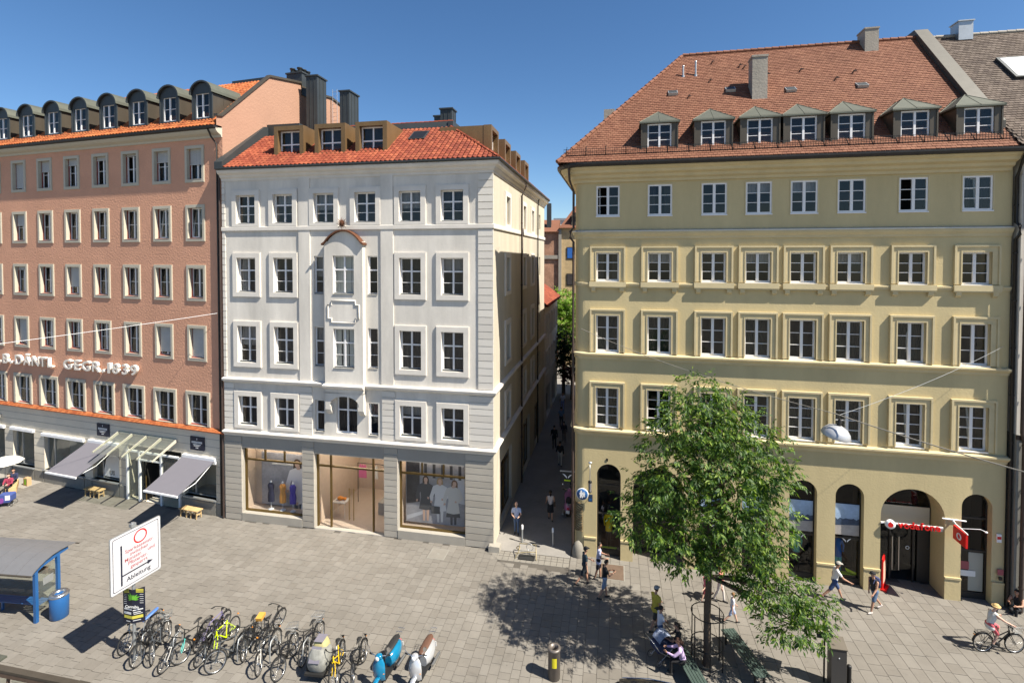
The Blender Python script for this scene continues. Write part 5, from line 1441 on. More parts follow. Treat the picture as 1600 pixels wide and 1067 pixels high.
# poster folded round the pole below
PS = thing('event_poster', 'black and yellow event poster folded round the sign pole', 'poster', (-14.05, 18.61, 1.35), R(-5))
b = MB(); b.add([(-.46, .03, .0), (0, -.075, .05), (.44, -.0, .12), (.44, -.0, 1.42), (0, -.075, 1.30), (-.46, .03, 1.32)], [(0, 1, 4, 5), (1, 2, 3, 4)]); b.add([(-.46, .045, .0), (0, -.06, .05), (.44, .015, .12), (.44, .015, 1.42), (0, -.06, 1.30), (-.46, .045, 1.32)], [(0, 1, 4, 5), (1, 2, 3, 4)], 0); b.obj('sheet', 'black_print', PS)
def psx(x, z):   # point on the folded sheet
    yy = (.03 + (x+.46)/.46*(-.105)) if x < 0 else (-.075+x/.44*.075)
    zz = z + ((x+.46)/.46*.02 if x < 0 else .02+x/.44*.08)
    return (x, yy-.008, zz)
def pstrip(mb, pts, m=0): mb.poly([psx(x, z) for x, z in pts], m)
b = MB()
for k in range(9):
    a = R(-10+25*k); L_ = .24+.05*math.sin(k*1.4)
    cx, cz = .0, .93
    s1 = [(cx, cz), (cx+.6*L_*math.cos(a-.22), cz+.6*L_*math.sin(a-.22)), (cx+L_*math.cos(a), cz+L_*math.sin(a)), (cx+.6*L_*math.cos(a+.22), cz+.6*L_*math.sin(a+.22))]
    pstrip(b, s1)
b.obj('leaf_print', col_mat((.12, .38, .03)), PS)
b = MB()
for s in (-1, 1):
    b = MB()
    for k in range(3): pstrip(b, [(s*.40, 1.12+.05*k), (s*.40, 1.15+.05*k), (s*.14, 1.21+.05*k), (s*.14, 1.18+.05*k)])
    b.obj('yellow_print', col_mat((.62, .55, .08)), PS)
b = MB()
pstrip(b, [(-.40, .20), (0.0, .20), (0.0, .31), (-.40, .31)]); pstrip(b, [(0.0, .20), (.38, .20), (.38, .31), (0.0, .31)])
b.obj('yellow_print', col_mat((.62, .55, .08)), PS)
b = MB()
for s in (-1, 1):
    for k in range(5): pstrip(b, [(s*.40, .72+.08*k), (s*.40, .735+.08*k), (s*.27, .765+.08*k), (s*.27, .75+.08*k)])
for (x0, x1, z0, z1) in ((-.4, -.02, .52, .57), (-.4, -.05, .36, .45), (.02, .38, .50, .54), (.03, .3, .42, .45), (.05, .36, .36, .385), (.02, .3, .12, .145), (-.3, -.1, .08, .11)): pstrip(b, [(x0, z0), (x1, z0), (x1, z1), (x0, z1)])
b.obj('white_print', 'white_matte', PS)
link('lettering', text_mesh('Cannabis', .15, .004, 'white_matte', .002, 'CENTER'), PS, loc=(0, -.088, .64), rot=(R(90), 0, 0))

# --- blue shelter
SL_ = thing('tram_shelter', 'blue framed waiting shelter with curved grey roof at the left edge', 'shelter', (-19.49, 20.5, 0), R(-6))
for x in (0, -3.6):
    for y in (0, .92):
        b = MB(); b.box(x-.06, x+.06, y-.06, y+.06, 0, 2.1 if y == 0 else 2.28); b.obj('post', 'blue_paint', SL_)
    b = MB(); b.prism([(x-.05, -.16, 2.02), (x-.05, -.16, 2.12), (x-.05, .3, 2.33), (x-.05, 1.0, 2.42), (x-.05, 1.35, 2.4), (x-.05, 1.35, 2.3), (x-.05, .92, 2.26), (x-.05, .3, 2.17)], (.1, 0, 0)); b.obj('roof_beam', 'blue_paint', SL_)
arc = [(-.25, 2.10), (-.1, 2.20), (.1, 2.31), (.35, 2.41), (.65, 2.48), (.95, 2.5), (1.3, 2.48), (1.65, 2.42)]
for k in range(7):
    b = MB(); x0 = .12-.7*k; b.prism([(x0-.69, y_, z_) for y_, z_ in arc] + [(x0-.69, y_, z_-.03) for y_, z_ in reversed(arc)], (.685, 0, 0)); b.obj('roof_panel', 'shelter_roof', SL_)
b = MB(); b.tube([(-4.5, -.25, 2.06), (.1, -.25, 2.06)], .04, 6); b.tube([(-4.5, 1.62, 2.4), (.3, 1.62, 2.4)], .02, 6); b.obj('gutter', 'dormer_brown', SL_)
b = MB(); b.add([(.0, .08, .45), (0, .84, .45), (0, .84, 1.98), (0, .08, 1.98)], [(0, 1, 2, 3)]); b.obj('side_pane', 'canopy_glass', SL_)
b = MB(); b.add([(-4.6, 1.0, .35), (-.08, 1.0, .35), (-.08, 1.0, 2.0), (-4.6, 1.0, 2.0)], [(0, 1, 2, 3)]); b.obj('back_pane', 'canopy_glass', SL_)
b = MB(); b.box(-4.6, -.1, .5, .62, 1.7, 1.95); b.box(-4.6, -.1, .9, 1.0, 1.45, 1.6); b.obj('timetable_rail', 'wood_dark', SL_)
b = MB(); b.box(.005, .012, .3, .72, 1.35, 1.65); b.obj('notice', 'galv', SL_)
for k in range(5): MB().box(-4.3, -.25, .35+.09*k, .42+.09*k, .45, .48).obj('seat_slat', 'blue_paint', SL_)
b = MB()
for x in (-3.8, -2.2, -.6): b.box(x-.03, x+.03, .5, .58, 0, .45)
b.obj('seat_leg', 'blue_paint', SL_)
BN = thing('blue_bin', 'round blue litter bin with silver rim beside the shelter', 'litter bin', (-18.84, 20.84, 0))
b = MB(); b.lathe([(.28, .0), (.31, .04), (.32, .5), (.33, .95), (.31, .98)], (0, 0, 0), 24); b.obj('body', 'blue_paint', BN)
b = MB(); b.lathe([(.335, .93), (.345, .98), (.30, 1.04), (.16, 1.02), (.15, .9)], (0, 0, 0), 24, cap=False); b.obj('rim', 'steel', BN)
b = MB(); b.lathe([(.15, .94), (.001, .94)], (0, 0, 0), 16); b.obj('opening', 'interior_dark', BN)
# --- railing at lower left
RL = thing('handrail', 'dark wooden topped railing crossing the lower left corner', 'railing', (-17.8, 16.9, 0), R(-11.4))
b = MB(); b.box(-3.5, 5.2, -.1, .1, 1.12, 1.2); b.obj('top_rail', 'dormer_brown', RL)
b = MB(); b.box(-3.5, 5.2, -.09, -.04, .95, 1.12); b.obj('side_board', 'wood_dark', RL)
b = MB(); b.T = Matrix.Translation((.0, .12, 0)); b.box(-1.5, .35, -.02, .26, 1.2, 1.26); b.obj('end_cap', 'zinc_green', RL)
for k in range(6):
    b = MB(); x = -2.6+1.2*k; b.tube([(x, 0, 1.1), (x-.03, -.02, .8), (x-.1, -.03, .0)], [.06, .05, .05], 8); b.obj('post', 'wood_dark', RL)
for k in range(5):
    b = MB(); x = -2.5+1.2*k; b.add([(x, .0, .15), (x+1.05, 0, .15), (x+1.05, 0, .9), (x, 0, .9)], [(0, 1, 2, 3)]); b.obj('pane', 'canopy_glass', RL)
# --- street bin under the tree shade
SB = thing('street_bin', 'cylindrical grey litter bin with open top and yellow sticker', 'litter bin', (1.5, 17.78, 0))
b = MB(); b.lathe([(.2, 0), (.215, .02), (.215, 1.02), (.235, 1.04), (.235, 1.1), (.14, 1.12), (.13, .9)], (0, 0, 0), 24, cap=False); b.obj('body', col_mat((.16, .14, .125), .45, metal=.5), SB)
b = MB(); b.lathe([(.135, .95), (.001, .95)], (0, 0, 0), 16); b.obj('opening', 'interior_dark', SB)
b = MB()
for k in range(5):
    a0 = R(-115+9*k); a1 = R(-115+9*(k+1)); b.add([(.219*math.cos(a0), .219*math.sin(a0), .5), (.219*math.cos(a1), .219*math.sin(a1), .5), (.219*math.cos(a1), .219*math.sin(a1), .85), (.219*math.cos(a0), .219*math.sin(a0), .85)], [(0, 1, 2, 3)])
b.obj('sticker', col_mat((.55, .48, .02)), SB)
# --- bollards, corner guard stone, small rack
for (x, y), lb in (((.54, 26.34), 'slim steel bollard at the alley mouth, nearer the white house'), ((2.12, 26.04), 'slim steel bollard in mid alley mouth, in the shade')):
    t = thing('bollard', lb, 'bollard', (x, y, 0), 0, 'steel bollards at the alley mouth')
    b = MB(); b.cyl((0, 0, 0), (0, 0, .72), .04, n=10); b.obj('post', 'galv', t)
    b = MB(); b.lathe([(.05, .7), (.055, .74), (.055, .9), (.04, .93), (.001, .94)], (0, 0, 0), 12); b.obj('cap', 'white_paint', t)
GS = MB(); GS.lathe([(.30, 0), (.31, .15), (.27, .4), (.2, .6), (.1, .7), (.001, .73)], (0, 0, 0), 18)
tag(GS.obj('guard_stone', 'curb', None, (3.32, 25.2, 0)), 'rounded pale guard stone at the yellow house corner', 'guard stone')
RK = thing('cycle_rack', 'bent thin metal cycle stand with dark plate at the alley mouth', 'cycle stand', (.75, 25.05, 0), R(-11))
b = MB()
b.tube([(-.55, -.25, .02)] + [(-.55+.18*math.sin(k*.5)-.0, -.25+.09*k, .02+.42*math.sin(math.pi*k/8)) for k in range(1, 8)] + [(-.5, .5, .02)], .022, 6)
b.tube([(-.5, .45, .05), (-.45, .4, .42), (.4, .35, .45), (.45, .0, .42), (.5, -.25, .02)], .022, 6)
b.tube([(-.55, -.2, .25), (.0, -.1, .3), (.45, 0, .28)], .018, 6); b.obj('tubes', col_mat((.33, .27, .15), .5, metal=.4), RK)
b = MB(); b.torus((.1, .25, .36), .17, .015, 18, 5, 0, 'y'); b.obj('ring', 'galv', RK)
b = MB(); b.box(-.4, .4, -.3, .12, .004, .05); b.obj('base_plate', 'rubber', RK)
# --- covers in the paving
mat('cover_brown', (0.115, 0.078, 0.055), .8, var=.2)
for (x, y, s, mt), lb in (((-3.72, 25.3, .8, 'curb'), 'square pale service cover in paving before the white house'), ((4.72, 23.85, 1.15, 'cover_brown'), 'brown rusty square cover in paving before the yellow house'), ((-26.6, 33.3, .9, 'plinth_grey'), 'square cover in the pale pavement near the far left shops')):
    t = thing('service_cover', lb, 'manhole cover', (x, y, 0), R(-11.5), 'service covers in the paving')
    b = MB(); b.box(-s/2, s/2, -s/2, s/2, -.02, .012); b.obj('plate', mt, t)
    b = MB()
    for a, c, d, e in ((-s/2-.05, s/2+.05, -s/2-.05, -s/2), (-s/2-.05, s/2+.05, s/2, s/2+.05), (-s/2-.05, -s/2, -s/2, s/2), (s/2, s/2+.05, -s/2, s/2)): b.box(a, c, d, e, -.02, .009)
    b.box(-.07, .07, -.07, .07, .012, .016); b.obj('rim', 'plinth_grey', t)
# --- signs at the yellow house
ES = thing('projecting_sign', 'black projecting shop board with white wings and lime bar in the alley', 'sign', yloc(-1.28, .75, 3.3), YA)
b = MB(); b.box(0, .74, -.03, .03, 0, .55); b.obj('board', 'black_plastic', ES)
b = MB(); b.box(-.02, .78, -.025, .025, .55, .59); b.obj('top_bar', 'galv', ES)
logo_wing(ES, .37, -.034, .32, .26)
MB().box(.2, .52, -.036, -.03, .07, .14).obj('lime_bar', 'yellow_green', ES)
RS = thing('pedestrian_sign', 'round blue pedestrian sign with white figures on yellow corner column', 'road sign', yloc(-.08, -.20, 3.2), YA)
b = MB(); b.lathe([(.001, -.012), (.3, -.012), (.3, .012), (.001, .012)], (0, 0, 0), 28, 0, 'y'); b.obj('plate', 'white_paint', RS)
b = MB(); b.lathe([(.001, -.016), (.275, -.016), (.275, -.012)], (0, 0, 0), 28, 0, 'y'); b.obj('blue_disc', 'blue_paint', RS)
b = MB()
for cx, s in ((-.05, 1.0), (.08, .68)):
    b.poly([(cx+x*s, -.02, -.02+z*s) for x, z in ((-.07, -.17), (-.02, -.17), (0, -.05), (.03, -.17), (.08, -.17), (.06, .0), (.09, .08), (.05, .13), (-.05, .13), (-.1, .02), (-.06, 0))])
    b.poly([(cx+.045*s*math.cos(R(36*k)), -.02, -.02+.175*s+.045*s*math.sin(R(36*k))) for k in range(10)])
b.obj('figures', 'white_paint', RS)
b = MB(); b.cyl((0, .01, 0), (0, .3, 0), .02); b.obj('bracket', 'galv', RS)
LT = thing('wall_lantern', 'ornate hanging wall lantern on a scrolled bracket by first arch', 'lantern', yloc(.31, -.03, 3.45), YA)
b = MB(); b.tube([(0, 0, 1.2), (0, -.25, 1.35), (0, -.5, 1.36), (0, -.52, 1.1), (0, -.48, .62)], .02, 6); b.torus((0, -.3, 1.2), .1, .012, 16, 5, 0, 'x'); b.ball((0, -.3, 1.4), (.1, .06, .06)); b.obj('bracket', 'galv', LT)
b = MB(); b.lathe([(.02, .62), (.1, .56), (.09, .5)], (0, -.48, 0), 8); b.lathe([(.07, 0), (.09, .03), (.02, -.05)], (0, -.48, .02), 8)
for k in range(6): a = R(60*k); b.cyl((.08*math.cos(a), -.48+.08*math.sin(a), .02), (.09*math.cos(a), -.48+.09*math.sin(a), .52), .008, n=4)
b.obj('cage', 'black_metal', LT)
b = MB(); b.lathe([(.06, .04), (.07, .5)], (0, -.48, 0), 8); b.obj('lamp_glass', 'curtain', LT)
b = MB(); b.box(.18, .42, -.32, -.30, 2.82, 3.18); t_ = b; 
BS = thing('parking_sign', 'small blue and dark sign plate under the wall lantern', 'sign', yloc(.2, -.12, 2.82), YA)
MB().box(0, .22, -.03, -.005, .0, .36).obj('plate', col_mat((.02, .04, .08)), BS); MB().box(.04, .18, -.036, -.03, .05, .17).obj('symbol', 'blue_paint', BS)
b = MB(); b.cyl((.1, -.01, .18), (.1, .12, .18), .015); b.obj('bracket', 'galv', BS)
# banded relief round the column
b = MB()
for k in range(15):
    z = 1.22+.098*k
    b.tube([(.5-.5-.525*math.sin(R(8+74*j/8)), .5-.525*math.cos(R(8+74*j/8)), z+.03*math.sin(j+k*1.3)) for j in range(9)], [.03]*9, 5)
b.obj('column_relief', col_mat((.20, .14, .07), .7), YB)
MB().box(1.08, 1.16, -.03, -.004, 4.88, 5.0).obj('house_number', 'black_metal', YB)
# --- phone shop sign and flag
VS = thing('fascia_sign', 'phone shop fascia sign with red letters and white roundel', 'sign', yloc(13.15, -.05, 2.95), YA)
b = MB(); b.box(0, 2.42, .02, .08, .14, .2); b.obj('rail', 'white_paint', VS)
b = MB(); b.box(2.0, 2.42, .03, .07, .0, .18); b.obj('end_plate', 'galv', VS)
def roundel(parent, x, y, z, r, base, mark):
    b = MB(); b.lathe([(.001, -.04), (r, -.04), (r, .04)], (x, y, z), 24, 0, 'y'); b.obj('roundel', base, parent)
    m = MB(); q = [(x+.55*r*math.cos(R(18*k)), y-.045, z-.08*r+.55*r*math.sin(R(18*k))) for k in range(20)]; m.poly(q)
    m.poly([(x-.52*r, y-.046, z+.0*r), (x-.28*r, y-.046, z+.5*r), (x+.12*r, y-.046, z+.72*r), (x+.1*r, y-.046, z+.5*r), (x-.05*r, y-.046, z+.3*r)])
    m.obj('speech_mark', mark, parent)
roundel(VS, .34, -.04, .16, .2, 'white_paint', 'red_paint')
x = .66
wd = {'v': .205, 'o': .22, 'd': .22, 'a': .205, 'f': .15, 'n': .21, 'e': .2}
for ch in 'vodafone':
    me = text_mesh(ch, .40, .07, 'red_paint', .005)
    link('letter', me, VS, loc=(x, -.03, .04), rot=(R(90), 0, 0)); x += wd[ch]
FS = thing('flag_sign', 'red projecting flag sign with white ring mark beside the phone shop', 'sign', yloc(15.92, 0, 2.78), YA)
b = MB(); b.box(-.04, .04, -.95, -.12, 0, .58); b.obj('panel', 'red_paint', FS)
for s in (-1, 1):
    b = MB(); b.torus((s*.045, -.53, .29), .12, .03, 22, 5, 0, 'x'); b.obj('ring_mark', 'white_paint', FS)
b = MB(); b.tube([(0, 0, .68), (0, -1.0, .62)], .03, 6); b.tube([(-.4, -.03, .78), (.5, -.03, .74)], .03, 6); b.tube([(0, -.5, .62), (.6, -.75, .78), (.75, -.8, .72)], .014, 5); b.tube([(0, 0, .78), (0, -.3, .64)], .02, 5); b.ball((.78, -.8, .7), (.06, .04, .04)); b.obj('bracket', 'white_paint', FS)
ST = thing('advert_stand', 'red free standing advert board in the phone shop doorway', 'advert stand', yloc(13.42, .25, 0), YA+R(55))
b = MB(); b.box(-.3, .3, -.16, .16, 0, .08); b.obj('base', 'red_paint', ST)
b = MB(); b.prism([(x_, -.02, z_) for x_, z_ in ((-.25, .06), (.25, .06), (.25, 1.35), (.05, 1.55), (-.25, 1.4))], (0, .05, 0)); b.obj('board', 'red_paint', ST)
b = MB(); b.box(-.2, .2, -.026, -.022, .3, 1.25); b.obj('picture', 'skin_p', ST)
# --- suspended street lamp and its wires
LX, LY, LZ = 10.25, 15.9, 9.55
SLm = thing('hanging_lamp', 'dish shaped grey street lamp hanging from wires before the yellow house', 'street lamp', (LX, LY, LZ), 0, rot=(R(8), R(10), 0))
b = MB(); b.lathe([(.41, -.23), (.42, -.2), (.38, -.08), (.28, .04), (.14, .11), (.05, .13)], (0, 0, 0), 28); b.obj('shade', col_mat((.42, .43, .45), .35, metal=.3), SLm)
b = MB(); b.lathe([(.06, .1), (.06, .3), (.02, .34)], (0, 0, 0), 10); b.tube([(0, 0, .3), (-.12, 0, .46)], .025, 6); b.obj('hanger', 'gutter', SLm)
def wire(a, c, sag, r, mt, lb):
    A_, C_ = Vector(a), Vector(c); P = []
    for k in range(17):
        t = k/16; p = A_.lerp(C_, t); p.z -= sag*4*t*(1-t); P.append(p)
    o = MB().tube([p-A_ for p in P], r, 5).obj('wire', mt, None, A_)
    return tag(o, lb, 'wire', 'overhead wires')
HT = (LX-.1, LY, LZ+.5)
wire((3.42, 25.1, 11.41), HT, .25, .012, 'concrete', 'thin overhead wire from yellow house corner down to the hanging lamp')
wire((20.83, 21.5, 11.16), (LX+.05, LY, LZ+.45), .15, .007, 'galv', 'thin pale overhead wire from the hanging lamp to the right end of yellow house')
wire(HT, (16.5, 4.0, 10.4), .35, .017, 'concrete', 'thick dark overhead cable from the hanging lamp towards the lower right')
wire((-16.75, 28.85, 11.75), (-34, 20.5, 9.9), .15, .013, 'white_paint', 'pale overhead wire running left from the pink house downpipe')
# --- bench by the tree, info pillar, posts
def slat_bench(loc, rz, label):
    t = thing('slatted_bench', label, 'bench', loc, rz, 'slatted benches by the tree')
    for k in range(5): MB().box(-1.15, 1.15, -.27+.11*k, -.18+.11*k, .43, .47).obj('slat', 'slat_green', t)
    for x in (-.95, .95):
        b = MB(); b.box(x-.03, x+.03, -.25, .25, .38, .43); b.box(x-.03, x+.03, -.2, -.14, 0, .4); b.box(x-.03, x+.03, .14, .2, 0, .4); b.obj('leg', 'black_metal', t)
slat_bench((8.55, 18.4, 0), R(97), 'dark green slatted bench right of the tree guard')
slat_bench((6.28, 17.95, 0), R(97), 'dark green slatted bench under two seated people, left of the tree guard')
IP = thing('info_pillar', 'dark grey ticket pillar with sloping top at the bottom edge', 'pillar', (11.32, 17.4, 0), R(-11))
b = MB(); b.prism([(-.24, -.18, 0), (-.24, .18, 0), (-.24, .18, 1.62), (-.24, -.18, 1.45)], (.48, 0, 0)); b.obj('body', col_mat((.055, .052, .05), .5, metal=.2), IP)
b = MB(); b.prism([(-.26, -.2, 1.44), (-.26, .2, 1.63), (-.26, .2, 1.66), (-.26, -.2, 1.47)], (.52, 0, 0)); b.obj('top', 'dormer_brown', IP)
b = MB(); b.lathe([(.02, -.01), (.02, .0)], (0, -.185, 1.15), 10, 0, 'y'); b.obj('lamp', 'white_matte', IP)
SP_ = thing('sign_post', 'thin black post with dark direction panels beside the ticket pillar', 'sign post', (11.0, 17.6, 0), R(-11))
b = MB(); b.cyl((0, 0, 0), (0, 0, 1.95), .03); b.obj('post', 'black_metal', SP_)
b = MB(); b.box(-.26, .22, -.04, -.02, 1.58, 1.80); b.obj('name_plate', 'black_print', SP_)
for s in (-.03, .05):
    b = MB(); b.T = Matrix.Translation((s, 0, 1.75)) @ Matrix.Rotation(R(65), 4, 'Z'); b.box(-.32, .3, -.01, .01, 0, .55); b.obj('panel', 'black_plastic', SP_)
b = MB(); b.T = Matrix.Translation((.065, 0, 1.75)) @ Matrix.Rotation(R(65), 4, 'Z'); b.box(-.05, .02, -.014, -.01, .4, .47); b.obj('symbol', 'white_paint', SP_)
b = MB(); b.lathe([(.07, 0), (.07, .72), (.075, .74), (.06, .8), (.001, .81)], (0, 0, 0), 14); tag(b.obj('bollard', 'black_metal', None, (11.72, 17.35, 0)), 'short dark bollard right of the ticket pillar', 'bollard')

# ================================================================== MAIN TREE
TX, TY = 7.16, 18.35
TR = thing('ash_tree', 'leafy green street tree with drooping foliage inside an iron guard', 'tree', (TX, TY, 0))
# crown lobes: (x from trunk, depth, height, radius)
lobes = [(-.3, .2, 9.9, 1.1), (-.9, -.4, 9.2, 1.15), (.9, .3, 9.4, 1.1), (.2, -.9, 8.9, 1.1), (-1.9, .2, 8.3, .9), (1.6, .0, 8.6, 1.1), (-.6, .9, 8.4, 1.3), (.3, -.4, 7.9, 1.5),
         (-1.6, -.6, 7.3, 1.3), (1.9, -.5, 7.5, 1.3), (.6, 1.3, 7.3, 1.4), (2.5, .5, 6.9, 1.0), (-1.2, .8, 6.4, 1.4), (-2.4, .0, 6.3, .95), (-3.0, -.5, 5.6, .8), (.2, -1.3, 6.6, 1.4), (1.7, .8, 6.2, 1.4),
         (-1.8, -1.0, 5.6, 1.0), (-.2, .2, 5.4, 1.5), (1.4, -1.0, 5.5, 1.3), (2.4, .1, 5.3, 1.0), (-2.0, .6, 4.9, .8), (-1.2, -.6, 4.5, .9), (.5, .8, 4.4, 1.2), (1.2, -.4, 4.3, 1.1), (-2.5, -.4, 4.6, .5), (-.5, -.9, 4.6, .7),
         (1.6, -1.0, 3.5, .9), (2.4, -.9, 3.4, .95), (3.1, -1.1, 3.2, .9), (3.7, -.9, 2.9, .75), (2.0, -1.5, 2.7, .75), (2.9, -1.4, 2.4, .75), (3.6, -1.1, 2.2, .55), (1.5, -1.2, 3.5, .55)]
lobes = [(x*.93, y*.93, z, r*.92) for x, y, z, r in lobes]
trk = MB()
trk.tube([(0, 0, 0), (.02, 0, .4), (0, .02, 1.5), (.05, .03, 3.0), (.02, .05, 4.5), (.05, .03, 6.2), (.0, .0, 8.0), (-.1, 0, 9.8)], [.16, .125, .115, .11, .1, .08, .05, .015], 10)
for (x, y, z, r) in lobes:
    z0 = max(3.3, z-.5-.35*math.hypot(x, y)); 
    mid = Vector((x*.45, y*.45, (z0+z)/2+.15))
    trk.tube([(0.02, .03, z0), mid, (x*.8, y*.8, z), (x*1.05, y*1.05, z-.1)], [.055, .04, .022, .008], 6)
trk.obj('trunk', 'bark', TR)
def sprays(lobes, per, leaflet, rngseed, droop=.5, nl=9, flat=.8):
    rg_ = np.random.default_rng(rngseed); V = []; F = []
    for (lx, ly, lz, lr) in lobes:
        n = int(per*lr*lr)
        for _ in range(n):
            d = rg_.normal(size=3); d /= np.linalg.norm(d)
            rr = lr*(rg_.uniform(.3, 1.0)**.45)*(1+.14*rg_.normal())
            p = np.array([lx, ly, lz])+d*rr*np.array([1, 1, flat])
            out = d*np.array([1, 1, .3])+rg_.normal(size=3)*.45; out[2] -= droop*rg_.uniform(.2, 1.2)
            out /= np.linalg.norm(out)
            side = np.cross(out, rg_.normal(size=3)*.4+np.array([0, 0, 1])); side /= (np.linalg.norm(side)+1e-9)
            up = np.cross(side, out)
            L = rg_.uniform(.22, .4)
            for k in range(nl):
                t = (k//2+.6)/((nl+1)//2); sg_ = 1 if k % 2 else -1
                if k == nl-1: base = p+out*L; dr = out
                else: base = p+out*L*t; dr = side*sg_*.8+out*.55
                dr = dr-np.array([0, 0, .25]); dr = dr/np.linalg.norm(dr)
                ll = leaflet*rg_.uniform(.55, 1.3); ww = np.cross(dr, up+rg_.normal(size=3)*.35); ww /= (np.linalg.norm(ww)+1e-9); ww *= ll*.19
                b0 = len(V); m_ = base+dr*ll*.45
                V += [base, m_+ww, base+dr*ll-np.array([0, 0, ll*.12]), m_-ww]; F.append((b0, b0+1, b0+2, b0+3))
    return V, F
def leaf_obj(name, V, F, matn, parent):
    me = bpy.data.meshes.new(name); me.from_pydata([tuple(float(q) for q in v) for v in V], [], F); me.materials.append(MATS[matn]); me.update()
    return link(name, me, parent)
V, F = sprays(lobes, 118, .155, 11)
leaf_obj('crown', V, F, 'leaf_ash', TR)
TG = thing('tree_guard', 'round black iron tree guard of three hoops around the trunk', 'tree guard', (TX, TY, 0))
for z in (.22, .82, 1.95): MB().torus((0, 0, z), .56, .018, 32, 6, 0, 'z').obj('hoop', 'black_metal', TG)
for k in range(6):
    a = R(20+60*k); MB().cyl((.56*math.cos(a), .56*math.sin(a), 0), (.56*math.cos(a), .56*math.sin(a), 1.98), .02, n=6).obj('upright', 'black_metal', TG)
# trees beyond the alley
def far_tree(name, loc, lob, mt, lb, seed, leaf=.4, per=60):
    t = thing(name, lb, 'tree', loc)
    b = MB(); b.tube([(0, 0, 0), (0, 0, lob[0][2]*.6), (0, 0, lob[0][2])], [.22, .15, .05], 8)
    for x, y, z, r in lob[1:]: b.tube([(0, 0, z*.6), (x*.6, y*.6, z*.9), (x, y, z)], [.07, .05, .02], 5)
    b.obj('trunk', 'bark', t)
    V, F = sprays(lob, per, leaf, seed, .3, 7); leaf_obj('crown', V, F, mt, t)
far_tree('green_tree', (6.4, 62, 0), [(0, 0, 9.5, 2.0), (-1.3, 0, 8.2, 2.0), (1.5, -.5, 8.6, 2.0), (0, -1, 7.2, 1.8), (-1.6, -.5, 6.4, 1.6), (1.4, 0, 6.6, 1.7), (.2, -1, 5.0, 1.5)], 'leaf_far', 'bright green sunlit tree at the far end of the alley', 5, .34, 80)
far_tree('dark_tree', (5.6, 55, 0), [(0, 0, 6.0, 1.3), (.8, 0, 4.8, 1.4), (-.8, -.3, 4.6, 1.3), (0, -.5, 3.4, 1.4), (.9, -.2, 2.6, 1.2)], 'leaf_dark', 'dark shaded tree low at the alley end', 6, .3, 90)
far_tree('red_shrub', (6.3, 53, 0), [(0, 0, 3.2, .9), (.5, 0, 2.6, .8), (-.3, 0, 2.4, .7)], 'leaf_red', 'dark red leaved shrub at the alley end', 8, .26, 90)
# ================================================================== BICYCLES
WR = .335
def m_wheel():
    b = MB(); b.torus((0, 0, 0), WR-.035, .012, 28, 5, 0); b.cyl((0, -.04, 0), (0, .04, 0), .028, n=8)
    for k in range(16):
        a = 2*math.pi*k/16; s = .03 if k % 2 else -.03
        b.tube([(.02*math.cos(a+.6), s, .02*math.sin(a+.6)), ((WR-.04)*math.cos(a), 0, (WR-.04)*math.sin(a))], .0028, 3, caps=False)
    return b.mesh('wheel', 'steel')
def m_tyre(): return MB().torus((0, 0, 0), WR-.012, .0235, 32, 6, 0).mesh('tyre', 'rubber')
BBk, SEAT, HT_, HB = (-.02, 0, .29), (-.19, 0, .80), (.36, 0, .86), (.40, 0, .70)
RA, FA = (-.48, 0, WR), (.57, 0, WR)
def m_frame(mt, step):
    b = MB(); r = .017
    b.tube([BBk, SEAT], r, 7); b.tube([HT_, HB], .022, 7)
    b.tube([BBk, (HB[0], 0, HB[2]+.02)], .02, 7)
    b.tube([(-.09, 0, .52) if step else (-.17, 0, .74), (HT_[0], 0, HT_[2]-.04 if not step else .76)], r, 7)
    for s in (-.05, .05):
        b.tube([(BBk[0], s*.4, BBk[2]), (RA[0], s, RA[2])], .010, 5); b.tube([(SEAT[0]+.01, s*.3, .72), (RA[0], s, RA[2])], .009, 5)
    return b.mesh('frame', mt)
def m_fork(mt):
    b = MB()
    for s in (-.05, .05): b.tube([(HB[0], s*.8, HB[2]-.02), (.47, s, .5), (FA[0], s, FA[2])], .012, 6)
    b.tube([(HB[0], -.05, HB[2]-.02), (HB[0], .05, HB[2]-.02)], .016, 6)
    return b.mesh('fork', mt)
def m_bar(style):
    b = MB(); b.tube([HT_, (.34, 0, .97)], .016, 6)
    if style == 0: b.tube([(.2, -.3, .99), (.3, -.24, 1.02), (.37, -.08, .99), (.37, .08, .99), (.3, .24, 1.02), (.2, .3, .99)], .012, 6)
    else: b.tube([(.33, -.31, 1.0), (.36, 0, .98), (.33, .31, 1.0)], .012, 6)
    for s in (-1, 1): b.tube([(.2 if style == 0 else .33, s*.31, .99), (.28 if style == 0 else .335, s*.22, 1.015 if style == 0 else .995)], .018, 6)
    b.ball((.42, 0, .9), (.04, .035, .035), 8, 6)
    return b.mesh('handlebar', 'black_metal')
def m_saddle():
    b = MB(); rs = []
    for x, w, z in ((-.33, .05, .91), (-.30, .085, .925), (-.22, .08, .925), (-.14, .04, .92), (-.05, .022, .915), (-.02, .01, .91)):
        rs.append([(x, w*math.cos(a), z+.03*math.sin(a)) for a in [2*math.pi*j/8 for j in range(8)]])
    b.rings(rs); b.tube([SEAT, (-.215, 0, .9)], .013, 6); return b.mesh('saddle', 'black_plastic')
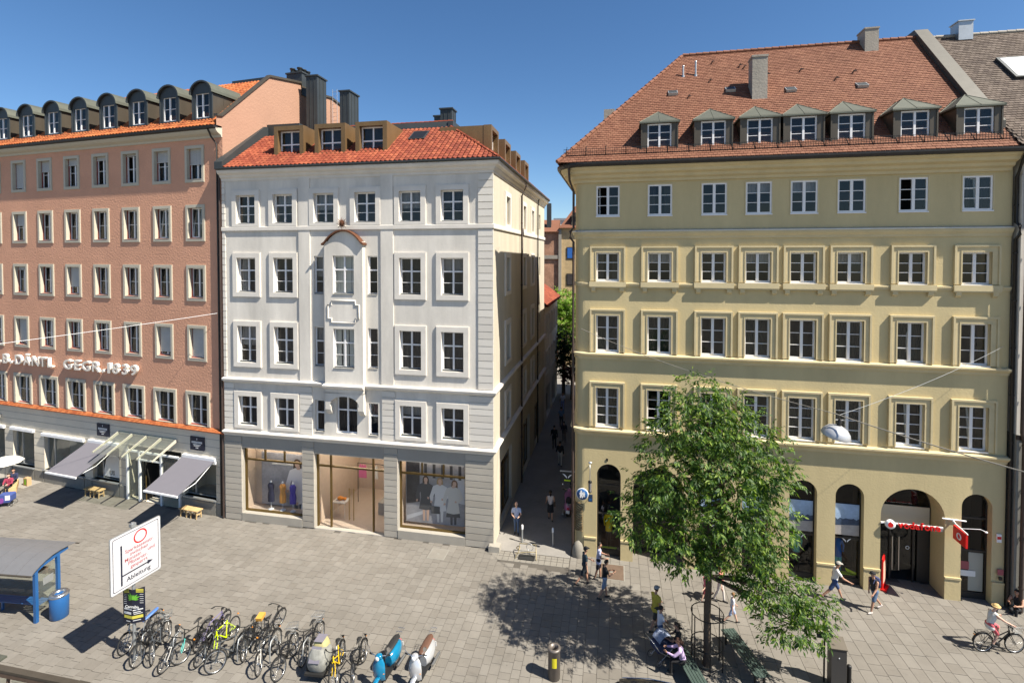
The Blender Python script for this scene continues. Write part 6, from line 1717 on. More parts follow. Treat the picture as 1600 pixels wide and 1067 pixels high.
def m_crank():
    b = MB(); b.lathe([(.001, -.035), (.09, -.035), (.09, -.03), (.001, -.03)], BBk, 18, 0, 'y')
    b.tube([(BBk[0], -.05, BBk[2]), (BBk[0]+.12, -.06, BBk[2]-.11)], .009, 5); b.tube([(BBk[0], .05, BBk[2]), (BBk[0]-.12, .06, BBk[2]+.11)], .009, 5)
    b.cbox((BBk[0]+.12, -.11, BBk[2]-.11), (.09, .09, .02)); b.cbox((BBk[0]-.12, .11, BBk[2]+.11), (.09, .09, .02))
    b.tube([(BBk[0], -.035, BBk[2]+.088), (RA[0], -.035, RA[2]+.04)], .005, 4); b.tube([(BBk[0], -.035, BBk[2]-.088), (RA[0], -.035, RA[2]-.04)], .005, 4)
    return b.mesh('crank', 'black_metal')
def m_guard(rear, mt='black_metal'):
    b = MB(); c = (0, 0, 0); rs = []; a0, a1 = (R(20), R(175)) if rear else (R(45), R(165))
    for k in range(13):
        a = a0+(a1-a0)*k/12; rs.append([(d*math.cos(a), y, d*math.sin(a)) for d, y in ((WR+.025, -.028), (WR+.035, 0), (WR+.025, .028))])
    b.rings(rs, 0, True, False, False, False); return b.mesh('mudguard', mt)
def m_rack():
    b = MB()
    for y in (-.06, 0, .06): b.tube([(-.28, y, .72), (-.72, y, .73)], .007, 4)
    for s in (-.07, .07): b.tube([(-.62, s, .72), RA[:1]+(s,)+RA[2:]], .007, 4); b.tube([(-.5, s*.9, .72), RA[:1]+(s,)+RA[2:]], .007, 4)
    b.tube([(-.72, -.06, .73), (-.72, .06, .73)], .007, 4); b.cbox((-.75, 0, .68), (.02, .08, .05)); return b.mesh('luggage_rack', 'black_metal')
def m_basket():
    b = MB(); n = 7
    for z, s in ((0, .8), (.1, .88), (.22, 1.0)):
        w, l = .19*s, .15*s; b.tube([(-l, -w, z), (l, -w, z), (l, w, z), (-l, w, z)], .006, 4, closed=True)
    for k in range(n):
        t = -1+2*k/(n-1)
        for s in (-1, 1):
            b.tube([(s*.12, t*.152, 0), (s*.15, t*.19, .22)], .003, 3); b.tube([(t*.12, s*.152, 0), (t*.15, s*.19, .22)], .003, 3)
        b.tube([(-.12, t*.152, 0), (.12, t*.152, 0)], .003, 3)
    return b.mesh('basket', 'galv')
def bicycle(loc, heading, lean, label, frame, fork=None, bar=0, steer=0, step=False, rack=True, basket=None, guards=True, group='bicycles parked in the row', guardm='black_metal'):
    t = thing('bicycle', label, 'bicycle', loc, 0, group, rot=(R(lean), 0, R(heading)))
    t.scale = (1.09, 1.09, 1.09)
    def P(nm, key, fn, mtx=None): return link(nm, cached(key, fn), t, mtx=mtx if mtx is not None else Matrix())
    ax = (Vector(HT_)-Vector(HB)).normalized()
    S = Matrix.Translation(HB) @ Matrix.Rotation(R(steer), 4, ax) @ Matrix.Translation(-Vector(HB))
    P('frame', ('fr', frame, step), lambda: m_frame(frame, step))
    fk = fork or frame
    P('fork', ('fk', fk), lambda: m_fork(fk), S)
    P('handlebar', ('hb', bar), lambda: m_bar(bar), S)
    P('saddle', 'sad', m_saddle); P('crank', 'crk', m_crank)
    for A_, Tm in ((RA, Matrix()), (FA, S)):
        w = P('wheel', 'whl', m_wheel, Tm @ Matrix.Translation(A_) @ Matrix.Rotation(rnd.uniform(0, 6), 4, 'Y'))
        link('tyre', cached('tyr', m_tyre), w)
    if guards: P('mudguard', ('mgr', guardm), lambda: m_guard(True, guardm), Matrix.Translation(RA)); P('mudguard', ('mgf', guardm), lambda: m_guard(False, guardm), S @ Matrix.Translation(FA))
    if rack: P('luggage_rack', 'rack', m_rack)
    if basket == 'front': P('basket', 'bsk', m_basket, S @ Matrix.Translation((.55, 0, .80)))
    if basket == 'rear': P('basket', 'bsk', m_basket, Matrix.Translation((-.55, 0, .75)))
    rf_ = link('reflector', cached('refl', lambda: MB().cbox((0, 0, 0), (.03, .05, .03)).mesh('reflector', 'orange_paint')), t, mtx=Matrix.Translation((-.78, 0, .62)))
    return t
cb, cw, cl, cteal, cpur, cyel, cgr, cred = 'black_metal', col_mat((.62, .6, .55), .4), col_mat((.55, .75, .0), .35), col_mat((.12, .55, .48), .35), col_mat((.16, .14, .26), .4), col_mat((.7, .45, .01), .4), col_mat((.10, .11, .12), .4, metal=.4), col_mat((.30, .02, .02), .4)
cblue = col_mat((.06, .15, .45), .4)
bicycle((-14.35, 19.45, 0), -112, 9, 'silver bicycle with a blue saddle cover, just right of the sign pole', 'galv', steer=18, rack=True)
bicycle((-13.75, 18.95, 0), -84, 8, 'black bicycle, front wheel towards viewer, second from the sign pole', cb, steer=-10, bar=1)
bicycle((-13.35, 19.02, 0), -80, 7, 'dark grey bicycle with brown lights beside the white forked one', cgr, steer=14, basket='rear')
bicycle((-12.78, 18.62, 0), -70, -12, 'bicycle with a white fork leaning outwards at the front of the row', cgr, cw, bar=1, steer=-28, guards=False, rack=False)
bicycle((-12.02, 19.05, 0), -104, 8, 'bicycle with turquoise fork and broad tyres', cb, cteal, bar=1, steer=-20)
bicycle((-11.75, 19.55, 0), 75, 7, 'pale violet bicycle, rear wheel away from the viewer', cpur, steer=8)
bicycle((-11.5, 18.95, 0), -86, -9, 'black bicycle squeezed between the turquoise fork and the lime frame', cb, steer=-12, step=True)
bicycle((-10.98, 19.25, 0), -95, 8, 'lime green mountain bicycle', cl, cl, bar=1, steer=8, guards=False, rack=False)
bicycle((-10.35, 18.55, 0), -118, 10, 'dark bicycle in front of the lime one, wheel turned to the viewer', cgr, bar=1, steer=-22)
bicycle((-9.92, 19.2, 0), -92, 7, 'dark bicycle with an orange carrier box', cb, steer=12, guards=True)
bicycle((-9.55, 19.65, 0), 82, 8, 'black bicycle facing away in the middle of the row', cb, steer=-8, step=True)
bicycle((-9.0, 18.55, 0), -96, 9, 'black and white bicycle with sloping frame right of the orange box', cgr, cw, steer=14, bar=1)
bicycle((-8.2, 18.35, 0), -92, 9, 'dark bicycle with high rear basket', cb, steer=-16, basket='rear', step=True)
bicycle((-7.55, 18.95, 0), -100, 8, 'black bicycle with broad wire basket behind the covered child seat', cb, steer=10, basket='rear')
bicycle((-6.2, 18.0, 0), -86, 8, 'yellow bicycle right of the covered child seat', cyel, cyel, steer=-8, step=True)
bicycle((-5.5, 18.05, 0), -94, 7, 'black folding style bicycle beside the blue scooter', cb, steer=14, bar=1)
# extras on the bicycles
b = MB(); b.box(-.16, .16, -.12, .12, 0, .12); tag(b.obj('carrier_box', col_mat((.55, .28, .05), .6), None, (-9.9, 19.72, .76), (0, R(-8), R(88))), 'orange wooden carrier box on a dark bicycle rack', 'box')
b = MB(); b.rings([[(x, w*math.cos(a), .04*math.sin(a)) for a in [2*math.pi*j/8 for j in range(8)]] for x, w in ((-.3, .03), (-.26, .07), (0, .075), (.2, .055), (.32, .03))]); tag(b.obj('saddle_cover', cblue, None, (-14.22, 19.7, .92), (0, R(16), R(-112))), 'long blue cover lying over the leftmost bicycle', 'cover')
CT = thing('child_trailer', 'bulky yellow and grey covered child seat between the bicycles', 'child trailer', (-6.9, 17.95, 0), R(-96))
def softbox(mb, cx, cy, z0, z1, lx, ly, m, n=6, taper=.8):
    rs = []
    for k in range(n+1):
        t = k/n; s = (1-(abs(t-.45)/.62)**3*.35)*(1 if t < .5 else 1-(1-taper)*(t-.5)*2)
        rs.append([(cx+s*lx*math.copysign(abs(math.cos(a))**.5, math.cos(a)), cy+s*ly*math.copysign(abs(math.sin(a))**.5, math.sin(a)), z0+(z1-z0)*t) for a in [2*math.pi*j/16 for j in range(16)]])
    mb.rings(rs, m)
b = MB(); softbox(b, 0, 0, .35, 1.05, .42, .36, 0); b.obj('cover', col_mat((.22, .22, .20), .8, var=.25, vscale=6), CT)
b = MB(); softbox(b, -.12, 0, .62, 1.22, .26, .27, 0); b.obj('hood', col_mat((.36, .32, .15), .8, var=.2, vscale=5), CT)
b = MB(); b.add([(.16, -.2, 1.12), (.16, .16, 1.12), (.44, .18, .72), (.44, -.22, .72)], [(0, 1, 2, 3)]); b.add([(-.3, -.18, 1.235), (.1, -.18, 1.235), (.1, .16, 1.235), (-.3, .16, 1.235)], [(0, 1, 2, 3)]); b.obj('window_flap', col_mat((.16, .15, .18), .6), CT)
for y in (-.42, .42):
    w = link('wheel', cached('whl', m_wheel), CT, loc=(-.1, y, .26)); w.scale = (.75, .75, .75); ty = link('tyre', cached('tyr', m_tyre), w)
b = MB(); b.box(-.45, .45, -.36, .36, .26, .34); b.obj('chassis', 'black_plastic', CT)
BP = thing('bicycle_stand', 'row of grey metal hoop stands between the parked bicycles', 'cycle stand', (-10.3, 18.75, 0), R(-4))
for k in range(7):
    x = -3.6+1.25*k; b = MB(); b.tube([(x, -.25, 0), (x, -.25, .55), (x, -.15, .75), (x, .15, .75), (x, .25, .55), (x, .25, 0)], .025, 7); b.obj('hoop', 'galv', BP)

# ================================================================== SCOOTERS
def scooter(loc, heading, lean, body, seat, label, group=None):
    t = thing('scooter', label, 'scooter', loc, 0, group, rot=(R(lean), 0, R(heading)))
    t.scale = (1.08, 1.08, 1.08)
    for x in (.62, -.56):
        b = MB(); b.torus((x, 0, .22), .155, .06, 24, 8); w = b.obj('tyre', 'rubber', t)
        b = MB(); b.lathe([(.001, -.05), (.11, -.05), (.12, 0), (.11, .05), (.001, .05)], (x, 0, .22), 18, 0, 'y'); b.obj('rim', 'steel', w)
    b = MB(); rs = []
    for k in range(11):          # front mudguard
        a = R(10+150*k/10); rs.append([(.62+(.25)*math.cos(a)*s_, y, .22+.25*math.sin(a)*s_) for y, s_ in ((-.085, .9), (-.07, 1.02), (0, 1.08), (.07, 1.02), (.085, .9))])
    b.rings(rs, 0, True, False, False, False); b.obj('mudguard', body, t)
    b = MB(); rs = []
    for z, x, w in ((.30, .40, .17), (.45, .47, .21), (.65, .46, .235), (.82, .41, .21), (.93, .37, .13)):
        rs.append([(x+.05*math.cos(a)*1.0+(.05 if math.cos(a) > 0 else 0)*(1-abs(math.sin(a))), w*math.sin(a), z) for a in [2*math.pi*j/16 for j in range(16)]])
    b.rings(rs); b.obj('leg_shield', body, t)
    b = MB(); b.cyl((.6, 0, .25), (.38, 0, .98), .03); b.box(-.25, .42, -.17, .17, .25, .31); b.obj('footboard', 'black_plastic', t)
    b = MB(); rs = []
    for x, hw, z0, z1 in ((-.12, .12, .3, .66), (-.22, .19, .28, .72), (-.45, .225, .26, .75), (-.7, .19, .32, .74), (-.88, .1, .45, .68), (-.93, .03, .52, .6)):
        zc = (z0+z1)/2; hh = (z1-z0)/2
        rs.append([(x, hw*math.copysign(abs(math.cos(a))**.8, math.cos(a)), zc+hh*math.sin(a)) for a in [2*math.pi*j/16 for j in range(16)]])
    b.rings(rs); b.obj('rear_body', body, t)
    b = MB(); rs = []
    for x, hw, z in ((.0, .06, .76), (-.08, .12, .79), (-.3, .145, .80), (-.55, .15, .82), (-.78, .12, .83), (-.86, .05, .81)):
        rs.append([(x, hw*math.cos(a), z+.055*math.sin(a)) for a in [2*math.pi*j/12 for j in range(12)]])
    b.rings(rs); b.obj('seat', seat, t)
    b = MB(); b.ball((.37, 0, 1.0), (.12, .13, .09)); b.obj('headset', body, t)
    b = MB(); b.tube([(.3, -.36, 1.02), (.36, -.12, 1.02), (.36, .12, 1.02), (.3, .36, 1.02)], .018, 7); b.obj('handlebar', 'chrome', t)
    for s in (-1, 1): MB().tube([(.29, s*.38, 1.02), (.32, s*.25, 1.02)], .026, 7).obj('grip', 'black_plastic', t)
    b = MB(); b.ball((.49, 0, 1.0), (.03, .07, .07)); b.obj('headlight', 'white_paint', t)
    for s in (-1, 1):
        b = MB(); b.tube([(.34, s*.24, 1.03), (.36, s*.36, 1.22)], .008, 5); b.lathe([(.001, -.02), (.07, -.015), (.07, .01)], (.36, s*.38, 1.25), 14, 0, 'x'); b.obj('mirror', 'chrome', t)
    for s in (-1, 1):
        b = MB(); b.ball((.48, s*.17, .55), (.03, .04, .03)); b.obj('indicator', 'orange_paint', t)
    b = MB()
    for y in (-.1, 0, .1): b.tube([(-.85, y, .84), (-1.12, y, .88)], .008, 5)
    b.tube([(-1.12, -.12, .88), (-1.12, .12, .88)], .008, 5); b.tube([(-.95, -.12, .87), (-.95, .12, .87)], .008, 5); b.obj('rack', 'chrome', t)
    b = MB(); b.ball((-.92, 0, .6), (.03, .07, .05)); b.obj('tail_light', 'red_paint', t)
    b = MB(); b.box(-.97, -.96, -.1, .1, .36, .52); b.obj('number_plate', 'white_paint', t)
    b = MB(); b.tube([(-.3, .2, .2), (-.85, .24, .24)], .05, 8); b.obj('exhaust', 'steel', t)
    return t
cteal2 = col_mat((.005, .15, .28), .18, spec=.6, coat=.6, nm='scooter_blue'); csil = col_mat((.60, .61, .63), .25, metal=.55, nm='scooter_silver'); cpink = col_mat((.50, .20, .36), .3, coat=.4, nm='scooter_pink')
cseat = col_mat((.02, .02, .02), .6); cbrown = col_mat((.11, .055, .035), .55)
scooter((-4.4, 17.75, 0), -106, 7, cteal2, cseat, 'petrol blue scooter with black seat at the end of bicycle row', 'parked scooters')
scooter((-3.15, 17.75, 0), -105, 7, csil, cbrown, 'silver scooter with brown seat, rightmost of the parked row', 'parked scooters')
scooter((3.25, 29.6, 0), 82, 6, cpink, cseat, 'pink scooter parked in the alley shade beside the yellow house', 'parked scooters')
GA = 'bicycles leaning in the alley'
bicycle((3.5, 27.6, 0), 80, 7, 'dark bicycle in the alley just behind the guard stone', cb, group=GA)
bicycle((3.62, 31.6, 0), 80, 7, 'dark bicycle in the alley beyond the pink scooter', cgr, group=GA)

# ================================================================== CAR (roof at the bottom edge)
CR = thing('black_car', 'black car whose roof shows at the bottom edge', 'car', (4.65, 15.32, 0), R(-9))
def sect(x, hw, z0, z1, n=16, p=.55): return [(x, hw*math.copysign(abs(math.cos(a))**p, math.cos(a)), (z0+z1)/2+(z1-z0)/2*math.copysign(abs(math.sin(a))**p, math.sin(a))) for a in [2*math.pi*j/n for j in range(n)]]
cpaint = col_mat((.008, .008, .01), .15, spec=.6, coat=.8, nm='car_black')
b = MB(); b.rings([sect(-2.05, .7, .35, .7), sect(-1.95, .82, .28, .92), sect(-1.2, .88, .24, .98), sect(.6, .88, .24, .96), sect(1.6, .84, .26, .84), sect(2.05, .72, .3, .7), sect(2.12, .6, .4, .6)]); b.obj('body', cpaint, CR)
b = MB(); b.rings([sect(-1.85, .62, .85, .95), sect(-1.35, .66, .85, 1.36), sect(-.9, .64, .85, 1.45), sect(0, .64, .85, 1.47), sect(.45, .66, .85, 1.38), sect(1.15, .7, .82, .92)]); b.obj('glasshouse', col_mat((.02, .025, .03), .05, spec=.8, nm='car_glass'), CR)
b = MB(); b.rings([sect(-1.3, .58, 1.36, 1.41, 12), sect(-.9, .60, 1.42, 1.49, 12), sect(0, .6, 1.44, 1.51, 12), sect(.42, .6, 1.37, 1.43, 12)]); b.obj('roof', cpaint, CR)
b = MB()
for s in (-.6, .6): b.tube([(-1.2, s, 1.42), (-.4, s, 1.5), (.35, s, 1.44)], .012, 5)
b.obj('roof_rail', 'chrome', CR)
for x in (-1.3, 1.35):
    for s in (-1, 1):
        b = MB(); b.torus((x, s*.8, .31), .23, .08, 20, 8); w = b.obj('tyre', 'rubber', CR); b = MB(); b.lathe([(.001, -.08), (.2, -.08), (.2, .08), (.001, .08)], (x, s*.8, .31), 14, 0, 'y'); b.obj('rim', 'steel', w)
for s in (-.6, .6):
    b = MB(); b.ball((2.02, s, .62), (.06, .14, .07)); b.obj('headlight', 'white_paint', CR)
    b = MB(); b.ball((-2.0, s, .75), (.05, .12, .09)); b.obj('tail_light', 'red_paint', CR)

# ================================================================== PEOPLE
SKIN = [col_mat((.50, .29, .20), .6), col_mat((.40, .22, .145), .6), col_mat((.58, .36, .27), .6)]
def capsule(mb, p0, r0, p1, r1, n=10):
    p0, p1 = Vector(p0), Vector(p1); t = p1-p0; L = t.length
    t = t/L if L > 1e-6 else Vector((0, 0, 1))
    a = Vector((0, 0, 1)) if abs(t.z) < .9 else Vector((1, 0, 0)); u = t.cross(a).normalized(); w = t.cross(u); rs = []
    for c, r, angs in ((p0, r0, (-80, -45, 0)), (p1, r1, (0, 45, 80))):
        for g_ in angs:
            g_ = R(g_); rs.append([c+t*r*math.sin(g_)+(u*math.cos(2*math.pi*j/n)+w*math.sin(2*math.pi*j/n))*r*math.cos(g_) for j in range(n)])
    mb.rings(rs)
def person(label, loc, heading, h=1.75, top=None, bottom=None, skin=0, shoe=None, hair=None, hairlen=0, legs=(12, 5, -14, 12), arms=((15, 8, 20), (-15, 8, 20)),
           shorts=True, sleeve=.5, lean=3, fat=1.0, hat=None, skirt=None, group=None, z=0.0, bag=None, hipz=None, headturn=0, longtop=False, headtilt=0):
    s = h/1.75; sk = SKIN[skin]; shoe = shoe or col_mat((.03, .03, .03), .7); hair = hair or col_mat((.025, .017, .012), .7)
    mats_ = [sk, top, bottom, shoe, col_mat((.02, .015, .012), .5)]
    caps = []      # p0,r0,p1,r1,tag
    V_ = Vector
    feet = []
    hip = {}
    legparts = []
    for i, sd in ((0, 1), (1, -1)):
        a, k = R(legs[2*i]), R(legs[2*i+1])
        H_ = V_((0, sd*.085, 0)); K_ = H_+V_((math.sin(a)*.43, 0, -math.cos(a)*.43)); A_ = K_+V_((math.sin(a-k)*.42, 0, -math.cos(a-k)*.42))
        fa = a-k; ft = V_((math.cos(fa*.5), 0, math.sin(fa*.5)*.8)).normalized()
        heel = A_+ft*(-.045)+V_((0, 0, -.045)); toe = A_+ft*.155+V_((0, sd*.015, -.055))
        legparts.append((H_, K_, A_, heel, toe)); feet += [heel.z-.04, toe.z-.035]
    hz = (hipz/s if hipz is not None else -min(feet)); base = V_((0, 0, hz))
    ln = R(lean); sp_ = V_((math.sin(ln), 0, math.cos(ln)))
    f_ = fat
    P_ = base; W_ = base+sp_*.2; C_ = base+sp_*.40; S_ = base+sp_*.50
    caps.append((P_+V_((0, -.06, .02)), .115*f_, P_+V_((0, .06, .02)), .115*f_, 2))
    caps.append((P_+sp_*.08, .125*f_, W_, .118*f_, 1)); 
    for sd in (-1, 1): caps.append((W_+V_((0, sd*.04, 0)), .105*f_, C_+V_((0, sd*.075, 0)), .105*f_, 1))
    if longtop: caps.append((P_+V_((0, -.05, -.08)), .135*f_, P_+V_((0, .05, -.08)), .135*f_, 1))
    caps.append((S_+V_((0, -.13, -.03)), .068, S_+V_((0, .13, -.03)), .068, 1))
    N_ = S_+sp_*.10; caps.append((S_, .055, N_, .05, 0))
    hd = V_((math.sin(ln+R(headtilt)), 0, math.cos(ln+R(headtilt)))); Hc = N_+hd*.12+V_((.015, 0, 0))
    ct, st__ = math.cos(R(headturn)), math.sin(R(headturn)); fw = V_((ct, st__, 0)); sdv = V_((-st__, ct, 0))
    caps.append((Hc+hd*.03-fw*.01, .088, Hc-hd*.02+fw*.015, .082, 0)); caps.append((Hc-hd*.05+fw*.03, .06, Hc-hd*.085+fw*.04, .045, 0))
    caps.append((Hc-hd*.005+fw*.095, .016, Hc-hd*.035+fw*.105, .02, 0))
    for sd in (-1, 1): caps.append((Hc+sdv*sd*.083+hd*.01, .018, Hc+sdv*sd*.085-hd*.03, .015, 0))
    for (H_, K_, A_, heel, toe) in legparts:
        H_, K_, A_, heel, toe = [q+base for q in (H_, K_, A_, heel, toe)]
        caps.append((H_, .093*f_, H_.lerp(K_, .55), .075*f_, 2)); 
        if shorts: caps.append((H_.lerp(K_, .4), .088*f_, H_.lerp(K_, .85), .083*f_, 2))
        caps.append((H_.lerp(K_, .5), .072*f_, K_, .052, 0 if shorts else 2))
        caps.append((K_, .055, K_.lerp(A_, .35), .054, 0 if shorts else 2)); caps.append((K_.lerp(A_, .35), .054, A_, .036, 0 if shorts else 2))
        if not shorts: caps.append((K_, .06, A_+(K_-A_)*.1, .052, 2))
        caps.append((A_, .04, heel, .042, 3)); caps.append((heel, .042, toe, .034, 3))
    hands = []
    for i, sd in ((0, 1), (1, -1)):
        a, ab, e = [R(q) for q in arms[i]]
        Sh = S_+V_((0, sd*.185, -.04))
        def dirv(an): return V_((math.sin(an)*math.cos(ab), sd*math.sin(ab), -math.cos(an)*math.cos(ab)))
        d1 = dirv(a+ln); El = Sh+d1*.28; d2 = dirv(a+ln+e); d2 = V_((d2.x, d2.y if e < .6 else -sd*.42, d2.z)).normalized(); Wr = El+d2*.245
        caps.append((Sh, .055, El, .042, 0)); caps.append((El, .042, Wr, .03, 0))
        if sleeve > 0: caps.append((Sh, .066, Sh.lerp(El, min(sleeve, 1)), .058, 1))
        if sleeve > 1: caps.append((El, .05, Wr, .04, 1))
        caps.append((Wr, .03, Wr+d2*.07, .035, 0)); hands.append((Wr+d2*.09, d2, sd))
    mb = MB()
    for p0, r0, p1, r1, tg in caps: capsule(mb, p0, r0, p1, r1)
    me0 = bpy.data.meshes.new('tmp'); me0.from_pydata(mb.v, [], mb.f); ob = bpy.data.objects.new('tmp', me0); col.objects.link(ob)
    md = ob.modifiers.new('r', 'REMESH'); md.mode = 'VOXEL'; md.voxel_size = .021
    m2 = ob.modifiers.new('s', 'SMOOTH'); m2.iterations = 3; m2.factor = .5
    me = bpy.data.meshes.new_from_object(ob.evaluated_get(bpy.context.evaluated_depsgraph_get()))
    bpy.data.objects.remove(ob); bpy.data.meshes.remove(me0)
    nv = len(me.vertices); co = np.empty(nv*3); me.vertices.foreach_get('co', co); co = co.reshape(-1, 3)
    best = np.full(nv, 9.); tagv = np.zeros(nv, int)
    for p0, r0, p1, r1, tg in caps:
        a_ = np.array(p0); d_ = np.array(p1)-a_; L2 = d_@d_+1e-9; t_ = np.clip(((co-a_)@d_)/L2, 0, 1)
        ds = np.linalg.norm(co-(a_+t_[:, None]*d_), axis=1)-(r0+(r1-r0)*t_)
        k_ = ds < best-(.004 if tg == 0 else -.002); best = np.where(k_, ds, best); tagv = np.where(k_, tg, tagv)
    vs = [tuple(v*s) for v in co]; fs = [tuple(p.vertices) for p in me.polygons]; ft_ = [int(np.bincount(tagv[list(f)], minlength=5).argmax()) for f in fs]
    bpy.data.meshes.remove(me)
    bb = MB(); bb.add(vs, fs, 0, True); bb.m = ft_
    bb.T = Matrix.Scale(s, 4)
    for (p, d, sd) in hands:            # five fingers
        sidev = Vector((0, sd, 0)); acr = d.cross(sidev).normalized() if abs(d.dot(sidev)) < .9 else Vector((1, 0, 0))
        for k in range(4):
            o_ = p+acr*(-.026+.017*k); L_ = (.062, .074, .07, .055)[k]; cv = -sidev*.02
            bb.tube([o_-d*.02, o_+d*L_*.5+cv*.3, o_+d*L_+cv], [.0095, .0088, .006], 5, 0)
        bb.tube([p-d*.045+acr*.025, p-d*.005+acr*.05-sidev*.008, p+d*.025+acr*.05-sidev*.02], [.011, .0095, .007], 5, 0)
    for sd in (-1, 1): bb.ball(tuple(Hc+fw*.088+sdv*sd*.032+hd*.015), (.011, .011, .008), 6, 4, 4)
    bb.tube([Hc+fw*.085-hd*.055-sdv*.02, Hc+fw*.092-hd*.055, Hc+fw*.085-hd*.055+sdv*.02], .005, 4, 4)
    bb.T = None
    o = bb.obj('person', mats_, None, (loc[0], loc[1], z), (0, 0, R(heading)))
    tag(o, label, 'person', group)
    hb = MB(); hb.T = Matrix.Scale(s, 4)
    if hair != 'bald':
        c_ = Hc-fw*.012+hd*.028; rs = []
        for k in range(8):
            a_ = math.pi*.5*(1-k/7*1.28); z_ = math.sin(a_)*.1; r_ = math.cos(a_)*.099
            rs.append([c_+fw*(math.cos(q)*r_*(1.0 if math.cos(q) < .3 or a_ > .35 else .72))+sdv*(math.sin(q)*r_*.95)+hd*(z_+(.06*max(0, math.cos(q)) if a_ < .3 else 0)) for q in [2*math.pi*j/14 for j in range(14)]])
        hb.rings(rs)
        if hairlen: hb.tube([c_-fw*.07, c_-fw*.11-hd*.1, c_-fw*.09-hd*(.1+hairlen)], [.075, .07, .03], 8)
        hb.obj('hair', hair, o)
    if hat:
        b2 = MB(); b2.T = Matrix.Scale(s, 4); c_ = Hc+hd*.05; rs = []
        for k in range(6):
            a_ = math.pi/2*k/5; rs.append([c_+fw*(math.cos(q)*.112*math.cos(a_))+sdv*(math.sin(q)*.105*math.cos(a_))+hd*(.085*math.sin(a_)) for q in [2*math.pi*j/14 for j in range(14)]])
        b2.rings(rs)
        if hat[1] == 'cap': b2.rings([[c_+fw*.08+sdv*w_+hd*.004 for w_ in (-.08, 0, .08)], [c_+fw*.18+sdv*w_+hd*(-.01) for w_ in (-.05, 0, .05)]], 0, True, False, False, False)
        if hat[1] == 'brim': b2.lathe([(.105, 0), (.15, -.012), (.15, -.002), (.105, .012)], tuple(c_), 18)
        b2.obj('hat', hat[0], o)
    if skirt:
        b2 = MB(); b2.T = Matrix.Scale(s, 4); rs = []
        for r_, dz in ((.12, .1), (.15, -.05), (.175, -.2), (.19, -skirt[1])):
            rs.append([base+V_((math.cos(q)*r_*.85+.01*math.sin(q*5), math.sin(q)*r_, dz)) for q in [2*math.pi*j/18 for j in range(18)]])
        b2.rings(rs, 0, True, False, False); b2.obj('skirt', skirt[0], o)
    if bag:
        b2 = MB(); b2.T = Matrix.Scale(s, 4)
        if bag[1] == 'back':
            c_ = C_-V_((.17, 0, .05)); rs = [[c_+V_((.085*math.cos(q)*k_, .15*math.sin(q)*k_, zz)) for q in [2*math.pi*j/12 for j in range(12)]] for zz, k_ in ((-.2, .7), (-.16, 1), (.1, 1), (.2, .75))]
            b2.rings(rs)
            for sd in (-1, 1): b2.tube([c_+V_((.05, sd*.1, .16)), S_+V_((.03, sd*.1, .06)), C_+V_((.125, sd*.1, .0)), W_+V_((.06, sd*.13, .0))], .014, 5)
        else:
            c_ = base+V_((-.02, -.24, .08)); rs = [[c_+V_((.15*math.cos(q)*k_, .06*math.sin(q)*k_, zz)) for q in [2*math.pi*j/12 for j in range(12)]] for zz, k_ in ((-.14, .8), (-.1, 1), (.06, .95), (.12, .6))]
            b2.rings(rs); b2.tube([c_+V_((.1, 0, .1)), S_+V_((.02, .05, .04)), c_+V_((-.1, 0, .1))], .009, 5)
        b2.obj('bag', bag[0], o)
    return o
def C(r, g, b_): return col_mat((r, g, b_), .85)
jeans, djeans, blk, wht, lblue = C(.07, .11, .2), C(.03, .04, .07), C(.015, .015, .017), C(.62, .62, .64), C(.40, .47, .66)
person('bald man in light blue shirt and jeans at the alley mouth', (.24, 27.14), -92, 1.74, lblue, jeans, 2, hair='bald', legs=(3, 2, -4, 4), arms=((8, 14, 75), (8, 14, 75)), shorts=False, sleeve=.6, fat=1.08)
person('woman in pale top and black skirt walking away up the alley', (2.19, 28.6), 88, 1.68, C(.55, .48, .45), blk, 1, hairlen=.12, legs=(14, 6, -12, 18), sleeve=0, skirt=(blk, .42), bag=(C(.06, .04, .03), 'side'))
AG = 'people walking in the shaded alley'
person('dark jacketed person with pale trousers nearest in the shaded alley', (3.44, 36.1), 85, 1.75, blk, C(.5, .47, .42), 1, legs=(14, 6, -14, 16), shorts=False, sleeve=2, group=AG)
person('person in dark suit walking on the left side of the shaded alley', (3.3, 39.4), 85, 1.78, blk, blk, 1, legs=(-12, 14, 14, 6), shorts=False, sleeve=2, group=AG)
person('person in dark top at the right of three in the shaded alley', (4.2, 40.8), 85, 1.65, C(.04, .03, .04), C(.1, .08, .07), 1, legs=(12, 6, -12, 14), shorts=False, sleeve=2, group=AG)
person('person in grey blue shirt further up the shaded alley', (4.31, 44.2), 85, 1.8, C(.14, .2, .3), C(.05, .05, .06), 1, legs=(12, 6, -12, 14), shorts=False, sleeve=.6, group=AG)
person('person in white and blue standing at the sunlit alley end', (4.9, 49.0), -90, 1.75, C(.6, .58, .66), C(.3, .32, .55), 1, legs=(4, 2, -4, 2), shorts=False, sleeve=.6)
person('man in dark teal shirt, knee shorts and cap by the guard stone', (3.3, 22.85), 12, 1.78, C(.02, .04, .055), C(.018, .022, .028), 1, legs=(16, 5, -22, 20), arms=((25, 10, 40), (-10, 16, 12)), hat=(blk, 'cap'))
person('man in pale blue shirt and dark shorts before the leftmost arch', (4.02, 23.3), -10, 1.72, C(.45, .48, .66), C(.02, .02, .03), 1, legs=(8, 4, -8, 8), arms=((20, 6, 70), (15, 6, 60)), longtop=True)
person('man in black shirt and pale denim shorts looking at his hands', (4.05, 21.95), 8, 1.72, blk, C(.2, .24, .32), 1, legs=(10, 4, -14, 16), arms=((20, 4, 80), (25, 4, 75)), headtilt=15)
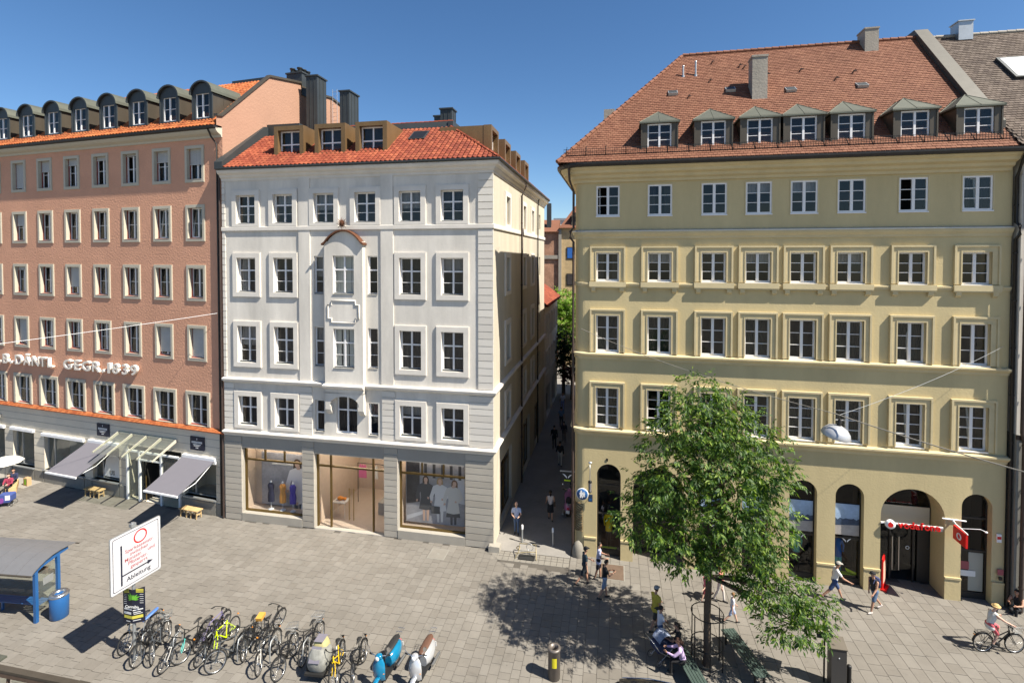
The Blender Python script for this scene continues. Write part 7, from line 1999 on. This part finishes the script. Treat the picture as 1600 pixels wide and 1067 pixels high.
person('man in yellow shirt and grey cap walking into the tree shade', (5.76, 20.1), 30, 1.76, C(.52, .40, .05), C(.05, .045, .035), 1, legs=(14, 6, -20, 12), arms=((20, 10, 35), (-8, 10, 15)), hat=(C(.28, .28, .29), 'cap'), longtop=True, fat=1.08)
person('boy in white shirt and blue jeans beside the yellow shirted man', (5.68, 19.2), 10, 1.58, C(.58, .58, .62), jeans, 1, legs=(6, 3, -8, 6), shorts=False, arms=((15, 8, 40), (10, 8, 30)))
person('woman in lilac top sitting on bench with her back to viewer', (6.12, 17.85), 165, 1.68, C(.48, .36, .56), blk, 1, hairlen=.08, hair=C(.05, .022, .014), legs=(82, 80, 80, 84), arms=((35, 8, 45), (40, 8, 50)), shorts=False, sleeve=2, lean=14)
person('dark haired person in black sitting on bench beside the tree', (6.22, 18.55), 160, 1.74, blk, blk, 1, hairlen=.03, legs=(82, 86, 80, 80), arms=((30, 8, 50), (30, 8, 40)), shorts=False, sleeve=.5, lean=8)
person('small girl in pink top and dark red skirt running behind the tree', (8.45, 21.85), 195, 1.22, C(.62, .16, .2), C(.15, .02, .03), 2, hairlen=.1, hair=C(.12, .06, .03), legs=(30, 10, -25, 45), arms=((25, 12, 30), (-30, 14, 30)), sleeve=.3, skirt=(C(.15, .02, .03), .25))
person('woman in coral top behind the tree trunk holding a child\'s hand', (9.05, 21.75), -40, 1.68, C(.55, .2, .16), C(.55, .5, .46), 2, hairlen=.14, hair=C(.2, .09, .03), legs=(12, 5, -12, 12), arms=((-5, 10, 10), (10, 18, 5)), shorts=False, sleeve=.3)
person('small child in white shirt and pale shorts walking right of the tree', (9.0, 20.45), -8, 1.3, C(.6, .6, .66), C(.35, .42, .6), 2, hair=C(.22, .12, .05), legs=(22, 6, -22, 22), arms=((15, 8, 20), (-20, 10, 15)))
person('man in white shirt and blue shorts striding past the arched windows', (14.05, 21.85), -12, 1.78, C(.6, .6, .6), C(.04, .07, .17), 1, legs=(26, 6, -28, 16), arms=((-25, 10, 20), (28, 10, 30)), hat=(C(.3, .29, .26), 'cap'), lean=10)
person('backpacker in black vest and denim shorts walking by the phone shop', (15.3, 21.15), 192, 1.74, C(.02, .018, .02), C(.10, .15, .24), 1, shoe=C(.5, .45, .42), hair=C(.03, .02, .015), legs=(20, 6, -22, 18), arms=((15, 8, 30), (-12, 8, 40)), sleeve=0, bag=(C(.05, .06, .14), 'back'), hat=(blk, 'cap'), lean=6)
person('dark clothed person sitting on the ground at the right edge', (21.35, 21.15), -150, 1.72, blk, blk, 1, legs=(105, 95, 95, 120), arms=((50, 8, 40), (45, 8, 60)), shorts=False, sleeve=0, lean=5, hipz=.14)
bicycle((18.4, 18.95, 0), -3, 0, 'black city bicycle with front basket being ridden at lower right', cb, step=True, basket='front', group=None)
person('cyclist in white sleeveless top and straw hat riding to the right', (18.12, 18.98), -3, 1.68, C(.62, .61, .58), C(.5, .1, .12), 2, hair=C(.25, .13, .05), legs=(70, 75, 35, 60), arms=((40, 12, 10), (40, 12, 10)), sleeve=0, lean=16, hipz=1.06, hat=(C(.50, .35, .15), 'brim'), longtop=True)
PM_ = thing('pram', 'pram with blue and white patterned hood beside the boy in jeans', 'pram', (5.62, 18.62, 0), R(-160))
b = MB(); b.prism([(x_, -.22, z_) for x_, z_ in rrect(-.38, .4, .42, .72, .12)], (0, .44, 0)); b.obj('basket', col_mat((.03, .04, .09), .8), PM_)
b = MB(); rs = []
for k in range(7):
    a_ = R(20+25*k); rs.append([(-.02+.34*math.cos(a_), y_, .68+.34*math.sin(a_)) for y_ in (-.23, -.1, .1, .23)])
b.rings(rs, 0, True, False, False, False); b.obj('hood', col_mat((.22, .26, .36), .8, var=.5, vscale=9), PM_)
b = MB(); b.tube([(-.3, -.24, .1), (.3, -.24, .5), (.62, -.22, .98), (.62, .22, .98), (.3, .24, .5), (-.3, .24, .1)], .015, 6); b.tube([(.35, -.24, .1), (-.25, -.24, .48)], .014, 5); b.tube([(.35, .24, .1), (-.25, .24, .48)], .014, 5); b.obj('frame', 'steel', PM_)
for x_ in (-.32, .35):
    for y_ in (-.27, .27):
        w = link('wheel', cached('whl', m_wheel), PM_, loc=(x_, y_, .13)); w.scale = (.39, .39, .39); link('tyre', cached('tyr', m_tyre), w)
# --- group resting at the far left
UM = thing('sun_umbrella', 'small white sunshade at the left edge before the shops', 'umbrella', (-32.9, 32.7, 0))
b = MB(); b.lathe([(.95, 1.62), (.8, 1.78), (.4, 1.92), (.001, 1.98)], (0, 0, 0), 8); b.obj('canopy', C(.7, .68, .62), UM)
b = MB(); b.cyl((0, 0, 0), (0, 0, 1.95), .02); b.obj('pole', 'galv', UM)
person('person in dark red sitting under the sunshade at the left edge', (-31.95, 32.0), -70, 1.68, C(.25, .03, .06), blk, 2, legs=(85, 90, 80, 70), arms=((30, 8, 60), (30, 8, 60)), shorts=False, sleeve=2, hipz=.42, hairlen=.1)
person('person in navy jacket sitting behind at the left edge', (-32.35, 32.7), -60, 1.72, C(.02, .025, .06), blk, 1, legs=(85, 85, 80, 80), arms=((30, 8, 50), (30, 8, 50)), shorts=False, sleeve=2, hipz=.42)
b = MB(); b.box(-.8, .8, -.25, .25, 0, .36); tag(b.obj('luggage_crate', 'wood', None, (-32.15, 32.4, 0), (0, 0, R(-50))), 'low wooden crate used as seat under the sunshade', 'crate')
PBg = thing('paper_bag', 'brown paper shopping bag with green mark on the pale pavement', 'bag', (-31.75, 33.0, 0), R(-20))
b = MB(); b.prism([(-.2, -.12, 0), (.2, -.12, 0), (.2, .12, 0), (-.2, .12, 0)], (0, 0, .5)); b.obj('body', col_mat((.45, .3, .16), .9), PBg); MB().box(-.09, .1, -.126, -.121, .08, .42).obj('mark', col_mat((.2, .45, .02)), PBg)
b = MB(); b.torus((0, -.1, .52), .09, .008, 14, 4); b.obj('handle', col_mat((.3, .2, .1), .9), PBg)
TRl = thing('stroller', 'blue and purple child stroller with pink wheel at left edge', 'stroller', (-30.45, 30.3, 0), R(15))
TRl.scale = (.8, .8, .8)
b = MB(); b.prism([(x_, -.3, z_) for x_, z_ in rrect(-.42, .45, .32, .9, .12)], (0, .6, 0)); b.obj('seat_shell', col_mat((.05, .08, .25), .7), TRl)
b = MB(); b.prism([(x_, -.34, z_) for x_, z_ in rrect(-.4, .0, .3, .68, .1)], (0, .5, 0)); b.obj('cushion', col_mat((.2, .05, .25), .7), TRl); MB().box(.1, .4, -.31, -.3, .5, .85).obj('label_patch', 'white_matte', TRl)
for x in (-.45, .4):
    for y in (-.27, .27):
        w = link('wheel', cached('whl', m_wheel), TRl, loc=(x, y, .17)); w.scale = (.5, .5, .5); link('tyre', cached('tyr', m_tyre), w)
b = MB(); b.lathe([(.001, -.02), (.14, -.02), (.14, .02)], (-.47, -.3, .17), 14, 0, 'y'); b.obj('pink_hubcap', C(.55, .2, .35), TRl)
b = MB(); b.tube([(-.4, -.25, .2), (-.55, -.25, 1.0), (-.55, .25, 1.0), (-.4, .25, .2)], .018, 6); b.obj('handle', 'black_metal', TRl)
